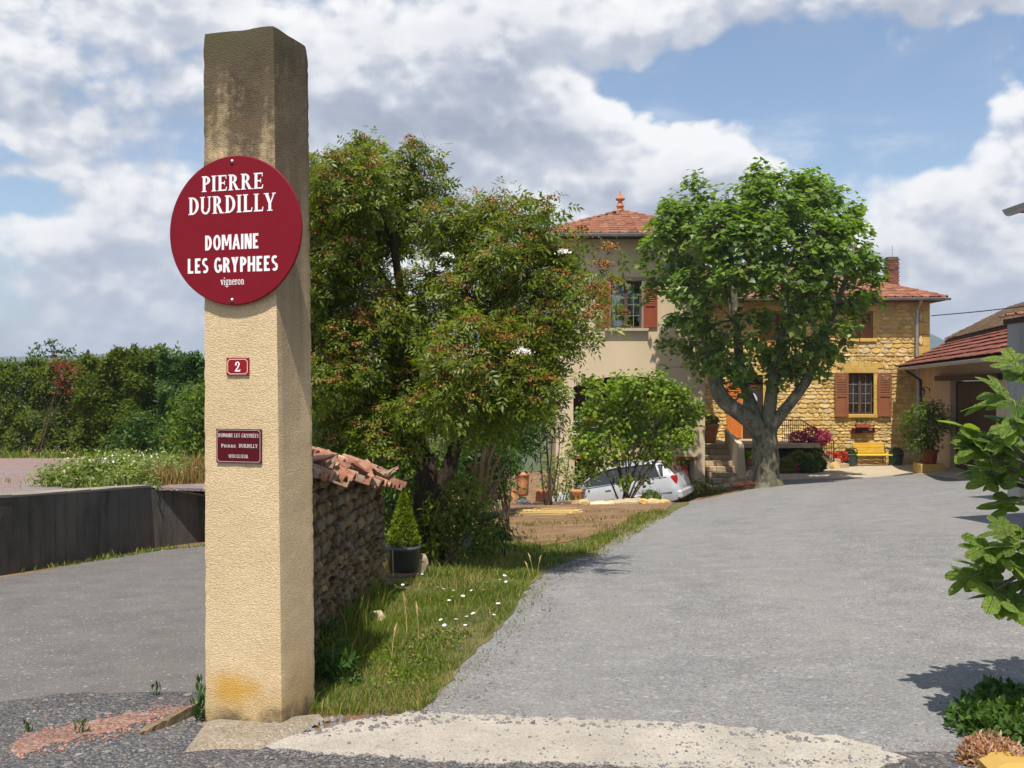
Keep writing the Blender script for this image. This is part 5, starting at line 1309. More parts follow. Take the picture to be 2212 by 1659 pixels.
for k in range(nst):
    y0 = 32.15+k*.335; w = 1.22 if k > 0 else 1.75
    for q in range(4 if k > 0 else 5):
        ww = w/(4 if k > 0 else 5); c = MB(); c.box((6.44+ww*(q+.5), (y0+34.55)/2 if q % 1 else (y0+y0+.42)/2, z0s+(k+.5)*rs-.0), (ww-.012, .42, rs-.01), ch=.008); c.build('step_block', MAT['steps'], fl, world=True)
    c = MB(); c.box((6.44+w/2, (y0+.43+34.5)/2, z0s+(k+.5)*rs-.012), (w-.03, 34.5-y0-.43, rs-.004)); c.build('step_fill', MAT['mortar'], fl, world=True)
pr = thing('stair_parapet', 'sloping beige stone parapet at the right side of the front steps', 'parapet', (7.75, 33, -1.5))
b = MB(); xa, xb = (1583-CX)/FOC*32.4, (1608-CX)/FOC*32.2
b.add([(xa+.12, 32.2, -1.6), (xb+.08, 32.2, -1.6), (xb-.02, 34.48, -1.6), (xa+.2, 34.48, -1.6), (xa+.12, 32.2, -.22), (xb-.02, 32.2, -.22), (xb-.05, 34.48, .15), (xa+.18, 34.48, .15)], [(0, 1, 5, 4), (1, 2, 6, 5), (2, 3, 7, 6), (3, 0, 4, 7), (4, 5, 6, 7)]); b.build('body', MAT['render'], pr, world=True)
# side flight with iron rail
sf = thing('side_steps', 'short flight of stone steps down along the stone facade', 'steps', (11.3, 36.8, -1.35))
xs0 = LX1; n5 = 5
for k in range(n5):
    c = MB(); zt_ = lt-(k+1)*.165; c.box((xs0+.02+k*.30+.15, 36.72, (zt_-1.45)/2), (.30, 1.35, zt_+1.45), ch=.01); c.build('step', MAT['steps'], sf, world=True)
ir = thing('iron_railing', 'black wrought iron railing and handrail of the door landing', 'railing', (11, 36, -.35))
b = MB(); y_ = 36.0; xr0, xr1 = (1690-CX)/FOC*y_, (1731-CX)/FOC*y_; zr0 = EYE+(CY-907)/FOC*y_
xe, ze = (1801-CX)/FOC*y_, EYE+(CY-954)/FOC*y_; zend = -1.32
b.tube([(xr0, y_, zr0), (xr1, y_, zr0)], .02, 6); b.tube([(xr1, y_, zr0), (xe, y_, ze), (xe, y_, zend)], .022, 6); b.tube([(xr0, y_, lt+.1), (xr1, y_, lt+.1)], .014, 6); b.tube([(xr1, y_, lt+.12), (xe, y_, ze-.72)], .014, 6)
b.build('rail', MAT['iron'], ir, world=True)
for k in range(24):
    t = k/23; 
    if t < .4: x = xr0+(xr1-xr0)*t/.4; a, b_ = lt, zr0
    else: s_ = (t-.4)/.6; x = xr1+(xe-xr1)*s_; a, b_ = lt+(ze-.75-lt)*s_, zr0+(ze-zr0)*s_
    c = MB(); c.tube([(x, y_, a), (x, y_, b_)], .010, 5); c.build('baluster', MAT['iron'], ir, world=True)
# ------------------------------------------------------------------ vegetation
def leaf_tpl(L=1.0, W=.36, fold=.12, curl=-.10):
    """simple pointed leaf along x, folded at the midrib (two quads)"""
    v = [(0, 0, 0), (.45*L, W/2*L, fold*W*L), (L, 0, curl*L), (.45*L, -W/2*L, fold*W*L), (.5*L, 0, 0)]
    return v, [(0, 4, 2, 1), (0, 3, 2, 4)]
def round_tpl(W=.85):
    v = [(0, 0, 0), (.2, W*.42, .04), (.6, W*.48, .05), (1, 0, -.08), (.6, -W*.48, .05), (.2, -W*.42, .04), (.5, 0, 0)]
    return v, [(0, 6, 2, 1), (6, 3, 2, 2)][:1]+[(6, 3, 2, 6)][:0]+[(0, 5, 4, 6), (6, 4, 3, 2)]
def lobed_tpl():
    """five pointed lobes, like a plane leaf"""
    R_ = [(0, 0), (-.10, .30), (.12, .34), (.22, .62), (.45, .36), (1.0, 0.0), (.45, -.36), (.22, -.62), (.12, -.34), (-.10, -.30)]
    v = [(x, y, .10*abs(y)-.10*max(0, x-.4)) for x, y in R_]+[(.30, 0, -.03)]
    return v, [(10, 2, 1, 0), (10, 4, 3, 2), (10, 6, 5, 4), (10, 8, 7, 6), (10, 0, 9, 8)]
def compound_tpl(n=3, size=.42):
    """pinnate leaf: n pairs of leaflets and one at the tip"""
    tv, tf = [], []; lv, lf = leaf_tpl(1, .36)
    def put(x, ang, s, dz):
        b = len(tv); c, s_ = math.cos(ang), math.sin(ang)
        for (a, b_, z) in lv: tv.append((x+(a*c-b_*s_)*s, (a*s_+b_*c)*s, z*s+dz-.10*(a*s)))
        tf.extend([tuple(b+i for i in f) for f in lf])
    for k in range(n):
        x = .22+.62*k/n
        for sg in (1, -1): put(x, sg*random.uniform(.85, 1.15), size*random.uniform(.85, 1.1), -.05*x)
    put(.72, random.uniform(-.2, .2), size*1.15, -.05)
    return tv, tf
def orient(n, out, up=.6, outw=.5, rnd=.7, droop=.25):
    N = out*outw+np.array([0, 0, up])+rand_unit(n)*rnd
    X = out*.6+rand_unit(n)*.9+np.array([0, 0, -droop])
    return N, X
def in_ball(n, shell=.5):
    d = rand_unit(n); r = RNG.random(n)**(1/3)*(1-shell)+shell*(.75+.25*RNG.random(n)); return d*r[:, None]

class Skeleton:
    """limbs of a tree; every limb ends in clump centres"""
    def __init__(s): s.nodes = []; s.mb = MB()
    def limb(s, pts, r0, r1, n=9, wob=.05):
        pts = [Vector(p) for p in pts]; fine = []
        for i in range(len(pts)-1):
            a, b = pts[i], pts[i+1]; m = max(2, int((b-a).length/.22))
            for k in range(m): fine.append(a.lerp(b, k/m))
        fine.append(pts[-1])
        # smooth the polyline
        for _ in range(2): fine = [fine[0]]+[(fine[i-1]+fine[i]*2+fine[i+1])/4 for i in range(1, len(fine)-1)]+[fine[-1]]
        rad = [r0+(r1-r0)*k/(len(fine)-1) for k in range(len(fine))]
        s.mb.tube(fine, rad, n, True, wob)
        for p, r in zip(fine, rad): s.nodes.append((p, r))
    def reach(s, c, r, rmax=.05, bend=.25, n=6):
        best = min(s.nodes, key=lambda q: (q[0]-c).length+max(0, (q[0].z-c.z))*.9)
        a = best[0]; d = c-a; L = d.length
        if L < .15: return
        mid = a.lerp(c, .5)+Vector((random.uniform(-1, 1), random.uniform(-1, 1), random.uniform(.0, .8)))*L*bend*.4
        r0 = min(best[1]*.7, rmax)
        q = [a, a.lerp(mid, .5)+Vector((0, 0, L*.03)), mid, mid.lerp(c, .55), c]
        rad = [r0, r0*.85, r0*.65, r0*.45, r0*.3]; s.mb.tube(q, rad, n, True, .04)
        for p, rr in zip(q[1:], rad[1:]): s.nodes.append((p, rr))

def crown_of(clumps, tpls, per_m3, size, sk=None, tmin=.55, twig_r=.006, anchors_m3=6, spread=.20, shell=.55, squash=1.0, centre=None, up=.6, droop=.25, rnd=.7):
    """leaves gathered on twig ends inside the clumps. returns (V, F) of the leaves and twig anchor list"""
    parts = []; anchors = []; twigs = MB()
    for c, r in clumps:
        c = Vector(c); vol = 4.19*r**3
        nl = max(6, int(per_m3*math.pi*r*r/(.32*size*size))); na = max(5, int(anchors_m3*vol**.8*1.3), int(nl/14)); A = in_ball(na, shell)*r; A[:, 2] *= squash
        A += np.array(c)
        which = RNG.integers(0, na, nl); pos = A[which]+RNG.normal(size=(nl, 3))*spread*np.array([1, 1, .8])
        out = pos-np.array(centre if centre is not None else c); out = out/np.maximum(np.linalg.norm(out, axis=1, keepdims=True), 1e-3)
        out2 = pos-np.array(c); out2 = out2/np.maximum(np.linalg.norm(out2, axis=1, keepdims=True), 1e-3); out = out*.5+out2*.5
        N_, X_ = orient(nl, out, up=up, droop=droop, rnd=rnd); sc = size*RNG.uniform(.7, 1.25, nl)
        ti = RNG.integers(0, len(tpls), nl)
        for k, (tv, tf) in enumerate(tpls):
            m = ti == k
            if m.any(): parts.append(scatter(tv, tf, pos[m], X_[m], N_[m], sc[m]))
        for p in A:
            anchors.append(Vector(p)); 
            if twig_r: m_ = c.lerp(Vector(p), .5)+Vector((random.uniform(-.1, .1), random.uniform(-.1, .1), random.uniform(-.05, .12)))*r; twigs.tube([c.lerp(Vector(p), .08), m_, Vector(p)], [twig_r*1.6, twig_r*1.2, twig_r*.5], 4, False)
    V, F = join_np(parts); return V, F, anchors, twigs
def pix_clumps(lst, d, dj, scale=1.0, dfun=None):
    out = []
    for q in lst:
        px, py, r = q[:3]; dd = d+(q[3] if len(q) > 3 else random.uniform(-dj, dj))
        out.append((P(px, py, dd), r*dd/FOC*scale))
    return out
def plant(name, label, cat, base, group=None): return thing(name, label, cat, tuple(base), 0, group)

# ---- elder
el = plant('elder_tree', 'big spreading elder with rusty spent flower heads behind the stone wall', 'tree', gp(-.95, 11.4))
EC = [(760, 410, 85), (835, 375, 62), (705, 440, 60), (905, 345, 26), (930, 395, 42), (760, 500, 95), (860, 470, 85), (955, 490, 55), (690, 380, 40), (790, 335, 30),
      (1085, 470, 50), (1145, 480, 42), (1015, 520, 60), (1110, 555, 80), (1170, 565, 55), (1215, 640, 58), (1235, 560, 26), (1285, 645, 14), (1190, 720, 52), (1130, 680, 85), (1020, 640, 80), (905, 640, 62), (770, 640, 78), (700, 570, 60),
      (700, 700, 70), (780, 765, 90), (900, 760, 80), (1010, 775, 85), (1110, 785, 78), (1180, 775, 44), (1245, 735, 22), (690, 830, 60), (780, 870, 82), (890, 850, 66), (1000, 860, 62), (1085, 855, 58), (1165, 850, 40),
      (735, 935, 50), (820, 935, 50), (790, 990, 36), (1085, 905, 40), (620, 560, 80), (590, 700, 80), (640, 820, 60), (560, 600, 50), (1180, 460, 20), (880, 320, 16), (1040, 450, 34), (1315, 545, 9), (1265, 700, 16), (1255, 520, 16), (1300, 590, 12), (1310, 640, 11), (1325, 620, 7), (1290, 680, 11), (1340, 690, 5), (690, 620, 55), (720, 760, 60), (695, 500, 50), (740, 560, 60), (830, 690, 60), (850, 930, 40), (700, 900, 50), (770, 1000, 34), (940, 880, 40), (1050, 890, 44), (720, 960, 30), (860, 1000, 26), (1130, 850, 50), (1010, 920, 26), (900, 900, 40)]
def elder_d(px): return np.interp(px, [560, 900, 1100, 1340], [11.6, 11.2, 10.4, 9.9])
ecl = [(P(px, py, float(elder_d(px))+random.uniform(-.75, .75)), r*float(elder_d(px))/FOC) for px, py, r in EC]
sk = Skeleton(); D0 = 11.4
def EP(px, py, dd=0): return P(px, py, D0+dd)
base = gp(-.98, 11.4, -.1)
sk.limb([base+Vector((-.1, 0, 0)), EP(922, 1110), EP(926, 1049), EP(912, 985)], .17, .145, 12, .09)
sk.limb([base+Vector((.08, .05, 0)), EP(945, 1100), EP(955, 1040), EP(980, 990), EP(993, 919), EP(1009, 854, -.1), EP(1040, 760, -.3), EP(1080, 660, -.5), EP(1110, 560, -.7)], .12, .03, 9, .08)
sk.limb([EP(916, 1030), EP(896, 985), EP(860, 920, -.1), EP(800, 850, -.2), EP(740, 760, -.1), EP(700, 640), EP(690, 520), EP(700, 440)], .10, .02, 8, .07)
sk.limb([EP(914, 1000), EP(904, 940), EP(905, 860), EP(885, 760), EP(870, 650), EP(850, 540), EP(840, 430), EP(860, 380)], .10, .018, 8, .07)
sk.limb([EP(905, 900), EP(925, 800), EP(960, 720), EP(1000, 640, -.3), EP(1040, 560, -.3), EP(1075, 480, -.4)], .06, .015, 7, .06)
sk.limb([EP(1004, 870), EP(1060, 800, -.5), EP(1130, 740, -1.0), EP(1200, 690, -1.3), EP(1240, 650, -1.5)], .055, .014, 7, .06)
sk.limb([EP(870, 660), EP(800, 560, .1), EP(760, 460, .1), EP(740, 420)], .045, .014, 7, .06)
sk.limb([EP(985, 960), EP(990, 900, .2), EP(970, 830, .3), EP(960, 760, .3)], .045, .02, 7, .06)
for c, r in ecl: sk.reach(c, r, .028)
tp = [compound_tpl(2, .46), compound_tpl(2, .43), compound_tpl(3, .38)]
V, F, anc, tw = crown_of(ecl, tp, 11.5, .155, anchors_m3=55, spread=.085, shell=.5, up=.55, droop=.35, twig_r=.004)
# wild low sprouts
link('crown', np_mesh('crown', V, F, MAT['elder']), el, True)
sk.mb.build('trunk', MAT['bark_elder'], el, True, True)
tw.build('twigs', MAT['twig'], el, world=True, kind='stuff')
# flat flower heads gone over, and a few still white
um = MB(); tv = []; 
A = [a for a in anc]; random.shuffle(A); parts = []
def umbel(p, r, n, parts, axis):
    pos = RNG.normal(size=(n, 3))*r*.55; pos[:, 2] = pos[:, 2]*.28-.25*(pos[:, 0]**2+pos[:, 1]**2)/r
    parts.append(scatter([(0, -.5, 0), (1, -.18, .0), (1, .18, 0.1), (0, .5, 0.1)], [(0, 1, 2, 3)], np.array(p)+pos+np.array([0, 0, .03]), rand_unit(n), rand_unit(n)+np.array([0, -.3, .5]), RNG.uniform(.010, .025, n)))
cen = {}
sel = []
for c, r in ecl:
    near = [a for a in A if (a-c).length < r*1.15]
    near.sort(key=lambda a: -((a-c).normalized().dot(Vector((-.1, -.75, .62)))*1+random.uniform(0, .5)))
    sel += near[:max(4, int(len(near)*.42))]
for a in sel: umbel(a+Vector((0, -.05, .05)), random.uniform(.065, .115), random.randint(34, 62), parts, None)
V, F = join_np(parts); link('spent_flower_heads', np_mesh('spent_flower_heads', V, F, MAT['umbel']), el, True, kind='stuff')
for px, py, dd, r in ((1128, 762, 9.5, .085), (1215, 548, 9.4, .05), (965, 555, 10.2, .05)):
    parts = []; umbel(P(px, py, dd), r, 90, parts, None); V, F = join_np(parts); link('blossom', np_mesh('blossom', V, F, MAT['whitebloom']), el, True)

# ---- plane tree in the courtyard
PD = 29.5; pl = plant('plane_tree', 'pollarded plane tree with thick grey limbs in the courtyard', 'tree', gp(7.55, PD))
def PP(px, py, dd=0): return P(px, py, PD+dd)
sk = Skeleton()
pb = gp(7.55, PD, -.1)
sk.limb([pb+Vector((0, 0, -.05)), pb+Vector((0, 0, .12)), PP(1655, 1030), PP(1654, 990), PP(1652, 950), PP(1652, 925)], .42, .36, 16, .05)
sk.mb.tube([pb, pb+Vector((0, 0, .35))], [.56, .40], 16, False, .10)
sk.limb([PP(1650, 950), PP(1632, 915, -.1), PP(1601, 893, -.15), PP(1560, 868, -.1), PP(1545, 835), PP(1543, 783, .1), PP(1515, 700), PP(1480, 600), PP(1450, 510)], .29, .05, 12, .06)
sk.limb([PP(1648, 935), PP(1622, 870, .5), PP(1602, 820, .7), PP(1597, 775, .8), PP(1590, 690, .9), PP(1580, 560, .8), PP(1570, 450, .6)], .19, .05, 10, .06)
sk.limb([PP(1655, 935), PP(1662, 885), PP(1668, 835), PP(1680, 775), PP(1700, 690), PP(1690, 560), PP(1660, 440)], .22, .05, 10, .06)
sk.limb([PP(1664, 930), PP(1690, 890, -.2), PP(1718, 858, -.3), PP(1742, 826, -.4), PP(1756, 795, -.4), PP(1790, 700, -.4), PP(1830, 600, -.3), PP(1850, 520)], .185, .05, 10, .06)
sk.limb([PP(1700, 700), PP(1740, 600, .8), PP(1760, 500, 1.2), PP(1755, 430, 1.0)], .12, .04, 8, .06)
sk.limb([PP(1590, 690, .9), PP(1560, 600, 1.6), PP(1540, 500, 1.5)], .11, .04, 8, .06)
PC = [(1455, 480, 52), (1425, 545, 40), (1420, 610, 26), (1500, 425, 38), (1545, 510, 62), (1635, 410, 44), (1640, 378, 18), (1650, 515, 66), (1740, 425, 46), (1755, 388, 22), (1760, 535, 70), (1815, 485, 46), (1848, 560, 42), (1862, 625, 28), (1835, 660, 34), (1765, 645, 50), (1665, 610, 46), (1570, 610, 46), (1490, 600, 48),
      (1765, 735, 34), (1795, 765, 20), (1560, 775, 20), (1615, 790, 18), (1695, 780, 24), (1450, 690, 22), (1885, 560, 18), (1888, 645, 14), (1395, 575, 14), (1390, 650, 10), (1500, 385, 14), (1575, 440, 34), (1690, 400, 32), (1800, 425, 28), (1600, 690, 16), (1720, 815, 16), (1780, 800, 12), (1525, 800, 14), (1440, 795, 7), (1565, 828, 10), (1700, 720, 26), (1840, 705, 18), (1715, 470, 44), (1600, 470, 44), (1520, 735, 18), (1895, 600, 14), (1530, 650, 24), (1730, 690, 32), (1640, 360, 8), (1548, 795, 18), (1600, 805, 14), (1690, 820, 14), (1735, 780, 16), (1480, 760, 16), (1480, 700, 18), (1605, 850, 7), (1655, 800, 9), (1460, 640, 20), (1505, 765, 14), (1805, 715, 18), (1430, 740, 12), (1880, 600, 14), (1870, 500, 12), (1500, 700, 24), (1530, 690, 22), (1450, 745, 14), (1560, 720, 22), (1620, 730, 20), (1665, 765, 20), (1745, 745, 28), (1780, 745, 22), (1548, 785, 20), (1590, 795, 20), (1705, 800, 20), (1500, 785, 14), (1640, 690, 24), (1560, 750, 20), (1700, 755, 24), (1820, 735, 14), (1480, 735, 18), (1600, 825, 16), (1575, 800, 20), (1660, 830, 14), (1690, 790, 22), (1745, 800, 18), (1525, 770, 18), (1640, 770, 22)]
pcl = []
for px, py, r in PC:
    e = max(0, 1-((px-1640)/270)**2-((py-590)/240)**2); dmax = 3.0*math.sqrt(e)
    pcl.append((P(px, py, PD+random.uniform(-dmax, dmax*.8)), r*PD/FOC*1.05))
    if r > 40: pcl.append((P(px+random.uniform(-20, 20), py+random.uniform(-20, 20), PD-dmax*.9+.2), r*PD/FOC*.8)); pcl.append((P(px+random.uniform(-20, 20), py+random.uniform(-20, 20), PD+dmax*.8), r*PD/FOC*.8))
for c, r in pcl: sk.reach(c, r, .06, .3)
V, F, anc, tw = crown_of(pcl, [lobed_tpl()], 2.5, .165, anchors_m3=8, spread=.13, shell=.55, up=.75, droop=.15, rnd=.6, twig_r=.008, centre=PP(1640, 640))
link('crown', np_mesh('crown', V, F, MAT['plane']), pl, True)
sk.mb.build('trunk', MAT['bark_plane'], pl, True, True)
tw.build('twigs', MAT['twig'], pl, world=True, kind='stuff')

# ---- generic shrub
def shrub(name, label, cat, base, clumps, tpls, mat, per, size, anchors=20, spread=.1, stems=6, stem_r=.02, up=.6, droop=.2, group=None, shell=.5, rnd=.7, twig_r=.004):
    t = plant(name, label, cat, base, group); sk = Skeleton(); base = Vector(base)
    for k in range(stems):
        c = clumps[k % len(clumps)][0]; b0 = base+Vector((random.uniform(-.12, .12), random.uniform(-.12, .12), -.05))
        m = b0.lerp(c, .5)+Vector((random.uniform(-.1, .1), random.uniform(-.1, .1), .1)); sk.limb([b0, m, c], stem_r, stem_r*.4, 6, .05)
    for c, r in clumps: sk.reach(Vector(c), r, stem_r*.6)
    V, F, anc, tw = crown_of(clumps, tpls, per, size, anchors_m3=anchors, spread=spread, shell=shell, up=up, droop=droop, rnd=rnd, twig_r=twig_r)
    link('foliage', np_mesh('foliage', V, F, mat), t, True)
    sk.mb.build('stems', MAT['twig'], t, True, True)
    if twig_r: tw.build('twigs', MAT['twig'], t, world=True, kind='stuff')
    return t, anc
LEAF = [leaf_tpl(1, .42), leaf_tpl(1, .34, .15, -.2)]
ROUND = [round_tpl()]
# hazel bush before the tower
HD = 26.2; hz = [(1300, 860, 34), (1345, 850, 40), (1400, 850, 45), (1450, 860, 38), (1290, 905, 40), (1350, 910, 48), (1420, 915, 48), (1470, 910, 36), (1265, 960, 36), (1320, 960, 42), (1390, 960, 40), (1455, 955, 40), (1490, 880, 24), (1275, 825, 18), (1255, 975, 16), (1475, 950, 18), (1360, 830, 26), (1420, 820, 22), (1505, 880, 12), (1250, 930, 20), (1300, 1010, 16), (1345, 1035, 14), (1390, 1030, 14), (1285, 985, 18), (1430, 1000, 16), (1270, 1010, 14)]
hcl = pix_clumps(hz, HD, .5)
shrub('hazel_bush', 'light green many stemmed hazel bush in front of the silver car', 'bush', gp((1350-CX)/FOC*HD, HD), hcl, ROUND, MAT['hazel'], 2.1, .10, anchors=16, spread=.11, stems=12, stem_r=.028, up=.5)
# undergrowth round the elder
shrub('laurel_bush', 'fresh green laurel bush with upright shoots right of the elder', 'bush', gp(-.1, 14.2), pix_clumps([(1010, 950, 40), (1050, 935, 38), (1065, 985, 42), (1040, 1030, 40), (1085, 1010, 28), (1005, 1000, 40), (1100, 960, 24), (1060, 890, 28)], 14.2, .4), [leaf_tpl(1, .28, .12, -.15)], MAT['shrub'], 6, .16, anchors=26, spread=.10, stems=8, up=.4, droop=-.1)
shrub('ivy_thicket', 'dark leafy thicket round the foot of the elder trunk', 'bush', gp(-.75, 11.1), pix_clumps([(905, 1165, 34), (950, 1150, 42), (1000, 1110, 40), (960, 1095, 40), (1040, 1130, 30), (925, 1190, 24), (985, 1165, 28), (1060, 1165, 22), (1010, 1060, 36), (860, 1150, 24), (850, 1090, 30)], 11.2, .3), LEAF, MAT['elder'], 6, .085, anchors=40, spread=.08, stems=6, stem_r=.012, up=.4)
shrub('weigela_bush', 'bush with small green leaves behind the clipped pot conifer', 'bush', gp(-1.25, 11.0), pix_clumps([(830, 1080, 26), (845, 1040, 26), (815, 1120, 22), (835, 1000, 20), (870, 1030, 24), (820, 1165, 18)], 10.9, .2), LEAF, MAT['shrub'], 6, .075, anchors=40, spread=.07, stems=5, stem_r=.012)
shrub('trailing_bush', 'low trailing green plant beside the pale boulder', 'bush', gp(-.2, 12.2), pix_clumps([(1060, 1130, 26), (1090, 1140, 20), (1040, 1160, 22), (1085, 1170, 16), (1020, 1190, 20)], 12.0, .2), LEAF, MAT['shrub'], 6, .07, anchors=40, spread=.06, stems=4, stem_r=.01)
shrub('boundary_bush', 'dark mixed bush closing the gap behind the rubble wall and elder', 'bush', gp(-2.6, 17), pix_clumps([(720, 980, 60), (780, 1010, 60), (840, 1030, 60), (700, 1050, 60), (900, 1010, 60), (800, 1080, 60), (870, 1100, 50), (950, 1040, 56), (960, 980, 50), (760, 930, 50)], 17, .8), LEAF, MAT['hedge'], 6, .11, anchors=14, spread=.12, stems=8, stem_r=.03)
shrub('hawthorn_bush', 'mid green bush behind the cut brush and laurel', 'bush', gp(-.9, 21), pix_clumps([(1010, 930, 50), (1060, 900, 50), (1110, 930, 46), (1000, 1010, 50), (1070, 990, 46), (1095, 1000, 24), (1130, 945, 30), (1085, 1050, 26), (1050, 1060, 34), (1130, 880, 40)], 21, .7), LEAF, MAT['shrub'], 6, .12, anchors=14, spread=.12, stems=8, stem_r=.03)
# bushes against the left part of the tower
shrub('cypress_shrub', 'feathery dark conifer shrub between the elder and the tower wall', 'shrub', gp(.9, 24), pix_clumps([(1170, 850, 30), (1195, 885, 30), (1165, 905, 34), (1210, 930, 22), (1180, 950, 26), (1150, 880, 34), (1215, 860, 14), (1160, 800, 30), (1138, 930, 32), (1132, 885, 34), (1142, 975, 26), (1120, 960, 26)], 24, .4), [leaf_tpl(1, .16, .1, -.3)], MAT['cedar'], 6, .26, anchors=22, spread=.14, stems=5, up=.5, droop=.2)
shrub('bramble_bush', 'tangled green and straw coloured creeper against the tower wall', 'bush', gp(1.2, 28.5), pix_clumps([(1210, 1000, 26), (1235, 1030, 26), (1195, 1040, 26), (1260, 1040, 20), (1185, 1010, 18), (1230, 975, 18), (1175, 1040, 14), (1215, 1065, 20)], 28, .5), LEAF, MAT['weed'], 2.5, .15, anchors=12, spread=.14, stems=8, stem_r=.02)
shrub('rose_bush', 'rose bush with red blooms against the tower beside the car', 'bush', gp(5.15, 31.5), pix_clumps([(1440, 1015, 18), (1455, 1040, 20), (1470, 1000, 14), (1430, 985, 14), (1485, 1045, 14)], 31.0, .2), LEAF, MAT['elder'], 6, .10, anchors=14, spread=.10, stems=5)
ro = [o for o in COL.objects if o.name == 'rose_bush'][0]
for k, (px, py) in enumerate(((1420, 990), (1452, 993), (1432, 1003), (1470, 992), (1478, 1009), (1445, 1013), (1453, 1029), (1462, 1005))):
    parts = []; n = 14; parts.append(scatter(*leaf_tpl(1, .9), np.array(P(px, py, 30.2))+RNG.normal(size=(n, 3))*.03, rand_unit(n), rand_unit(n), RNG.uniform(.06, .09, n))); V, F = join_np(parts); link('bloom', np_mesh('bloom', V, F, MAT['redflower']), ro, True)
shrub('hydrangea_bush', 'low dark green bush at the corner of the rendered house', 'bush', gp(6.1, 30.6), pix_clumps([(1500, 1055, 16), (1520, 1050, 16), (1540, 1060, 14), (1555, 1060, 12), (1485, 1065, 14), (1530, 1070, 12)], 30.3, .2), LEAF, MAT['elder'], 6, .13, anchors=14, spread=.09, stems=4, up=.5)
# far trees behind the elder, seen through its gaps
for nm, lb, px, py, rr, d in (('far_oak', 'dark broad tree behind the elder, left of the tower house', 1060, 800, 70, 46), ('walnut_tree', 'rounded tree beyond the terrace, just right of the pillar', 740, 850, 95, 34), ('ash_tree', 'distant tree crown between walnut and oak behind the elder', 900, 850, 80, 40)):
    cl = [(P(px+random.uniform(-rr, rr), py+random.uniform(-rr*.5, rr*1.2), d+random.uniform(-1, 1)), rr*.5*d/FOC) for _ in range(13)]
    bx_, by_ = (px-CX)/FOC*d, d
    shrub(nm, lb, 'tree', (bx_, by_, g(bx_, by_)-.5), cl, LEAF, MAT['hedge'], 5, .30, anchors=7, spread=.25, stems=4, stem_r=.09, twig_r=0)

# ---- left: clipped hedge trees, sapling, red shrub
def hedge_block(name, label, px0, px1, d, tops, zb, depth, mat, n, size):
    """a clipped hedge plant: leaves over a lumpy box, denser at its faces"""
    t = plant(name, label, 'hedge', ((px0+px1)/2-CX and ((px0+px1)/2-CX)/FOC*d, d, zb), 'clipped conifer hedge above the wall')
    x0, x1 = (px0-CX)/FOC*d, (px1-CX)/FOC*d
    X = RNG.uniform(x0, x1, n); top = EYE+(CY-np.interp(CX+X*FOC/d, [p[0] for p in tops], [p[1] for p in tops]))/FOC*d+np.array([.16*mnoise.noise(Vector((x*2.3, 1, d)))+.12*mnoise.noise(Vector((x*7, 4, d))) for x in X])
    fr = RNG.random(n); Z = zb+(top-zb)*RNG.random(n)**.85
    # front shell with lumps
    lump = np.array([mnoise.noise(Vector((x*1.3, z*1.3, 2.0)))*.42+mnoise.noise(Vector((x*3.2, z*3.2, 7.0)))*.26 for x, z in zip(X, Z)])
    Y = d-depth*.15+np.where(fr < .72, -np.abs(RNG.normal(size=n))*.04, RNG.random(n)*depth)-lump
    Y += np.clip((Z-top+.35)/.35, 0, 1)*.3*depth*.3
    e = np.minimum((X-x0), (x1-X)); Y += np.clip(.28-e, 0, .28)*1.3
    pos = np.stack([X, Y, Z+RNG.normal(size=n)*.03], -1); out = np.stack([np.zeros(n), -np.ones(n), np.full(n, .25)], -1)
    N_ = out*.5+np.array([0, 0, .35])+rand_unit(n)*.75; X_ = rand_unit(n)*.7+np.array([0, -.3, .5])
    parts = []
    for k, (tv, tf) in enumerate(([leaf_tpl(1, .40), leaf_tpl(1, .28)])):
        m = (np.arange(n) % 2) == k; parts.append(scatter(tv, tf, pos[m], X_[m], N_[m], RNG.uniform(.6, 1.3, m.sum())*size))
    V, F = join_np(parts); link('foliage', np_mesh('foliage', V, F, mat), t, True)
    b = MB(); 
    for k in range(5): xx = x0+(x1-x0)*(k+.5)/5; b.tube([(xx, d+depth*.4, zb-.1), (xx+random.uniform(-.1, .1), d+depth*.4, zb+1.0), (xx+random.uniform(-.2, .2), d+depth*.35, zb+1.9)], [.06, .045, .02], 6)
    b.build('trunk', MAT['bark_elder'], t, True, True); return t
zh = float(tz(-11, 25))
hedge_block('hedge', 'tall clipped hedge at the far left with a level top', -420, 166, 25.0, [(-420, 780), (-100, 788), (0, 786), (60, 782), (100, 784), (166, 782)], zh, 1.6, MAT['hedge'], 42000, .125)
hedge_block('hedge', 'tall shaggy middle hedge with a humped top left of the pillar', 158, 345, 24.4, [(158, 785), (200, 776), (240, 768), (262, 758), (300, 752), (330, 758), (345, 750)], zh+.02, 1.5, MAT['hedge'], 30000, .12)
hedge_block('hedge', 'brighter hedge directly beside the pillar edge', 338, 620, 24.0, [(338, 752), (352, 746), (380, 768), (405, 770), (440, 778), (520, 775), (620, 780)], zh-.1, 1.4, MAT['shrub'], 30000, .12)
shrub('privet_bush', 'bright green bush in front of the hedge beside the pillar', 'bush', (-6.6, 20.0, float(tz(-6.6, 20))), pix_clumps([(400, 900, 30), (425, 880, 30), (420, 930, 30), (390, 940, 24), (432, 960, 26), (410, 975, 20), (440, 905, 30), (460, 950, 30), (398, 865, 16), (430, 840, 18)], 20.0, .4), LEAF, MAT['brightshrub'], 6, .13, anchors=20, spread=.12, stems=6)
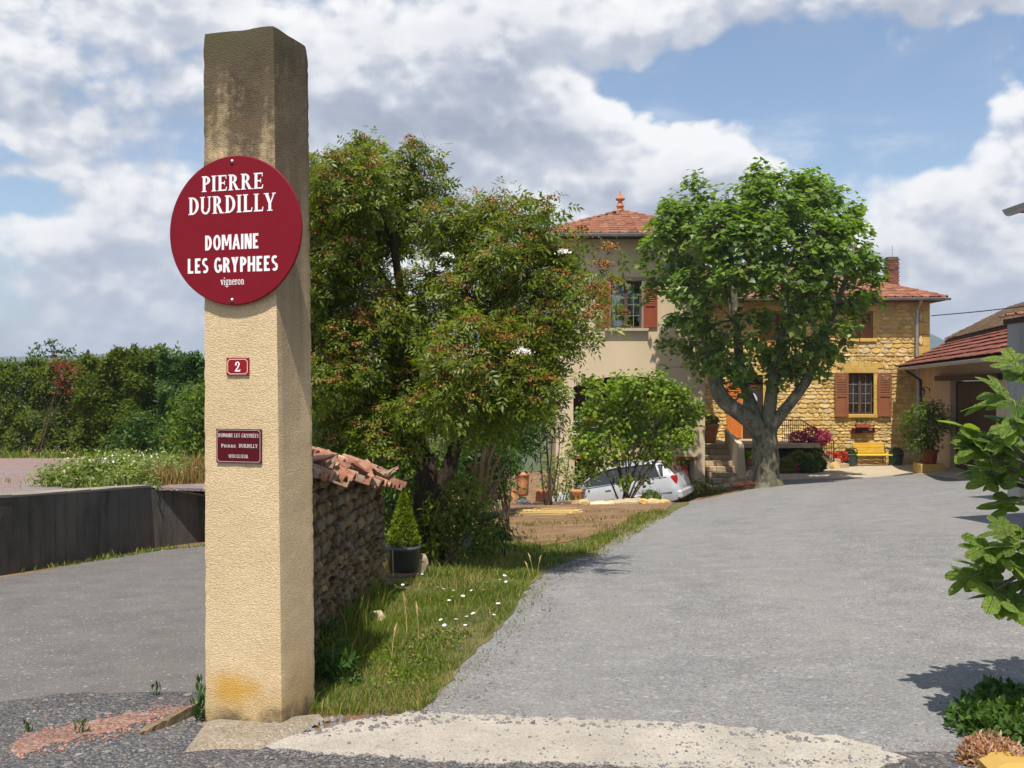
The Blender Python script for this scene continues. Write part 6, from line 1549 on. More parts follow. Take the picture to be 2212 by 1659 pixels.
shrub('wild_bush', 'pale green wild shrub at the foot of the middle hedge', 'bush', (-8.7, 22.8, float(tz(-8.7, 22.8))), pix_clumps([(270, 940, 24), (300, 930, 26), (250, 965, 20), (320, 965, 22), (285, 900, 18), (345, 950, 20)], 22.8, .3), LEAF, MAT['shrub'], 6, .13, anchors=16, spread=.12, stems=5)
t, _ = shrub('red_leaved_bush', 'bush with red young leaves at the hedge top', 'bush', (-11.6, 24.2, zh), pix_clumps([(128, 790, 13), (140, 800, 15), (155, 815, 12), (135, 825, 13), (148, 838, 10), (160, 798, 9), (122, 780, 8)], 23.9, .1), LEAF, MAT['redleaf'], 2.2, .10, anchors=30, spread=.09, stems=3, twig_r=0)
# sapling: thin rods with leaf tufts standing over the hedge
sp = plant('cherry_sapling', 'young tree with thin leafy rods rising over the hedge', 'tree', (-12.0, 26.6, zh-.1)); sk = Skeleton(); parts = []
root = Vector((-12.0, 26.6, zh-.1))
for px, tops in ((70, 752), (82, 745), (105, 736), (112, 733), (92, 760), (135, 748), (148, 757), (160, 752), (178, 768), (120, 752), (205, 772), (190, 765), (222, 778)):
    tip = P(px, tops, 26.6); mid = root.lerp(tip, .55)+Vector((random.uniform(-.15, .15), random.uniform(-.2, .2), .25)); sk.limb([root, root.lerp(mid, .5), mid, tip], .025, .006, 5)
    n = 46; f = 1-RNG.random(n)**1.3*.42; pos = np.array([list(mid.lerp(tip, max(0, (q-.5)*2))) for q in f])+RNG.normal(size=(n, 3))*.06
    parts.append(scatter(*leaf_tpl(1, .5), pos, rand_unit(n)+np.array([0, 0, -.1]), rand_unit(n)+np.array([0, -.4, .7]), RNG.uniform(.09, .15, n)))
V, F = join_np(parts); link('foliage', np_mesh('foliage', V, F, MAT['shrub']), sp, True); sk.mb.build('trunk', MAT['twig'], sp, True, True)

# ---- grass, weeds, dry grass (uncountable)
def blades(name, label, polys, dens, hmin, hmax, w, mat, zf, lean=.5, near=None, patch=None, seed=0):
    P_ = []
    for poly, dn in polys:
        xs = [p[0] for p in poly]; ys = [p[1] for p in poly]; area = (max(xs)-min(xs))*(max(ys)-min(ys)); n = int(area*dn*dens)
        X = RNG.uniform(min(xs), max(xs), n); Y = RNG.uniform(min(ys), max(ys), n); m = inside_np(X, Y, poly); X, Y = X[m], Y[m]
        if patch: pn = np.array([mnoise.noise(Vector((x*patch[0], y*patch[0], seed))) for x, y in zip(X, Y)]); m = pn+RNG.normal(size=len(X))*.15 > patch[1]; X, Y = X[m], Y[m]
        if near: m = RNG.random(len(X)) < np.clip(near/np.maximum(Y, 1), .12, 1); X, Y = X[m], Y[m]
        P_.append(np.stack([X, Y], -1))
    XY = np.concatenate(P_); n = len(XY); Z = zf(XY[:, 0], XY[:, 1]); H = RNG.uniform(hmin, hmax, n)*RNG.uniform(.5, 1.0, n)
    hn = np.array([mnoise.noise(Vector((x*1.7, y*1.7, 4+seed))) for x, y in XY]); H *= np.clip(1+hn*.9, .35, 1.8)
    a = RNG.uniform(0, 6.283, n); ln = RNG.uniform(.1, 1.0, n)*lean; dx, dy = np.cos(a)*ln, np.sin(a)*ln
    wd_ = RNG.uniform(.6, 1.3, n)*w*np.clip(XY[:, 1]/8, .8, 2.2); b = RNG.uniform(0, 6.283, n); wx, wy = np.cos(b)*wd_/2, np.sin(b)*wd_/2
    x, y = XY[:, 0], XY[:, 1]; z = Z-.01
    V = np.stack([np.stack([x-wx, y-wy, z], -1), np.stack([x+wx, y+wy, z], -1),
                  np.stack([x+dx*H*.35+wx*.7, y+dy*H*.35+wy*.7, z+H*.6], -1), np.stack([x+dx*H*.35-wx*.7, y+dy*H*.35-wy*.7, z+H*.6], -1),
                  np.stack([x+dx*H*1.0+wx*.1, y+dy*H*1.0+wy*.1, z+H*(1-.25*ln)], -1), np.stack([x+dx*H-wx*.1, y+dy*H-wy*.1, z+H*(1-.25*ln)], -1)], 1)
    o6 = (np.arange(n)*6)[:, None]; F = np.concatenate([o6+np.array([[0, 1, 2, 3]]), o6+np.array([[3, 2, 4, 5]])])
    o = link(name, np_mesh(name, V.reshape(-1, 3), F, mat), kind='stuff'); o['label'] = label; o['category'] = 'grass'; return o
near_lawn = [(-1.25, 5.35)]+gpoly([(690, 1548), (800, 1545), (905, 1541), (940, 1512), (990, 1440), (1052, 1382), (1105, 1328), (1135, 1275), (1165, 1240), (1150, 1215), (1040, 1215), (930, 1225)])+[(-1.05, 9.9), (-1.16, 9.3)]
strip = gpoly([(1165, 1240), (1200, 1222), (1290, 1190), (1360, 1148), (1440, 1110), (1440, 1104), (1380, 1112), (1330, 1145), (1250, 1172), (1180, 1185), (1090, 1175), (1000, 1190), (920, 1210)])
blades('grass', 'green lawn grass of the verge below the stone wall', [(near_lawn, 1.0)], 7600, .035, .105, .0055, MAT['grass'], gz, .7, near=8)
blades('grass', 'green and yellow grass along the far edge of the yard', [(strip, .55)], 2000, .05, .13, .008, MAT['grass'], gz, .7, patch=(.8, -.25))
blades('dry_grass', 'straw coloured dry grass mixed into the verge', [(near_lawn, .45), (strip, .8)], 1500, .06, .17, .006, MAT['drygrass'], gz, .8, patch=(1.1, .05), seed=5)
fade = gpoly([(905, 1545), (940, 1515), (990, 1450), (1055, 1388), (1110, 1332), (1140, 1280), (1170, 1246), (1290, 1192), (1440, 1110), (1452, 1112), (1310, 1200), (1200, 1240), (1165, 1290), (1140, 1345), (1085, 1400), (1015, 1470), (965, 1530)])
blades('verge_fringe', 'thin grass creeping out of the verge into the gravel', [(fade, 1.0)], 620, .02, .08, .006, MAT['drygrass'], gz, 1.3, patch=(1.6, -.05), seed=12)
blades('verge_fringe', 'green tufts spreading from the verge into the gravel', [(fade, 1.0)], 700, .02, .08, .006, MAT['grass'], gz, 1.1, patch=(1.2, .02), seed=15)
edge_dry = gpoly([(690, 1538), (800, 1505), (900, 1490), (960, 1440), (1000, 1400), (1025, 1405), (985, 1460), (935, 1520), (900, 1545), (780, 1545)])
blades('dry_grass', 'dead flattened grass along the gravel edge near the slab', [(edge_dry, 1.0)], 4200, .03, .09, .006, MAT['drygrass'], gz, 1.2)
tall = gpoly([(690, 1460), (700, 1400), (760, 1340), (815, 1290), (840, 1300), (800, 1380), (770, 1440), (730, 1480)])
blades('tall_grass', 'tall uncut grass in the shade against the rubble wall', [(tall, 1.0)], 2000, .14, .36, .007, MAT['grass'], gz, .6, seed=3)
far_bed = gpoly([(1085, 1160), (1180, 1180), (1300, 1160), (1430, 1112), (1420, 1098), (1250, 1105), (1090, 1120)])
blades('dry_grass', 'sparse dry tufts on the bare earth before the log edging', [(far_bed, 1.0)], 330, .03, .12, .010, MAT['drygrass'], gz, .8, patch=(.9, .15), seed=9)
# weeds on the terrace and at the foot of the retaining wall
weeds = [(-6.6, 14.1), (-5.45, 13.4), (-5.25, 14.1), (-5.1, 15.5), (-5.6, 17.0), (-6.8, 17.6), (-7.7, 17.2), (-7.3, 15.4)]
blades('tall_weeds', 'thick clump of tall pale weeds on the terrace above the wall', [(weeds, 1.0)], 330, .10, .30, .010, MAT['weed'], tz, .55, seed=2)
wcl = [(Vector((x, y, float(tz(x, y))+.10)), random.uniform(.16, .28)) for x, y in [(-6.6+random.random()*1.35, 13.9+random.random()*3.2) for _ in range(46)] if inside((x, y), weeds)]
wp_ = plant('weed_clump', 'leafy clump of pale flowering weeds at the terrace edge', 'weeds', (-6.0, 15, float(tz(-6, 15)))); V, F, _a, _t = crown_of(wcl, LEAF, 5, .085, anchors_m3=20, spread=.08, shell=.5, up=.5, droop=-.3, twig_r=0); link('foliage', np_mesh('foliage', V, F, MAT['weed']), wp_, True)
n = 90; ii = RNG.integers(0, len(wcl), n); pos = np.array([list(wcl[i][0]) for i in ii])+RNG.normal(size=(n, 3))*np.array([.14, .14, .03])+np.array([0, 0, .27]); V, F = scatter(*leaf_tpl(1, .9), pos, rand_unit(n)+np.array([0, -.3, 1]), rand_unit(n), RNG.uniform(.02, .045, n)); link('blossoms', np_mesh('blossoms', V, F, MAT['whitebloom']), wp_, True, kind='stuff')
bank = [(-5.25, 14.2), (-4.72, 14.95), (-3.7, 16.4), (-3.6, 18), (-5.2, 18.5), (-6.2, 17.5)]
blades('dry_bank_grass', 'russet dry grass on the bank beside the pillar', [(bank, 1.0)], 1000, .16, .38, .010, leaf_mat('russet_grass', (.22, .13, .045), (.38, .25, .10), .3, .6, .2, (.12, .15, .03), .2), tz, .6)
lowt = [(-24, 22.6), (-9.6, 22.6), (-8.2, 20.5), (-5.0, 18), (-4.2, 24.5), (-24, 24.6)]
blades('hedge_foot_grass', 'low green grass along the foot of the hedges', [(lowt, 1.0)], 150, .08, .3, .016, MAT['grass'], tz, .6)
foot_strip = [(-5.25, 10.6), (-4.98, 13.5), (-4.3, 14.1), (-3.2, 14.45), (-3.3, 14.1), (-4.25, 13.75), (-4.75, 13.3), (-5.05, 11.5)]
blades('wall_foot_grass', 'green fringe of grass at the foot of the dark concrete wall', [(foot_strip, 1.0)], 1100, .03, .10, .010, MAT['grass'], gz, .7)
tuft = [(-9.5, 13.2), (-7.4, 12.2), (-6.6, 13.4), (-7.4, 15.5), (-9, 16)]
blades('terrace_tufts', 'sparse grass tufts growing through the terrace paving', [(tuft, 1.0)], 70, .04, .14, .010, MAT['weed'], tz, .6, patch=(.9, .05))

# daisies and other small flowers, each one a thing
def daisy_mesh():
    b = MB(); n = 9; vs = []; fs = []
    for k in range(n):
        a = 2*math.pi*k/n; c_, s_ = math.cos(a), math.sin(a); q = len(vs)
        vs += [(c_*.004-s_*.003, s_*.004+c_*.003, 0), (c_*.004+s_*.003, s_*.004-c_*.003, 0), (c_*.022+s_*.0055, s_*.022-c_*.0055, .003), (c_*.022-s_*.0055, s_*.022+c_*.0055, .003)]; fs.append((q, q+1, q+2, q+3))
    b.add(vs, fs); b.lathe([(.0055, .0), (.005, .004), (.001, .005)], 7); b.tube([(0, 0, 0), (.004, .003, -.05), (0, 0, -.11)], .0016, 4); me = b.mesh('daisy', MAT['white']); me.materials.append(MAT['shrub'])
    for p in me.polygons:
        if p.center.z < -.004: p.material_index = 1
    return me
DM = daisy_mesh()
for k, (px, py) in enumerate(((958, 1293), (980, 1297), (1018, 1297), (1000, 1310), (977, 1312), (970, 1320), (1008, 1357), (985, 1363), (960, 1377), (1005, 1377), (952, 1364), (1044, 1296), (1076, 1327), (1067, 1353), (1042, 1346), (1090, 1263), (1080, 1273), (1093, 1277), (1052, 1279), (1035, 1278), (912, 1260), (870, 1284), (994, 1430), (1022, 1350), (946, 1290))):
    p = G(px, py); o = link('daisy', DM, None, False, None, (p.x, p.y, p.z+.085), (random.uniform(-.15, .5), random.uniform(-.4, .4), random.uniform(0, 6))); s_ = random.uniform(.55, .85); o.scale = (s_, s_, 1)
    tag(o, 'white daisy in the green verge grass', 'daisy', 'white daisies in the grass')
# seed heads
for k, (px, py) in enumerate(((1146, 1255), (1152, 1248), (1160, 1252), (905, 1400), (880, 1385), (845, 1440))):
    p = G(px, py); b = MB(); hh = random.uniform(.14, .22) if k < 3 else random.uniform(.2, .3); lx = random.uniform(-.05, .05)
    b.tube([p, p+Vector((lx*.4, 0, hh*.6)), p+Vector((lx, 0, hh))], .0022, 4); b.tube([p+Vector((lx*.8, 0, hh*.8)), p+Vector((lx, 0, hh)), p+Vector((lx*1.5, 0, hh*1.18))], [.003, .008, .002], 6)
    tag(b.build('seed_head', MAT['straw']), 'dry pale grass seed head standing by the gravel edge' if k < 3 else 'drooping pale seed head in the near verge', 'seed head', 'dry seed heads by the gravel edge' if k < 3 else 'drooping seed heads in the near verge')
# ------------------------------------------------------------------ potted conifer on its stones
def pot_prof(r0, r1, h, rim=.02, wall=.012): return [(r0, 0), (r1-.006, h-rim*1.4), (r1+.012, h-rim*1.4), (r1+.014, h), (r1-wall, h), (r1-wall-.01, h-.05)]
def cone_foliage(parts, c, h, r, n, size, mat=None):
    t = RNG.random(n)**.8; z = t*h; rr = r*(1-t)**.85*np.clip(t*9+.55, 0, 1)*RNG.uniform(.72, 1.06, n); a = RNG.uniform(0, 6.283, n)
    pos = np.array(c)+np.stack([rr*np.cos(a), rr*np.sin(a), z], -1); out = np.stack([np.cos(a), np.sin(a), np.full(n, .3)], -1)
    parts.append(scatter(*leaf_tpl(1, .30), pos, out*.7+np.array([0, 0, .9])+rand_unit(n)*.35, rand_unit(n)+out*.3, RNG.uniform(.6, 1.3, n)*size))
pc = P(872, 1240, 10.0); pc.z = g(pc.x, pc.y)+.075; K = 10.0/FOC
po = thing('potted_conifer', 'golden clipped conifer in a dark grey tub at the wall end', 'potted plant', pc)
MB().lathe(pot_prof(31*K, 36*K, 52*K, .025), 24).build('pot', MAT['greypot'], po, True)
MB().lathe([(33*K, 42*K), (.01, 44*K)], 20).build('soil', MAT['earth'], po)
parts = []; cone_foliage(parts, (0, 0, 48*K), 112*K, 36*K, 3800, .042); V, F = join_np(parts); link('foliage', np_mesh('foliage', V, F, MAT['conifer']), po)
MB().tube([(0, 0, 40*K), (.01, 0, 120*K)], .012, 6).build('stem', MAT['twig'], po)
MB().tube([(-.085, -.17, -.05), (-.09, -.165, .22)], .004, 5).build('stake', MAT['straw'], po)
def rock(name, label, cat, c, size, mat, rough=.16, ch=.35, rot=(0, 0, 0), group=None, smooth=False):
    me = rock_mesh(name, mat, rough, ch); o = link(name, me, None, False, None, c, rot, size); return tag(o, label, cat, group)
rock('stone_block', 'flat mossy stone under the dark tub', 'stone', pc+Vector((.0, .0, -.055)), (.34, .34, .10), MAT['mosstile'], .10, .3)
rock('stone_block', 'pale cut stone leaning at the right of the dark tub', 'stone', pc+Vector((.17, .10, .03)), (.13, .14, .22), MAT['slabstone'], .10, .25, (.1, .25, .3))
rock('stone_block', 'ochre stone lump wedged left of the dark tub', 'stone', pc+Vector((-.19, .06, .02)), (.10, .14, .16), MAT['goldstone'], .2, .3, (0, -.2, .4))
rock('stone_block', 'pale ochre rock half buried in the grass by the wall', 'stone', G(818, 1345)+Vector((0, 0, .01)), (.15, .14, .12), MAT['slabstone'], .25, .4, (.3, 0, .5))
bp = G(1012, 1180); rock('boulder', 'pale grey rounded boulder in the shade under the elder', 'boulder', bp+Vector((0, 0, .09)), (.21, .18, .24), MAT['greystone'], .14, .55, (0, .15, .2))

# ------------------------------------------------------------------ cut stump and brush behind the elder
st = thing('cut_brush', 'stack of pruned branches standing upright behind the elder', 'branches', gp(-.35, 12.6))
for k, (px0, py0, px1, py1) in enumerate(((1040, 1040, 1062, 945), (1046, 1040, 1072, 950), (1052, 1045, 1080, 985), (1036, 1045, 1048, 965), (1060, 1048, 1092, 1000), (1028, 1050, 1030, 970), (1050, 1050, 1100, 1030), (1035, 1055, 1015, 1000))):
    b = MB(); dd = 12.6+random.uniform(-.1, .1); r = random.uniform(.016, .03); b.tube([P(px0, py0+40, dd), P((px0+px1)/2+random.uniform(-4, 4), (py0+py1)/2, dd), P(px1, py1, dd)], [r, r*.9, r*.7], 7, True, .06); b.build('branch', MAT['stickwood'], st, world=True)

# ------------------------------------------------------------------ log and stone edging of the car bed, terracotta pots
ED = 25.5
def edging(px0, px1, py0, py1, hh, mat, label, name='edging_stone', dd=0.0, grp='stone edging before the silver car'):
    a, b_ = P(px0, py0-1, ED+dd)+Vector((0, 0, .03)), P(px1, py1-1, ED+dd)+Vector((0, 0, .03)); hh += .05; L = (b_-a).length; m = MB(); n = 7; vs = []
    s = random.random()*50; rows = []
    for k in range(9):
        t = k/8; p = a.lerp(b_, t); e = .75+.25*math.sin(math.pi*min(1, max(0, t)))**.4
        ring = [(-.12*e, -.25), (-.15*e, hh*.5), (-.10*e, hh), (.12*e, hh), (.15*e, -.25)]
        rows.append([p+Vector((0, y+.03*mnoise.noise(Vector((s, t*4, z))), z+.03*mnoise.noise(Vector((s+9, t*5, y))) if z > 0 else z)) for y, z in ring])
    for r in rows: vs += r
    fs = [(k*5+i, k*5+(i+1) % 5, (k+1)*5+(i+1) % 5, (k+1)*5+i) for k in range(8) for i in range(5)]+[(4, 3, 2, 1, 0), tuple(range(40, 45))]
    m.add(vs, [f[::-1] for f in fs]); tag(m.build(name, mat), label, 'edging', grp)
for px0, px1, py0, py1, hh, mt, lb in ((1040, 1120, 1099, 1100, .06, 'stickwood', 'pale log at the left end of the edging'), (1122, 1255, 1102, 1094, .07, 'stickwood', 'long straight log before the tapered terracotta pot'), (1250, 1330, 1098, 1095, .06, 'slabstone', 'flat tan edging stone right of the long log'), (1326, 1384, 1094, 1091, .08, 'slabstone', 'longer tan edging block below the hazel'),):
    edging(px0, px1, py0, py1, hh, MAT[mt], lb)
for k, (px, py, w, hh, mt, lb) in enumerate(((1262, 1088, .34, .14, 'goldstone', 'yellow stone lying on the edging below the hazel stems'), (1130, 1093, .40, .22, 'greystone', 'rounded grey stone resting on the log end'), (1398, 1095, .32, .20, 'goldstone', 'first yellow rock right of the edging blocks'), (1412, 1088, .44, .16, 'goldstone', 'long yellow slab on top of the rock pile'), (1424, 1098, .34, .20, 'goldstone', 'yellow rock at the front of the pile'), (1437, 1090, .30, .18, 'goldstone', 'yellow rock near the right end of the pile'), (1450, 1096, .30, .16, 'slabstone', 'last tan rock of the pile beside the gravel'), (1390, 1086, .26, .12, 'goldstone', 'small yellow rock at the back of the pile'))):
    rock('edging_rock', lb, 'rock', P(px, py-3, ED-.05), (w, .3, hh*1.1), MAT[mt], .18, .4, (0, random.uniform(-.15, .15), random.uniform(-.3, .3)), 'rocks along the car bed')
pt = thing('plank_seat', 'weathered pale plank on a short wooden block, left of the logs', 'plank', P(1082, 1100, 25.2))
b = MB(); b.box((0, 0, .19), (.62, .35, .07), Matrix.Rotation(.06, 4, 'Y')); b.build('plank', MAT['slabstone'], pt)
b = MB(); b.box((.05, .05, .05), (.24, .24, .22)); b.build('block', MAT['stickwood'], pt)
ps = thing('wooden_stake', 'short split wooden stakes leaning before the logs', 'stake', P(1096, 1118, 24.6))
for q in (-.04, .02, .06): b = MB(); b.tube([(q, 0, -.1), (q*1.6, .05, .42)], [.022, .016], 6); b.build('stick', MAT['stickwood'], ps)
cn = thing('cane_bundle', 'bundle of yellow canes lying on the bare earth', 'canes', G(1178, 1112))
for k in range(26):
    y = random.uniform(-.45, .35); x = random.uniform(-.15, .15); a = random.uniform(-.06, .06); L = random.uniform(.45, .72); b = MB(); z = .02+random.uniform(0, .07)
    b.tube([(x-L, y-a, z), (x+L, y+a, z+.01)], .013, 5); b.build('cane', MAT['straw'], cn)
def terracotta(name, label, px, pyb, d, prof, mat='terracotta', base_dz=None):
    p = P(px, pyb, d); t = thing(name, label, 'pot', p, 0, 'terracotta pots beside the car'); MB().lathe(prof, 20).build('body', MAT[mat], t, True); return t, p
k_ = 25.9/FOC
t, p = terracotta('terracotta_jar', 'tall orange terracotta jar on a stone among the shrubs', 1129, 1070, 26.3, [(11*k_, 0), (12.5*k_, 4*k_), (13.5*k_, 30*k_), (13.5*k_, 42*k_), (15*k_, 44*k_), (15*k_, 49*k_), (12*k_, 49*k_), (11*k_, 40*k_)])
rock('stone_block', 'rough stone pedestal under the tall terracotta jar', 'stone', p+Vector((0, 0, -.34)), (.42, .4, .66), MAT['mosstile'], .12, .3)
terracotta('terracotta_pot', 'upturned tapering terracotta pot behind the long log', 1172, 1100, 25.9, [(17*k_, 0), (17*k_, 4*k_), (14*k_, 36*k_), (15*k_, 37*k_), (14.5*k_, 41*k_), (6*k_, 42*k_)])
terracotta('terracotta_pot', 'narrow terracotta cone partly hidden left of the jar', 1106, 1100, 26.0, [(13*k_, 0), (12*k_, 8*k_), (7*k_, 40*k_), (4*k_, 43*k_)])
terracotta('terracotta_pot', 'shadowed terracotta pot before the car door', 1245, 1098, 25.9, [(16*k_, 0), (16*k_, 5*k_), (13.5*k_, 34*k_), (14.5*k_, 36*k_), (14*k_, 40*k_), (8*k_, 40*k_)])
# iris leaves by the rear wheel
for k, (px, lb) in enumerate(((1398, 'clump of sword shaped leaves before the rear wheel'), (1418, 'clump of sword shaped leaves right of the rear wheel'), (1238, 'small leafy tuft beside the shadowed terracotta pot'))):
    p = P(px, 1092, 25.75); t = plant('iris_clump', lb, 'plant', p); parts = []; n = 26
    a = RNG.uniform(0, 6.28, n); X_ = np.stack([np.cos(a)*.35, np.sin(a)*.35, np.ones(n)], -1); parts.append(scatter(*leaf_tpl(1, .10, .05, -.1), np.array(p)+RNG.normal(size=(n, 3))*np.array([.08, .08, .0]), X_, np.stack([np.cos(a), np.sin(a)-.5, np.full(n, .2)], -1), RNG.uniform(.28, .5, n)))
    V, F = join_np(parts); link('leaves', np_mesh('leaves', V, F, MAT['brightshrub']), t, True)

# ------------------------------------------------------------------ silver estate car, nose down on the ramp
def car_paint():
    m, w, out = new_mat('silver_paint'); principled(w, out, (.62, .63, .66), .25, .5, .25); return m
MAT['carpaint'] = car_paint()
MAT['carglass'] = flat_mat('car_glass', (.03, .035, .035), .06, 0, .6)
MAT['rubber'] = flat_mat('tyre_rubber', (.018, .018, .018), .8)
MAT['taillight'] = flat_mat('tail_light', (.45, .02, .02), .2)
MAT['blacktrim'] = flat_mat('black_trim', (.02, .02, .022), .5)
cr = thing('estate_car', 'silver estate car parked nose down behind the hazel bush', 'car', (0, 0, 0))
# stations along the car from nose (x=-2.2) to tail; z0 sill, z1 belt, z2 roof, half widths
ST = [(-2.22, .38, .58, .60, .60), (-2.12, .24, .68, .70, .74), (-1.9, .20, .76, .78, .82), (-1.5, .19, .84, .86, .86), (-1.05, .19, .90, .915, .865), (-.88, .19, .92, .96, .868), (-.45, .19, .935, 1.21, .87), (-.10, .19, .94, 1.38, .87), (.35, .19, .95, 1.435, .87), (.95, .19, .96, 1.445, .87), (1.45, .20, .97, 1.42, .865), (1.80, .22, .98, 1.36, .855), (1.98, .25, .98, 1.22, .84), (2.12, .28, .97, 1.00, .82), (2.20, .36, .72, .74, .78), (2.24, .40, .62, .64, .72)]
rows = []
for x, z0, z1, z2, hw in ST:
    tl = max(0, z2-z1); rt = hw-.05-.36*tl
    rows.append([(x, -hw*.93, z0), (x, -hw, z0+.12), (x, -hw*1.012, (z0+z1)/2), (x, -hw*.985, z1-.07), (x, -hw*.955, z1), (x, -max(rt, .25), z2-.045 if tl > .1 else z2), (x, -max(rt-.12, .15), z2), (x, 0, z2+.015)])
def mirror(r): return [(x, -y, z) for x, y, z in reversed(r[:-1])]
rows = [r+mirror(r) for r in rows]; m_ = len(rows[0]); body = MB(); glass = MB(); vs = [p for r in rows for p in r]
glassy = lambda i, j: (j == 4 or j == m_-6) and 5 <= i <= 10
wind = lambda i, j: (5 <= j <= m_-7) and (5 <= i <= 6 or 11 <= i <= 12)
bf, gf = [], []
for i in range(len(rows)-1):
    for j in range(m_-1):
        f = (i*m_+j, i*m_+j+1, (i+1)*m_+j+1, (i+1)*m_+j); f = f[::-1]
        (gf if (glassy(i, j) or (wind(i, j) and 1)) else bf).append(f)
bf += [tuple(range(m_)), tuple(reversed(range((len(rows)-1)*m_, len(rows)*m_)))]
body.add(vs, bf); o = body.build('body', MAT['carpaint'], cr, True); glass.add(vs, gf); glass.build('windows', MAT['carglass'], cr, True)
for mdl in (o,): md = mdl.modifiers.new('smooth', 'EDGE_SPLIT'); md.split_angle = math.radians(40)
def side_bar(pts, r, name, mat, both=True):
    for sy in (-1, 1):
        b = MB(); b.tube([(x, y*sy, z) for x, y, z in pts], r, 6); b.build(name, mat, cr, True)
side_bar([(-.86, .80, .955), (-.12, .68, 1.36), (.35, .665, 1.41), (1.4, .66, 1.40), (1.85, .66, 1.30), (2.02, .73, 1.05)], .032, 'door_frame', MAT['carpaint'])
for xb, xt in ((.30, .30), (1.12, 1.10), (1.72, 1.60)): side_bar([(xb, .835, .95), (xt, .665, 1.41)], .034 if xb > 1.5 else .028, 'window_post', MAT['blacktrim'] if xb < 1.5 else MAT['carpaint'])
side_bar([(.05, .58, 1.47), (.15, .57, 1.505), (1.55, .57, 1.495), (1.65, .58, 1.44)], .018, 'roof_rail', MAT['zinc'])
side_bar([(-1.95, .835, .50), (0, .885, .50), (2.0, .86, .52)], .014, 'side_moulding', MAT['screw'])
side_bar([(-.95, .855, .90), (.3, .845, .935), (1.9, .83, .96)], .010, 'belt_strip', MAT['screw'])
for sy in (-1, 1):
    for x in (.12, .98): b = MB(); b.box((x, sy*.878, .80), (.17, .03, .035)); b.build('door_handle', MAT['carpaint'], cr)
    b = MB(); b.box((-.62, sy*.97, .97), (.12, .17, .13), ch=.03); b.build('mirror', MAT['carpaint'], cr)
    b = MB(); b.box((2.10, sy*.74, .86), (.16, .16, .26), ch=.03); b.build('tail_light', MAT['taillight'], cr)
    b = MB(); b.box((-2.10, sy*.60, .62), (.16, .26, .13), ch=.03); b.build('headlight', MAT['glass'], cr)
    for x in (.31, -.86): b = MB(); b.box((x, sy*.876, .60), (.010, .012, .62)); b.build('door_gap', MAT['blacktrim'], cr)
b = MB(); b.box((2.22, 0, .42), (.14, 1.66, .24), ch=.05); b.build('bumper', MAT['carpaint'], cr)
b = MB(); b.box((-2.18, 0, .38), (.14, 1.60, .22), ch=.05); b.build('bumper', MAT['carpaint'], cr)
for wx in (-1.38, 1.32):
    for sy in (-1, 1):
        b = MB(); M = Matrix.Translation((wx, sy*.80, .31)) @ Matrix.Rotation(math.pi/2, 4, 'X'); b.lathe([(.30, -.10), (.315, -.06), (.315, .06), (.30, .10), (.2, .10)], 22, (0, 0, 0), M); w_ = b.build('wheel', MAT['rubber'], cr, True)
        c = MB(); c.lathe([(.20, -.105*1), (.20, .105), (.05, .115)], 16, (0, 0, 0), M); c.build('rim', MAT['zinc'], w_)
        c = MB(); vs = []; n = 16
        for rr, yy in ((.345, .882), (.395, .882), (.395, .80), (.345, .80)): vs += [(wx+rr*math.cos(math.pi*k/n), sy*yy, .31+rr*math.sin(math.pi*k/n)) for k in range(n+1)]
        q = n+1; c.add(vs, [(a*q+k, a*q+k+1, ((a+1) % 4)*q+k+1, ((a+1) % 4)*q+k) for a in range(4) for k in range(n)]); c.build('wheel_arch', MAT['carpaint'], cr)
        c = MB(); c.lathe([(.345, 0), (.345, .012)], 24, (0, 0, 0), Matrix.Translation((wx, sy*.868+(.006 if sy < 0 else -.006), .31)) @ Matrix.Rotation(math.pi/2, 4, 'X')); c.build('arch_recess', MAT['blacktrim'], cr)
cc = P(1332, 992, 30.2)
cr.location = (cc.x, 30.2, cc.z-1.65); cr.rotation_euler = (0, math.radians(-9.0), math.radians(-22)); cr.rotation_mode = 'XYZ'

# ------------------------------------------------------------------ things in front of the stone house
bw = thing('garden_bench', 'yellow slatted garden bench against the golden stone wall', 'bench', ((1882.5-CX)/FOC*36.95, 36.95, g((1882.5-CX)/FOC*36.95, 36.9)+.01))
BW = 76*36.95/FOC
for k in range(4): b = MB(); b.box((0, -.19-.115*k+.2, .43-.006*k), (BW, .095, .035), ch=.008); b.build('slat', MAT['bench'], bw)
for k in range(4): b = MB(); b.box((0, .255+.028*k, .49+.10*k), (BW*.98, .03, .082), Matrix.Identity(4), ch=.006); b.build('slat', MAT['bench'], bw)
for sx in (-1, 1):
    x = sx*(BW/2-.06)
    b = MB(); b.tube([(x, -.16, 0), (x, -.17, .40), (x, .20, .41), (x, .235, .0)], .02, 6); b.build('leg', MAT['iron'], bw)
    b = MB(); b.tube([(x, .20, .41), (x, .36, .84)], .02, 6); b.tube([(x, -.17, .40), (x, -.19, .60), (x, -.05, .64), (x, .27, .62)], .018, 6); b.build('armrest', MAT['iron'], bw)
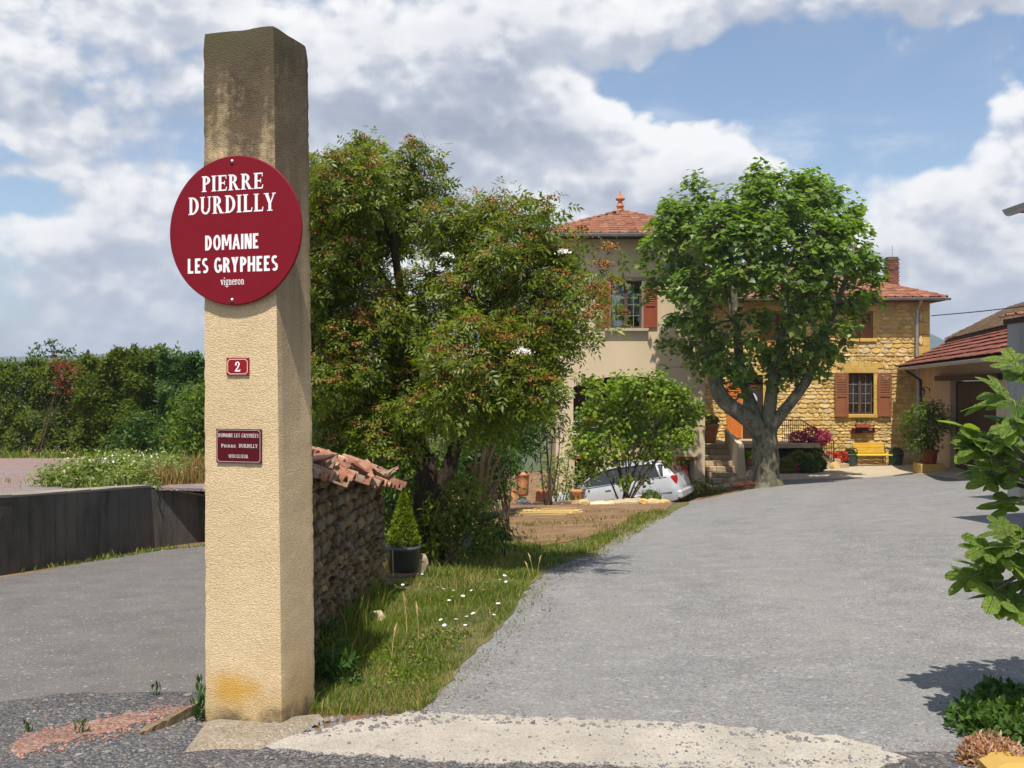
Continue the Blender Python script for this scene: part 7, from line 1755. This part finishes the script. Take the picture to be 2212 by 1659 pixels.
def ball_plant(name, label, px, py, d, r, potw, poth, potmat, base_py):
    p = P(px, base_py, d); p.z = max(p.z, g(p.x, p.y)-.02); t = thing(name, label, 'potted plant', p)
    MB().lathe(pot_prof(potw*.40, potw*.5, poth), 16).build('pot', potmat, t, True)
    n = 2200; d_ = rand_unit(n); pos = d_*r*RNG.uniform(.85, 1.04, (n, 1)); pos += np.array([0, 0, EYE+(CY-py)/FOC*d-p.z])
    V, F = scatter(*leaf_tpl(1, .55), pos, d_+rand_unit(n)*.6, rand_unit(n), RNG.uniform(.03, .055, n)); link('foliage', np_mesh('foliage', V, F, MAT['box']), t)
    MB().lathe([(potw*.44, poth-.03), (.01, poth-.02)], 12).build('soil', MAT['earth'], t); return t
K37 = 36.9/FOC
ball_plant('box_ball', 'clipped box ball in a green glazed pot left of the yellow bench', 1836, 983, 36.9, 12.5*K37, 30*K37, 27*K37, MAT['greenpot'], 1007)
ball_plant('box_ball', 'clipped box ball in a green glazed pot right of the yellow bench', 1936, 982, 36.9, 14*K37, 30*K37, 26*K37, MAT['greenpot'], 1004)
# estate board and flower trough under the window
eb = thing('house_sign', 'small carved dark red sign with pale words below the window', 'sign', P(1864, 931, 37.38))
b = MB(); b.prism([(-.45, -.10), (.45, -.06), (.44, .125), (-.40, .10)], .03, -.035); b.build('board', MAT['plaquered'], eb)
line_mb('LES GRYPHEES', .055, .04, .03, -.035, True, width=.62).build('lettering', MAT['silverline'], eb)
line_mb('GITE', .05, .08, -.055, -.035, True, width=.20).build('lettering', MAT['silverline'], eb)
def flower_pot(name, label, p, prof, mat, blooms, leafm, bloomm, r, n=240, nb=60, lsz=.07, bsz=.04, drop=0.0, squash=.7, cat='flower pot', group=None):
    t = thing(name, label, cat, p, 0, group); MB().lathe(prof, 16).build('pot', mat, t, True); h_ = prof[-2][1]
    d_ = in_ball(n, .6)*r*np.array([1, 1, squash]); pos = d_+np.array([0, 0, h_+r*.35-drop]); V, F = scatter(*leaf_tpl(1, .5), pos, d_/r+rand_unit(n)*.6+np.array([0, 0, .6]), rand_unit(n), RNG.uniform(.7, 1.3, n)*lsz); link('foliage', np_mesh('foliage', V, F, leafm), t)
    if nb:
        d_ = rand_unit(nb)*r*RNG.uniform(.8, 1.1, (nb, 1))*np.array([1, 1, squash]); d_[:, 1] = -np.abs(d_[:, 1]); pos = d_+np.array([0, 0, h_+r*.35-drop]); pos = np.repeat(pos, 4, 0)+RNG.normal(size=(nb*4, 3))*bsz*.35
        V, F = scatter(*leaf_tpl(1, .9), pos, rand_unit(nb*4)+np.array([0, -.8, .5]), rand_unit(nb*4), RNG.uniform(.7, 1.2, nb*4)*bsz); link('blooms', np_mesh('blooms', V, F, bloomm), t, kind='stuff')
    return t
tr = thing('window_trough', 'small terracotta trough with plants on a bracket under the window', 'planter', P(1863, 919, 37.25))
b = MB(); b.box((0, 0, 0), (.50, .22, .17), ch=.02); b.build('trough', MAT['redpot'], tr); b = MB(); b.box((0, .06, -.14), (.40, .12, .14)); b.build('bracket', MAT['darkwood'], tr)
n = 160; pos = RNG.normal(size=(n, 3))*np.array([.17, .06, .04])+np.array([0, 0, .13]); V, F = scatter(*leaf_tpl(1, .5), pos, rand_unit(n)+np.array([0, 0, .8]), rand_unit(n), RNG.uniform(.05, .10, n)); link('foliage', np_mesh('foliage', V, F, MAT['shrub']), tr)
# big potted citrus on its plinth before the barn
bgp = P(2007, 1001, 30.2); K30 = 30.2/FOC
b = MB(); b.box((0, 0, -.14), (.74, .62, .28), ch=.02); tag(b.build('stone_plinth', MAT['goldcut']), 'low ochre stone plinth under the big red pot', 'plinth').location = (bgp.x+.02, 30.25, bgp.z-.004)
bt = thing('potted_citrus', 'leafy citrus bush in a large red clay pot before the barn', 'potted plant', bgp)
MB().lathe(pot_prof(14.5*K30, 18*K30, 30*K30, .04), 20).build('pot', MAT['redpot'], bt, True); MB().lathe([(16*K30, 25*K30), (.01, 27*K30)], 14).build('soil', MAT['earth'], bt)
cl = pix_clumps([(1990, 900, 28), (2015, 890, 26), (1975, 925, 26), (2005, 930, 32), (2030, 915, 20), (1985, 955, 26), (2010, 955, 24), (1998, 878, 16), (1965, 945, 14), (2040, 900, 10), (1960, 915, 12)], 30.2, .25)
V, F, anc, tw = crown_of(cl, LEAF, 4.2, .105, anchors_m3=22, spread=.09, shell=.5); link('foliage', np_mesh('foliage', V, F, MAT['brightshrub']), bt, True)
b = MB(); b.tube([bgp+Vector((0, 0, .3)), P(2000, 940, 30.2), P(2000, 900, 30.2)], [.03, .022, .012], 6); b.build('stem', MAT['twig'], bt, world=True)
# pots round the steps and landing
p = P(1534, 951, 34.9); p.z = lt; flower_pot('terracotta_urn', 'tall terracotta urn with dark plant on top of the front steps', p, [(.16, 0), (.19, .05), (.30, .55), (.33, .60), (.33, .66), (.28, .66), (.27, .60)], MAT['terracotta'], 0, MAT['elder'], MAT['redflower'], .30, 420, 0, .10)
p = P(1618, 1030, 33.6); p.z = g(p.x, p.y); b = MB(); b.lathe([(.20, 0), (.22, .02), (.17, .36), (.15, .36), (.02, .34)], 16); 
tag(b.build('grey_stand', MAT['greystone']), 'grey concrete cone stand below the landing', 'stand').location = p
flower_pot('terracotta_pot', 'orange terracotta pot on the grey cone stand', p+Vector((0, 0, .36)), [(.11, 0), (.155, .25), (.165, .25), (.165, .29), (.14, .29), (.13, .25)], MAT['terracotta'], 0, MAT['elder'], MAT['redflower'], .2, 260, 0, .1)
for k, (px, py, r, lb) in enumerate(((1722, 948, .30, 'pink petunias spilling over the landing edge, left pot'), (1752, 940, .34, 'pink petunias at the head of the side steps'), (1778, 946, .28, 'pink petunias on the upper side step'))):
    q = P(px, py, 35.2 if k < 2 else 35.9); q.z -= r*.35+.2
    flower_pot('petunia_pot', lb, q, [(.10, 0), (.15, .2), (.16, .2), (.16, .23), (.14, .23), (.13, .2)], MAT['redpot'], 0, MAT['shrub'], MAT['pinkflower'], r, 260, 120, .07, .065, .02, .8, 'flower pot', 'pink petunias by the door landing')
for k, (px, py, r, d, lb) in enumerate(((1700, 1000, .34, 34.0, 'dark leafy pot plant before the landing recess'), (1730, 985, .46, 34.2, 'large dark round shrub in a pot right of the recess'), (1757, 965, .34, 34.8, 'green pot plant beside the lower handrail'), (1748, 1008, .30, 33.9, 'low dark plant pot at the foot of the side steps'), (1768, 995, .26, 34.4, 'small green pot plant left of the red geraniums'))):
    q = P(px, py, d); zb = g(q.x, q.y); h_ = max(.16, q.z-r*.7-zb); q.z = zb
    flower_pot('shrub_pot', lb, q, [(.13, 0), (.18, h_-.05), (.20, h_-.05), (.20, h_), (.17, h_), (.16, h_-.04)], MAT['greypot'] if k % 2 else MAT['terracotta'], 0, MAT['elder'] if k < 2 else MAT['shrub'], MAT['pinkflower'], r, 620, 8 if k == 0 else 0, .10, .10, .05, .9, 'potted plant', 'pot plants by the landing')
for k, (px, py, d, lb, mt) in enumerate(((1790, 980, 36.6, 'red geraniums in a pot behind the handrail post', 'greenpot'), (1812, 982, 36.7, 'red geraniums in a yellow pot left of the box ball', 'yellowpot'))):
    q = P(px, 1004, d); q.z = g(q.x, q.y); h_ = .30
    flower_pot('geranium_pot', lb, q, [(.12, 0), (.19, h_-.04), (.21, h_-.04), (.21, h_), (.18, h_), (.17, h_-.03)], MAT[mt], 0, MAT['shrub'], MAT['redflower'], .27, 300, 80, .08, .075, .03, .7, 'flower pot', 'red geraniums at the foot of the facade')
q = P(1804, 1010, 36.0); q.z = g(q.x, q.y)+.10; b = MB(); b.lathe([(.01, -.09), (.16, -.09), (.17, -.07), (.17, .07), (.16, .09), (.01, .09)], 16, (0, 0, 0), Matrix.Rotation(math.radians(75), 4, 'X') @ Matrix.Rotation(.5, 4, 'Y')); tag(b.build('log_slice', MAT['straw'], None), 'pale yellow log slice standing at the foot of the railing', 'log').location = q
# stacked logs in the recess of the landing
wp = thing('log_pile', 'dark stack of split firewood in the recess under the landing', 'firewood', ((1700-CX)/FOC*35.4, 35.4, -1.35))
for k in range(30):
    x = random.uniform(-.75, .75); z = random.uniform(.02, .75); b = MB(); r = random.uniform(.045, .08); b.tube([(x, -.1+random.uniform(-.06, .06), z), (x+random.uniform(-.04, .04), .4, z)], r, 6, True, .15); b.build('log', MAT['stickwood'], wp)
# geraniums on the loggia rail
for k, px in enumerate((1268, 1282)):
    q = P(px, 918-2*k, 32.9); q.z -= .12
    flower_pot('geranium_pot', ('red geranium in a white trough at the left of the loggia rail', 'red geranium on the loggia rail behind the hazel top')[k], q, [(.07, 0), (.10, .14), (.11, .14), (.11, .17), (.09, .17), (.08, .14)], MAT['white'], 0, MAT['shrub'], MAT['redflower'], .17, 120, 34, .07, .06, 0, .7, 'flower pot', 'geraniums on the loggia rail')
# blocks and cut stems at the foot of the plane tree
rock('stone_block', 'squared pale stone at the left foot of the plane tree', 'stone', P(1589, 1041, 30.6), (.34, .3, .32), MAT['slabstone'], .06, .2, (0, 0, .3))
rock('stone_block', 'upright pale stone touching the plane trunk', 'stone', P(1621, 1026, 31.0), (.20, .22, .34), MAT['slabstone'], .06, .2, (0, 0, -.2))
tw_ = thing('twig_heap', 'reddish heap of dry twigs at the foot of the plane tree', 'twigs', P(1612, 1053, 29.3)); 
for k in range(40):
    a = random.uniform(0, 6.28); r = random.uniform(.1, .4); b = MB(); z = random.uniform(.0, .14); b.tube([(-r*math.cos(a)+random.uniform(-.2, .2), -r*math.sin(a)*.4, z), (random.uniform(-.1, .1), 0, z+.05), (r*math.cos(a)+random.uniform(-.2, .2), r*math.sin(a)*.4, z)], .008, 4); b.build('twig', MAT['rust'], tw_)

# ------------------------------------------------------------------ fig tree at the right edge
fg = plant('fig_tree', 'fig branches with large lobed leaves entering at the right edge', 'tree', gp(3.3, 5.0)); fr = Vector(gp(3.3, 5.0))
def fig_leaf(name, seed):
    rs = random.Random(seed); lobes = [(-1.75, .45), (-.95, .80), (0, 1.0), (.95, .80), (1.75, .45)]; pts = []
    for i, (a, L) in enumerate(lobes):
        L *= rs.uniform(.88, 1.08); wd_ = .17+.05*L
        for t, s in ((.62, -1), (.86, -.85), (1.0, -.25), (1.0, .25), (.86, .85), (.62, 1)):
            x = t*L*math.cos(a)-s*wd_*math.sin(a); y = t*L*math.sin(a)+s*wd_*math.cos(a); pts.append((x, y))
        if i < 4:
            a2 = (a+lobes[i+1][0])/2; pts.append((.40*math.cos(a2), .40*math.sin(a2)))
    pts.append((-.10, .02)); 
    cup = rs.uniform(-.10, .16); curl = rs.uniform(.10, .40)
    def z(x, y): return cup*abs(y)-curl*max(0, x-.15)**2+.03*math.sin(9*math.atan2(y, x+.01))*math.hypot(x, y)
    n = len(pts); b = MB(); th = .006
    mid = [(x*.55, y*.55) for x, y in pts]
    vs = [(x, y, z(x, y)) for x, y in pts]+[(x, y, z(x, y)+.02) for x, y in mid]+[(.05, 0, z(.05, 0)+.0)]
    fs = [(i, (i+1) % n, n+(i+1) % n, n+i) for i in range(n)]+[(n+i, n+(i+1) % n, 2*n) for i in range(n)]
    b.add(vs, fs); 
    return b.mesh(name, MAT['fig'], True)
FL = [fig_leaf('leaf', k) for k in range(7)]
VM = flat_mat('fig_stalk', (.20, .24, .05), .6)
NODES = [(2165, 940, 4.9), (2190, 865, 4.85), (2140, 985, 4.8), (2200, 1010, 5.0), (2160, 1035, 5.0), (2205, 935, 4.75), (2125, 950, 4.95), (2150, 1180, 4.7), (2180, 1215, 4.8), (2150, 1275, 4.75), (2205, 1170, 4.6), (2200, 1290, 4.8), (2120, 1235, 4.8), (2215, 800, 4.9), (2225, 1080, 4.9),
         (2260, 880, 4.8), (2290, 980, 5.0), (2270, 1080, 4.7), (2260, 1200, 4.8), (2280, 1290, 4.9), (2330, 1100, 5.1), (2320, 900, 5.1), (2240, 990, 5.2), (2240, 1250, 5.0)]
bm = MB(); hub1, hub2 = P(2300, 1120, 5.0), P(2330, 1350, 5.0)
bm.tube([fr+Vector((0, 0, -.05)), P(2420, 1350, 5.0), hub1], [.05, .04, .028], 8); 
for k, (px, py, d) in enumerate(NODES):
    c = P(px, py, d); h_ = hub1 if py < 1100 else P(2300, 1240, 5.0); mid = h_.lerp(c, .5)+Vector((0, random.uniform(-.05, .05), .05 if py < 1100 else .08)); bm.tube([h_, mid, c], [.018, .013, .008], 6)
bm.tube([hub1, P(2300, 1240, 5.0), P(2360, 1420, 5.0)], [.02, .02, .028], 6)
bm.build('branch', MAT['bark_plane'], fg, True, True)
nl = 0
for k, (px, py, d) in enumerate(NODES):
    c = P(px, py, d); up_ = py < 1100
    for j in range(5):
        az = random.uniform(0, 2*math.pi); L = random.uniform(.125, .20); el_ = random.uniform(-.75, .55) if j else .9
        dirv = Vector((math.cos(az)*.8-.45 if px < 2215 else math.cos(az), math.sin(az)*.75, el_)).normalized()
        s0 = c+dirv*random.uniform(.05, .10); nrm = (Vector((0, -.30, 1.0))+Vector((random.uniform(-.6, .6), random.uniform(-.5, .4), random.uniform(-.3, .3)))).normalized()
        X_ = (dirv-nrm*dirv.dot(nrm)).normalized(); Y_ = nrm.cross(X_); e = Matrix((X_, Y_, nrm)).transposed().to_euler()
        link('leaf', FL[(nl*3+k) % 7], fg, True, None, s0, e, (L, L*random.uniform(.7, .95), L)); nl += 1
        sb = MB(); sb.tube([c, s0+X_*.012], .0028, 4); sb.build('stalk', VM, fg, world=True)

# ------------------------------------------------------------------ border at the lower right corner
def low_plant(name, label, pxs, d_dz, mat, n, size, tpl, h_, r, cat='plant'):
    cs = [G(*q) for q in pxs]; t = plant(name, label, cat, cs[0]); parts = []
    for c in cs:
        m = n//len(cs); d_ = in_ball(m, .45); d_[:, 2] = np.abs(d_[:, 2]); pos = d_*np.array([r, r, h_])+np.array(c)
        parts.append(scatter(*tpl, pos, d_*.6+np.array([0, -.2, .8])+rand_unit(m)*.6, rand_unit(m)+d_*.8, RNG.uniform(.7, 1.3, m)*size))
    V, F = join_np(parts); link('foliage', np_mesh('foliage', V, F, mat), t, True); return t
low_plant('strawberry_plant', 'low green leafy plants on the gravel at the lower right', [(2125, 1555), (2165, 1530), (2190, 1580), (2150, 1590), (2205, 1545), (2180, 1610), (2110, 1580), (2200, 1620)], 0, MAT['shrub'], 2000, .045, leaf_tpl(1, .6), .14, .14)
low_plant('stonecrop', 'reddish stonecrop cushion at the lower right corner', [(2130, 1635), (2160, 1625), (2110, 1650), (2175, 1648), (2145, 1660), (2190, 1665)], 0, MAT['sedum'], 2600, .03, leaf_tpl(1, .35), .09, .09)
rock('stone_block', 'yellow edging stone at the bottom right corner', 'stone', G(2190, 1680)+Vector((0, 0, .02)), (.26, .16, .12), MAT['yellowpot'], .12, .3)
q = G(2300, 1610); t = thing('red_jar', 'glossy red rounded jar cut by the right edge', 'jar', q); MB().lathe([(.08, 0), (.12, .04), (.155, .16), (.16, .24), (.13, .34), (.09, .38), (.10, .40), (.08, .40)], 24).build('body', flat_mat('red_glaze', (.42, .02, .03), .25), t, True)
t_leaf = G(2110, 1448)
# weed at the foot of the pillar and others on the shoulder
for k, (px, py, s_, lb) in enumerate(((432, 1560, .20, 'tall toothed green weed growing at the pillar foot'), (178, 1590, .07, 'small green weed among the loose gravel at left'), (337, 1505, .06, 'tiny weed on the lane edge left of the pillar'), (60, 1585, .05, 'tiny weed beside the red kerb strip'))):
    p = G(px, py); t = plant('weed', lb, 'weed', p); n = int(14+s_*120); tt = RNG.random(n); a = RNG.uniform(0, 6.28, n); pos = np.array(p)+np.stack([RNG.normal(size=n)*.012, RNG.normal(size=n)*.012, tt*s_], -1)
    X_ = np.stack([np.cos(a), np.sin(a), np.full(n, .35)], -1); V, F = scatter(*leaf_tpl(1, .26), pos, np.stack([-np.cos(a)*.3, -np.sin(a)*.3, np.ones(n)], -1), X_, RNG.uniform(.5, 1.0, n)*(.035+s_*.22)); link('leaves', np_mesh('leaves', V, F, MAT['shrub']), t, True)
    b = MB(); b.tube([p, p+Vector((.005, 0, s_))], .003, 4); b.build('stem', MAT['shrub'], t, world=True)
low_plant('shade_herb', 'broad leaved herb beside the pillar in the verge', [(715, 1400), (730, 1440), (705, 1470), (745, 1480)], 0, MAT['shrub'], 700, .05, leaf_tpl(1, .45), .20, .10)
low_plant('clover_patch', 'patch of clover in the near verge grass', [(800, 1440), (850, 1420), (900, 1440), (870, 1480), (930, 1400), (960, 1380)], 0, MAT['grass'], 2600, .02, leaf_tpl(1, .8), .06, .22)
# broken kerb lump by the pillar
b = MB(); a, c = G(300, 1588), G(425, 1545); rows = []; n = 14
for k in range(n+1):
    t = k/n; p = a.lerp(c, t); w_ = .05+.07*math.sin(math.pi*t**.7); hh = .02+.05*t
    rows.append([p+Vector((0, -w_*.6+.015*mnoise.noise(Vector((t*9, 1, 0))), -.02)), p+Vector((.01, -w_*.5+.015*mnoise.noise(Vector((t*9, 2, 0))), hh+.012*mnoise.noise(Vector((t*11, 3, 0))))), p+Vector((0, w_*.5, hh*.9+.012*mnoise.noise(Vector((t*8, 5, 0))))), p+Vector((0, w_*.9, -.02))])
vs = [q for r in rows for q in r]; b.add(vs, [(k*4+i, (k+1)*4+i, (k+1)*4+i+1, k*4+i+1) for k in range(n) for i in range(3)]+[(0, 1, 2, 3), (n*4+3, n*4+2, n*4+1, n*4)])
tag(b.build('kerb_fragment', surf('kerb_lump', [(0, (.16, .11, .06)), (1, (.30, .22, .13))], 14, 6, .65, .95, 60, .01)), 'cracked brown kerb fragment at the left of the pillar foot', 'kerb')
# concrete foot of the pillar
b = MB(); pts = [G(*q) for q in ((396, 1632), (420, 1600), (440, 1572), (452, 1558), (610, 1570), (690, 1548), (700, 1560), (640, 1595), (560, 1625), (470, 1622))]; n = len(pts)
c = sum(pts, Vector())/n; b.add([p+Vector((0, 0, .008)) for p in pts]+[p.lerp(c, .35)+Vector((0, 0, .03)) for p in pts]+[c+Vector((0, 0, .03))], [(i, (i+1) % n, n+(i+1) % n, n+i) for i in range(n)]+[(n+i, n+(i+1) % n, 2*n) for i in range(n)])
struct('pillar_footing', b.mesh('pillar_footing', gravel_material('footing_concrete', [(0, (.24, .19, .13)), (.7, (.33, .27, .19)), (1, (.40, .34, .26))], (.26, .21, .15), 90, .008, dust=.5, dustcol=(.22, .19, .16))), 'rough concrete footing round the pillar base')
# loose stones
def pebble_field(name, label, poly, dens, smin, smax, mat, dz, weight=None):
    xs = [p[0] for p in poly]; ys = [p[1] for p in poly]; n = int((max(xs)-min(xs))*(max(ys)-min(ys))*dens); X = RNG.uniform(min(xs), max(xs), n); Y = RNG.uniform(min(ys), max(ys), n)
    m = inside_np(X, Y, poly)
    if weight: m &= RNG.random(n) < weight(X, Y)
    X, Y = X[m], Y[m]; n = len(X); Z = gz(X, Y)+dz
    t = np.array([(-.5, -.3, 0), (.1, -.45, .0), (.5, 0, 0), (.0, .42, 0), (-.3, -.15, .42), (.25, -.08, .38), (0, .2, .36)]); tf3 = [(0, 1, 5, 4), (1, 2, 5, 5), (2, 3, 6, 5), (3, 0, 4, 6)]
    tf = [(0, 1, 5), (0, 5, 4), (1, 2, 5), (2, 3, 6), (2, 6, 5), (3, 0, 4), (3, 4, 6), (4, 5, 6)]
    a = RNG.uniform(0, 6.28, n); V, F = scatter(t, tf, np.stack([X, Y, Z], -1), np.stack([np.cos(a), np.sin(a), RNG.normal(size=n)*.15], -1), np.stack([RNG.normal(size=n)*.18, RNG.normal(size=n)*.18, np.ones(n)], -1), smin+(smax-smin)*RNG.random(n)**2.5)
    o = link(name, np_mesh(name, V, F, mat), kind='stuff'); o['label'] = label; o['category'] = 'gravel'; return o
rimp = gpoly([(560, 1625), (700, 1628), (1000, 1645), (1400, 1655), (1950, 1640), (1960, 1655), (1400, 1675), (900, 1660), (560, 1645)])
MAT['pebble'] = surf('loose_stone', [(0, (.09, .09, .095)), (.5, (.17, .168, .168)), (1, (.25, .238, .22))], 3, 4, .6, .9, rand=.35, hue=((.26, .19, .13), .4))
pebble_field('gravel_stones', 'loose grey stones scattered over the near yard', gpoly([(700, 1560), (940, 1510), (1000, 1430), (1110, 1320), (1200, 1215)])+[(2.2, 11), (6, 11), (5, 4.5), (2.2, 4.2)]+gpoly([(1800, 1590), (1200, 1560)]), 300, .005, .022, MAT['pebble'], .0, lambda x, y: np.clip(5.2/y, 0, 1)**1.5)
pebble_field('gravel_stones', 'coarse loose stones on the dark road shoulder', [(-3.5, 3.4), (-2.6, 5.4), (-1.7, 5.5), (-1.1, 4.95), (.3, 4.75), (2.3, 4.65), (2.4, 3.3)], 2200, .005, .024, MAT['pebble'], .002)
edge = gpoly([(620, 1600), (700, 1556), (900, 1540), (1300, 1560), (1700, 1586), (1950, 1640), (1900, 1624), (1500, 1586), (1000, 1566), (700, 1596)])
pebble_field('gravel_stones', 'stones strewn along the yard side rim of the slab', edge, 1500, .008, .038, MAT['pebble'], .008)
edge2 = gpoly([(905, 1540), (960, 1490), (1020, 1420), (1110, 1325), (1150, 1262), (1200, 1222), (1330, 1165), (1360, 1175), (1240, 1240), (1190, 1330), (1120, 1420), (1060, 1510), (1010, 1555)])
pebble_field('gravel_stones', 'loose stones thinning out from the verge edge', edge2, 420, .006, .034, MAT['pebble'], .004, lambda x, y: np.clip(7/y, 0, 1))
slabp = gpoly([(620, 1622), (700, 1580), (1000, 1556), (1500, 1576), (1930, 1640), (1900, 1659), (1300, 1650)])
pebble_field('gravel_stones', 'small grey chips lying on the pale slab', slabp, 700, .005, .024, MAT['pebble'], .010, lambda x, y: np.clip(.25+.5*(x+.5)/1.6, .15, .9))
pebble_field('gravel_stones', 'loose stones along the road side rim of the pale slab', rimp, 2400, .006, .024, MAT['pebble'], .010)
redp = gpoly([(10, 1640), (60, 1585), (250, 1545), (436, 1518), (440, 1545), (240, 1600), (60, 1645)])
pebble_field('gravel_stones', 'red and grey grit along the crumbling kerb strip', redp, 2200, .006, .024, surf('red_chips', [(0, (.20, .085, .06)), (1, (.40, .19, .13))], 3, 4, .6, .9, rand=.4, hue=((.20, .19, .185), .9)), .008)
# ------------------------------------------------------------------ air: a thin haze that turns the hills blue
hz_ = MB(); hz_.box((0, 1100, 52), (5600, 2700, 120))
ho = hz_.build('haze', None); ho['kind'] = 'stuff'; ho['label'] = 'thin summer haze over the whole country'
hm = bpy.data.materials.new('haze'); hm.use_nodes = True; hm.node_tree.nodes.clear(); ww = NT(hm.node_tree); oo = ww.n('ShaderNodeOutputMaterial')
pv = ww.n('ShaderNodeVolumePrincipled'); pv.inputs['Color'].default_value = (.80, .88, 1.0, 1); pv.inputs['Density'].default_value = .00042; pv.inputs['Anisotropy'].default_value = .2
ww.link(pv.outputs[0], oo.inputs['Volume']); ho.data.materials.append(hm)
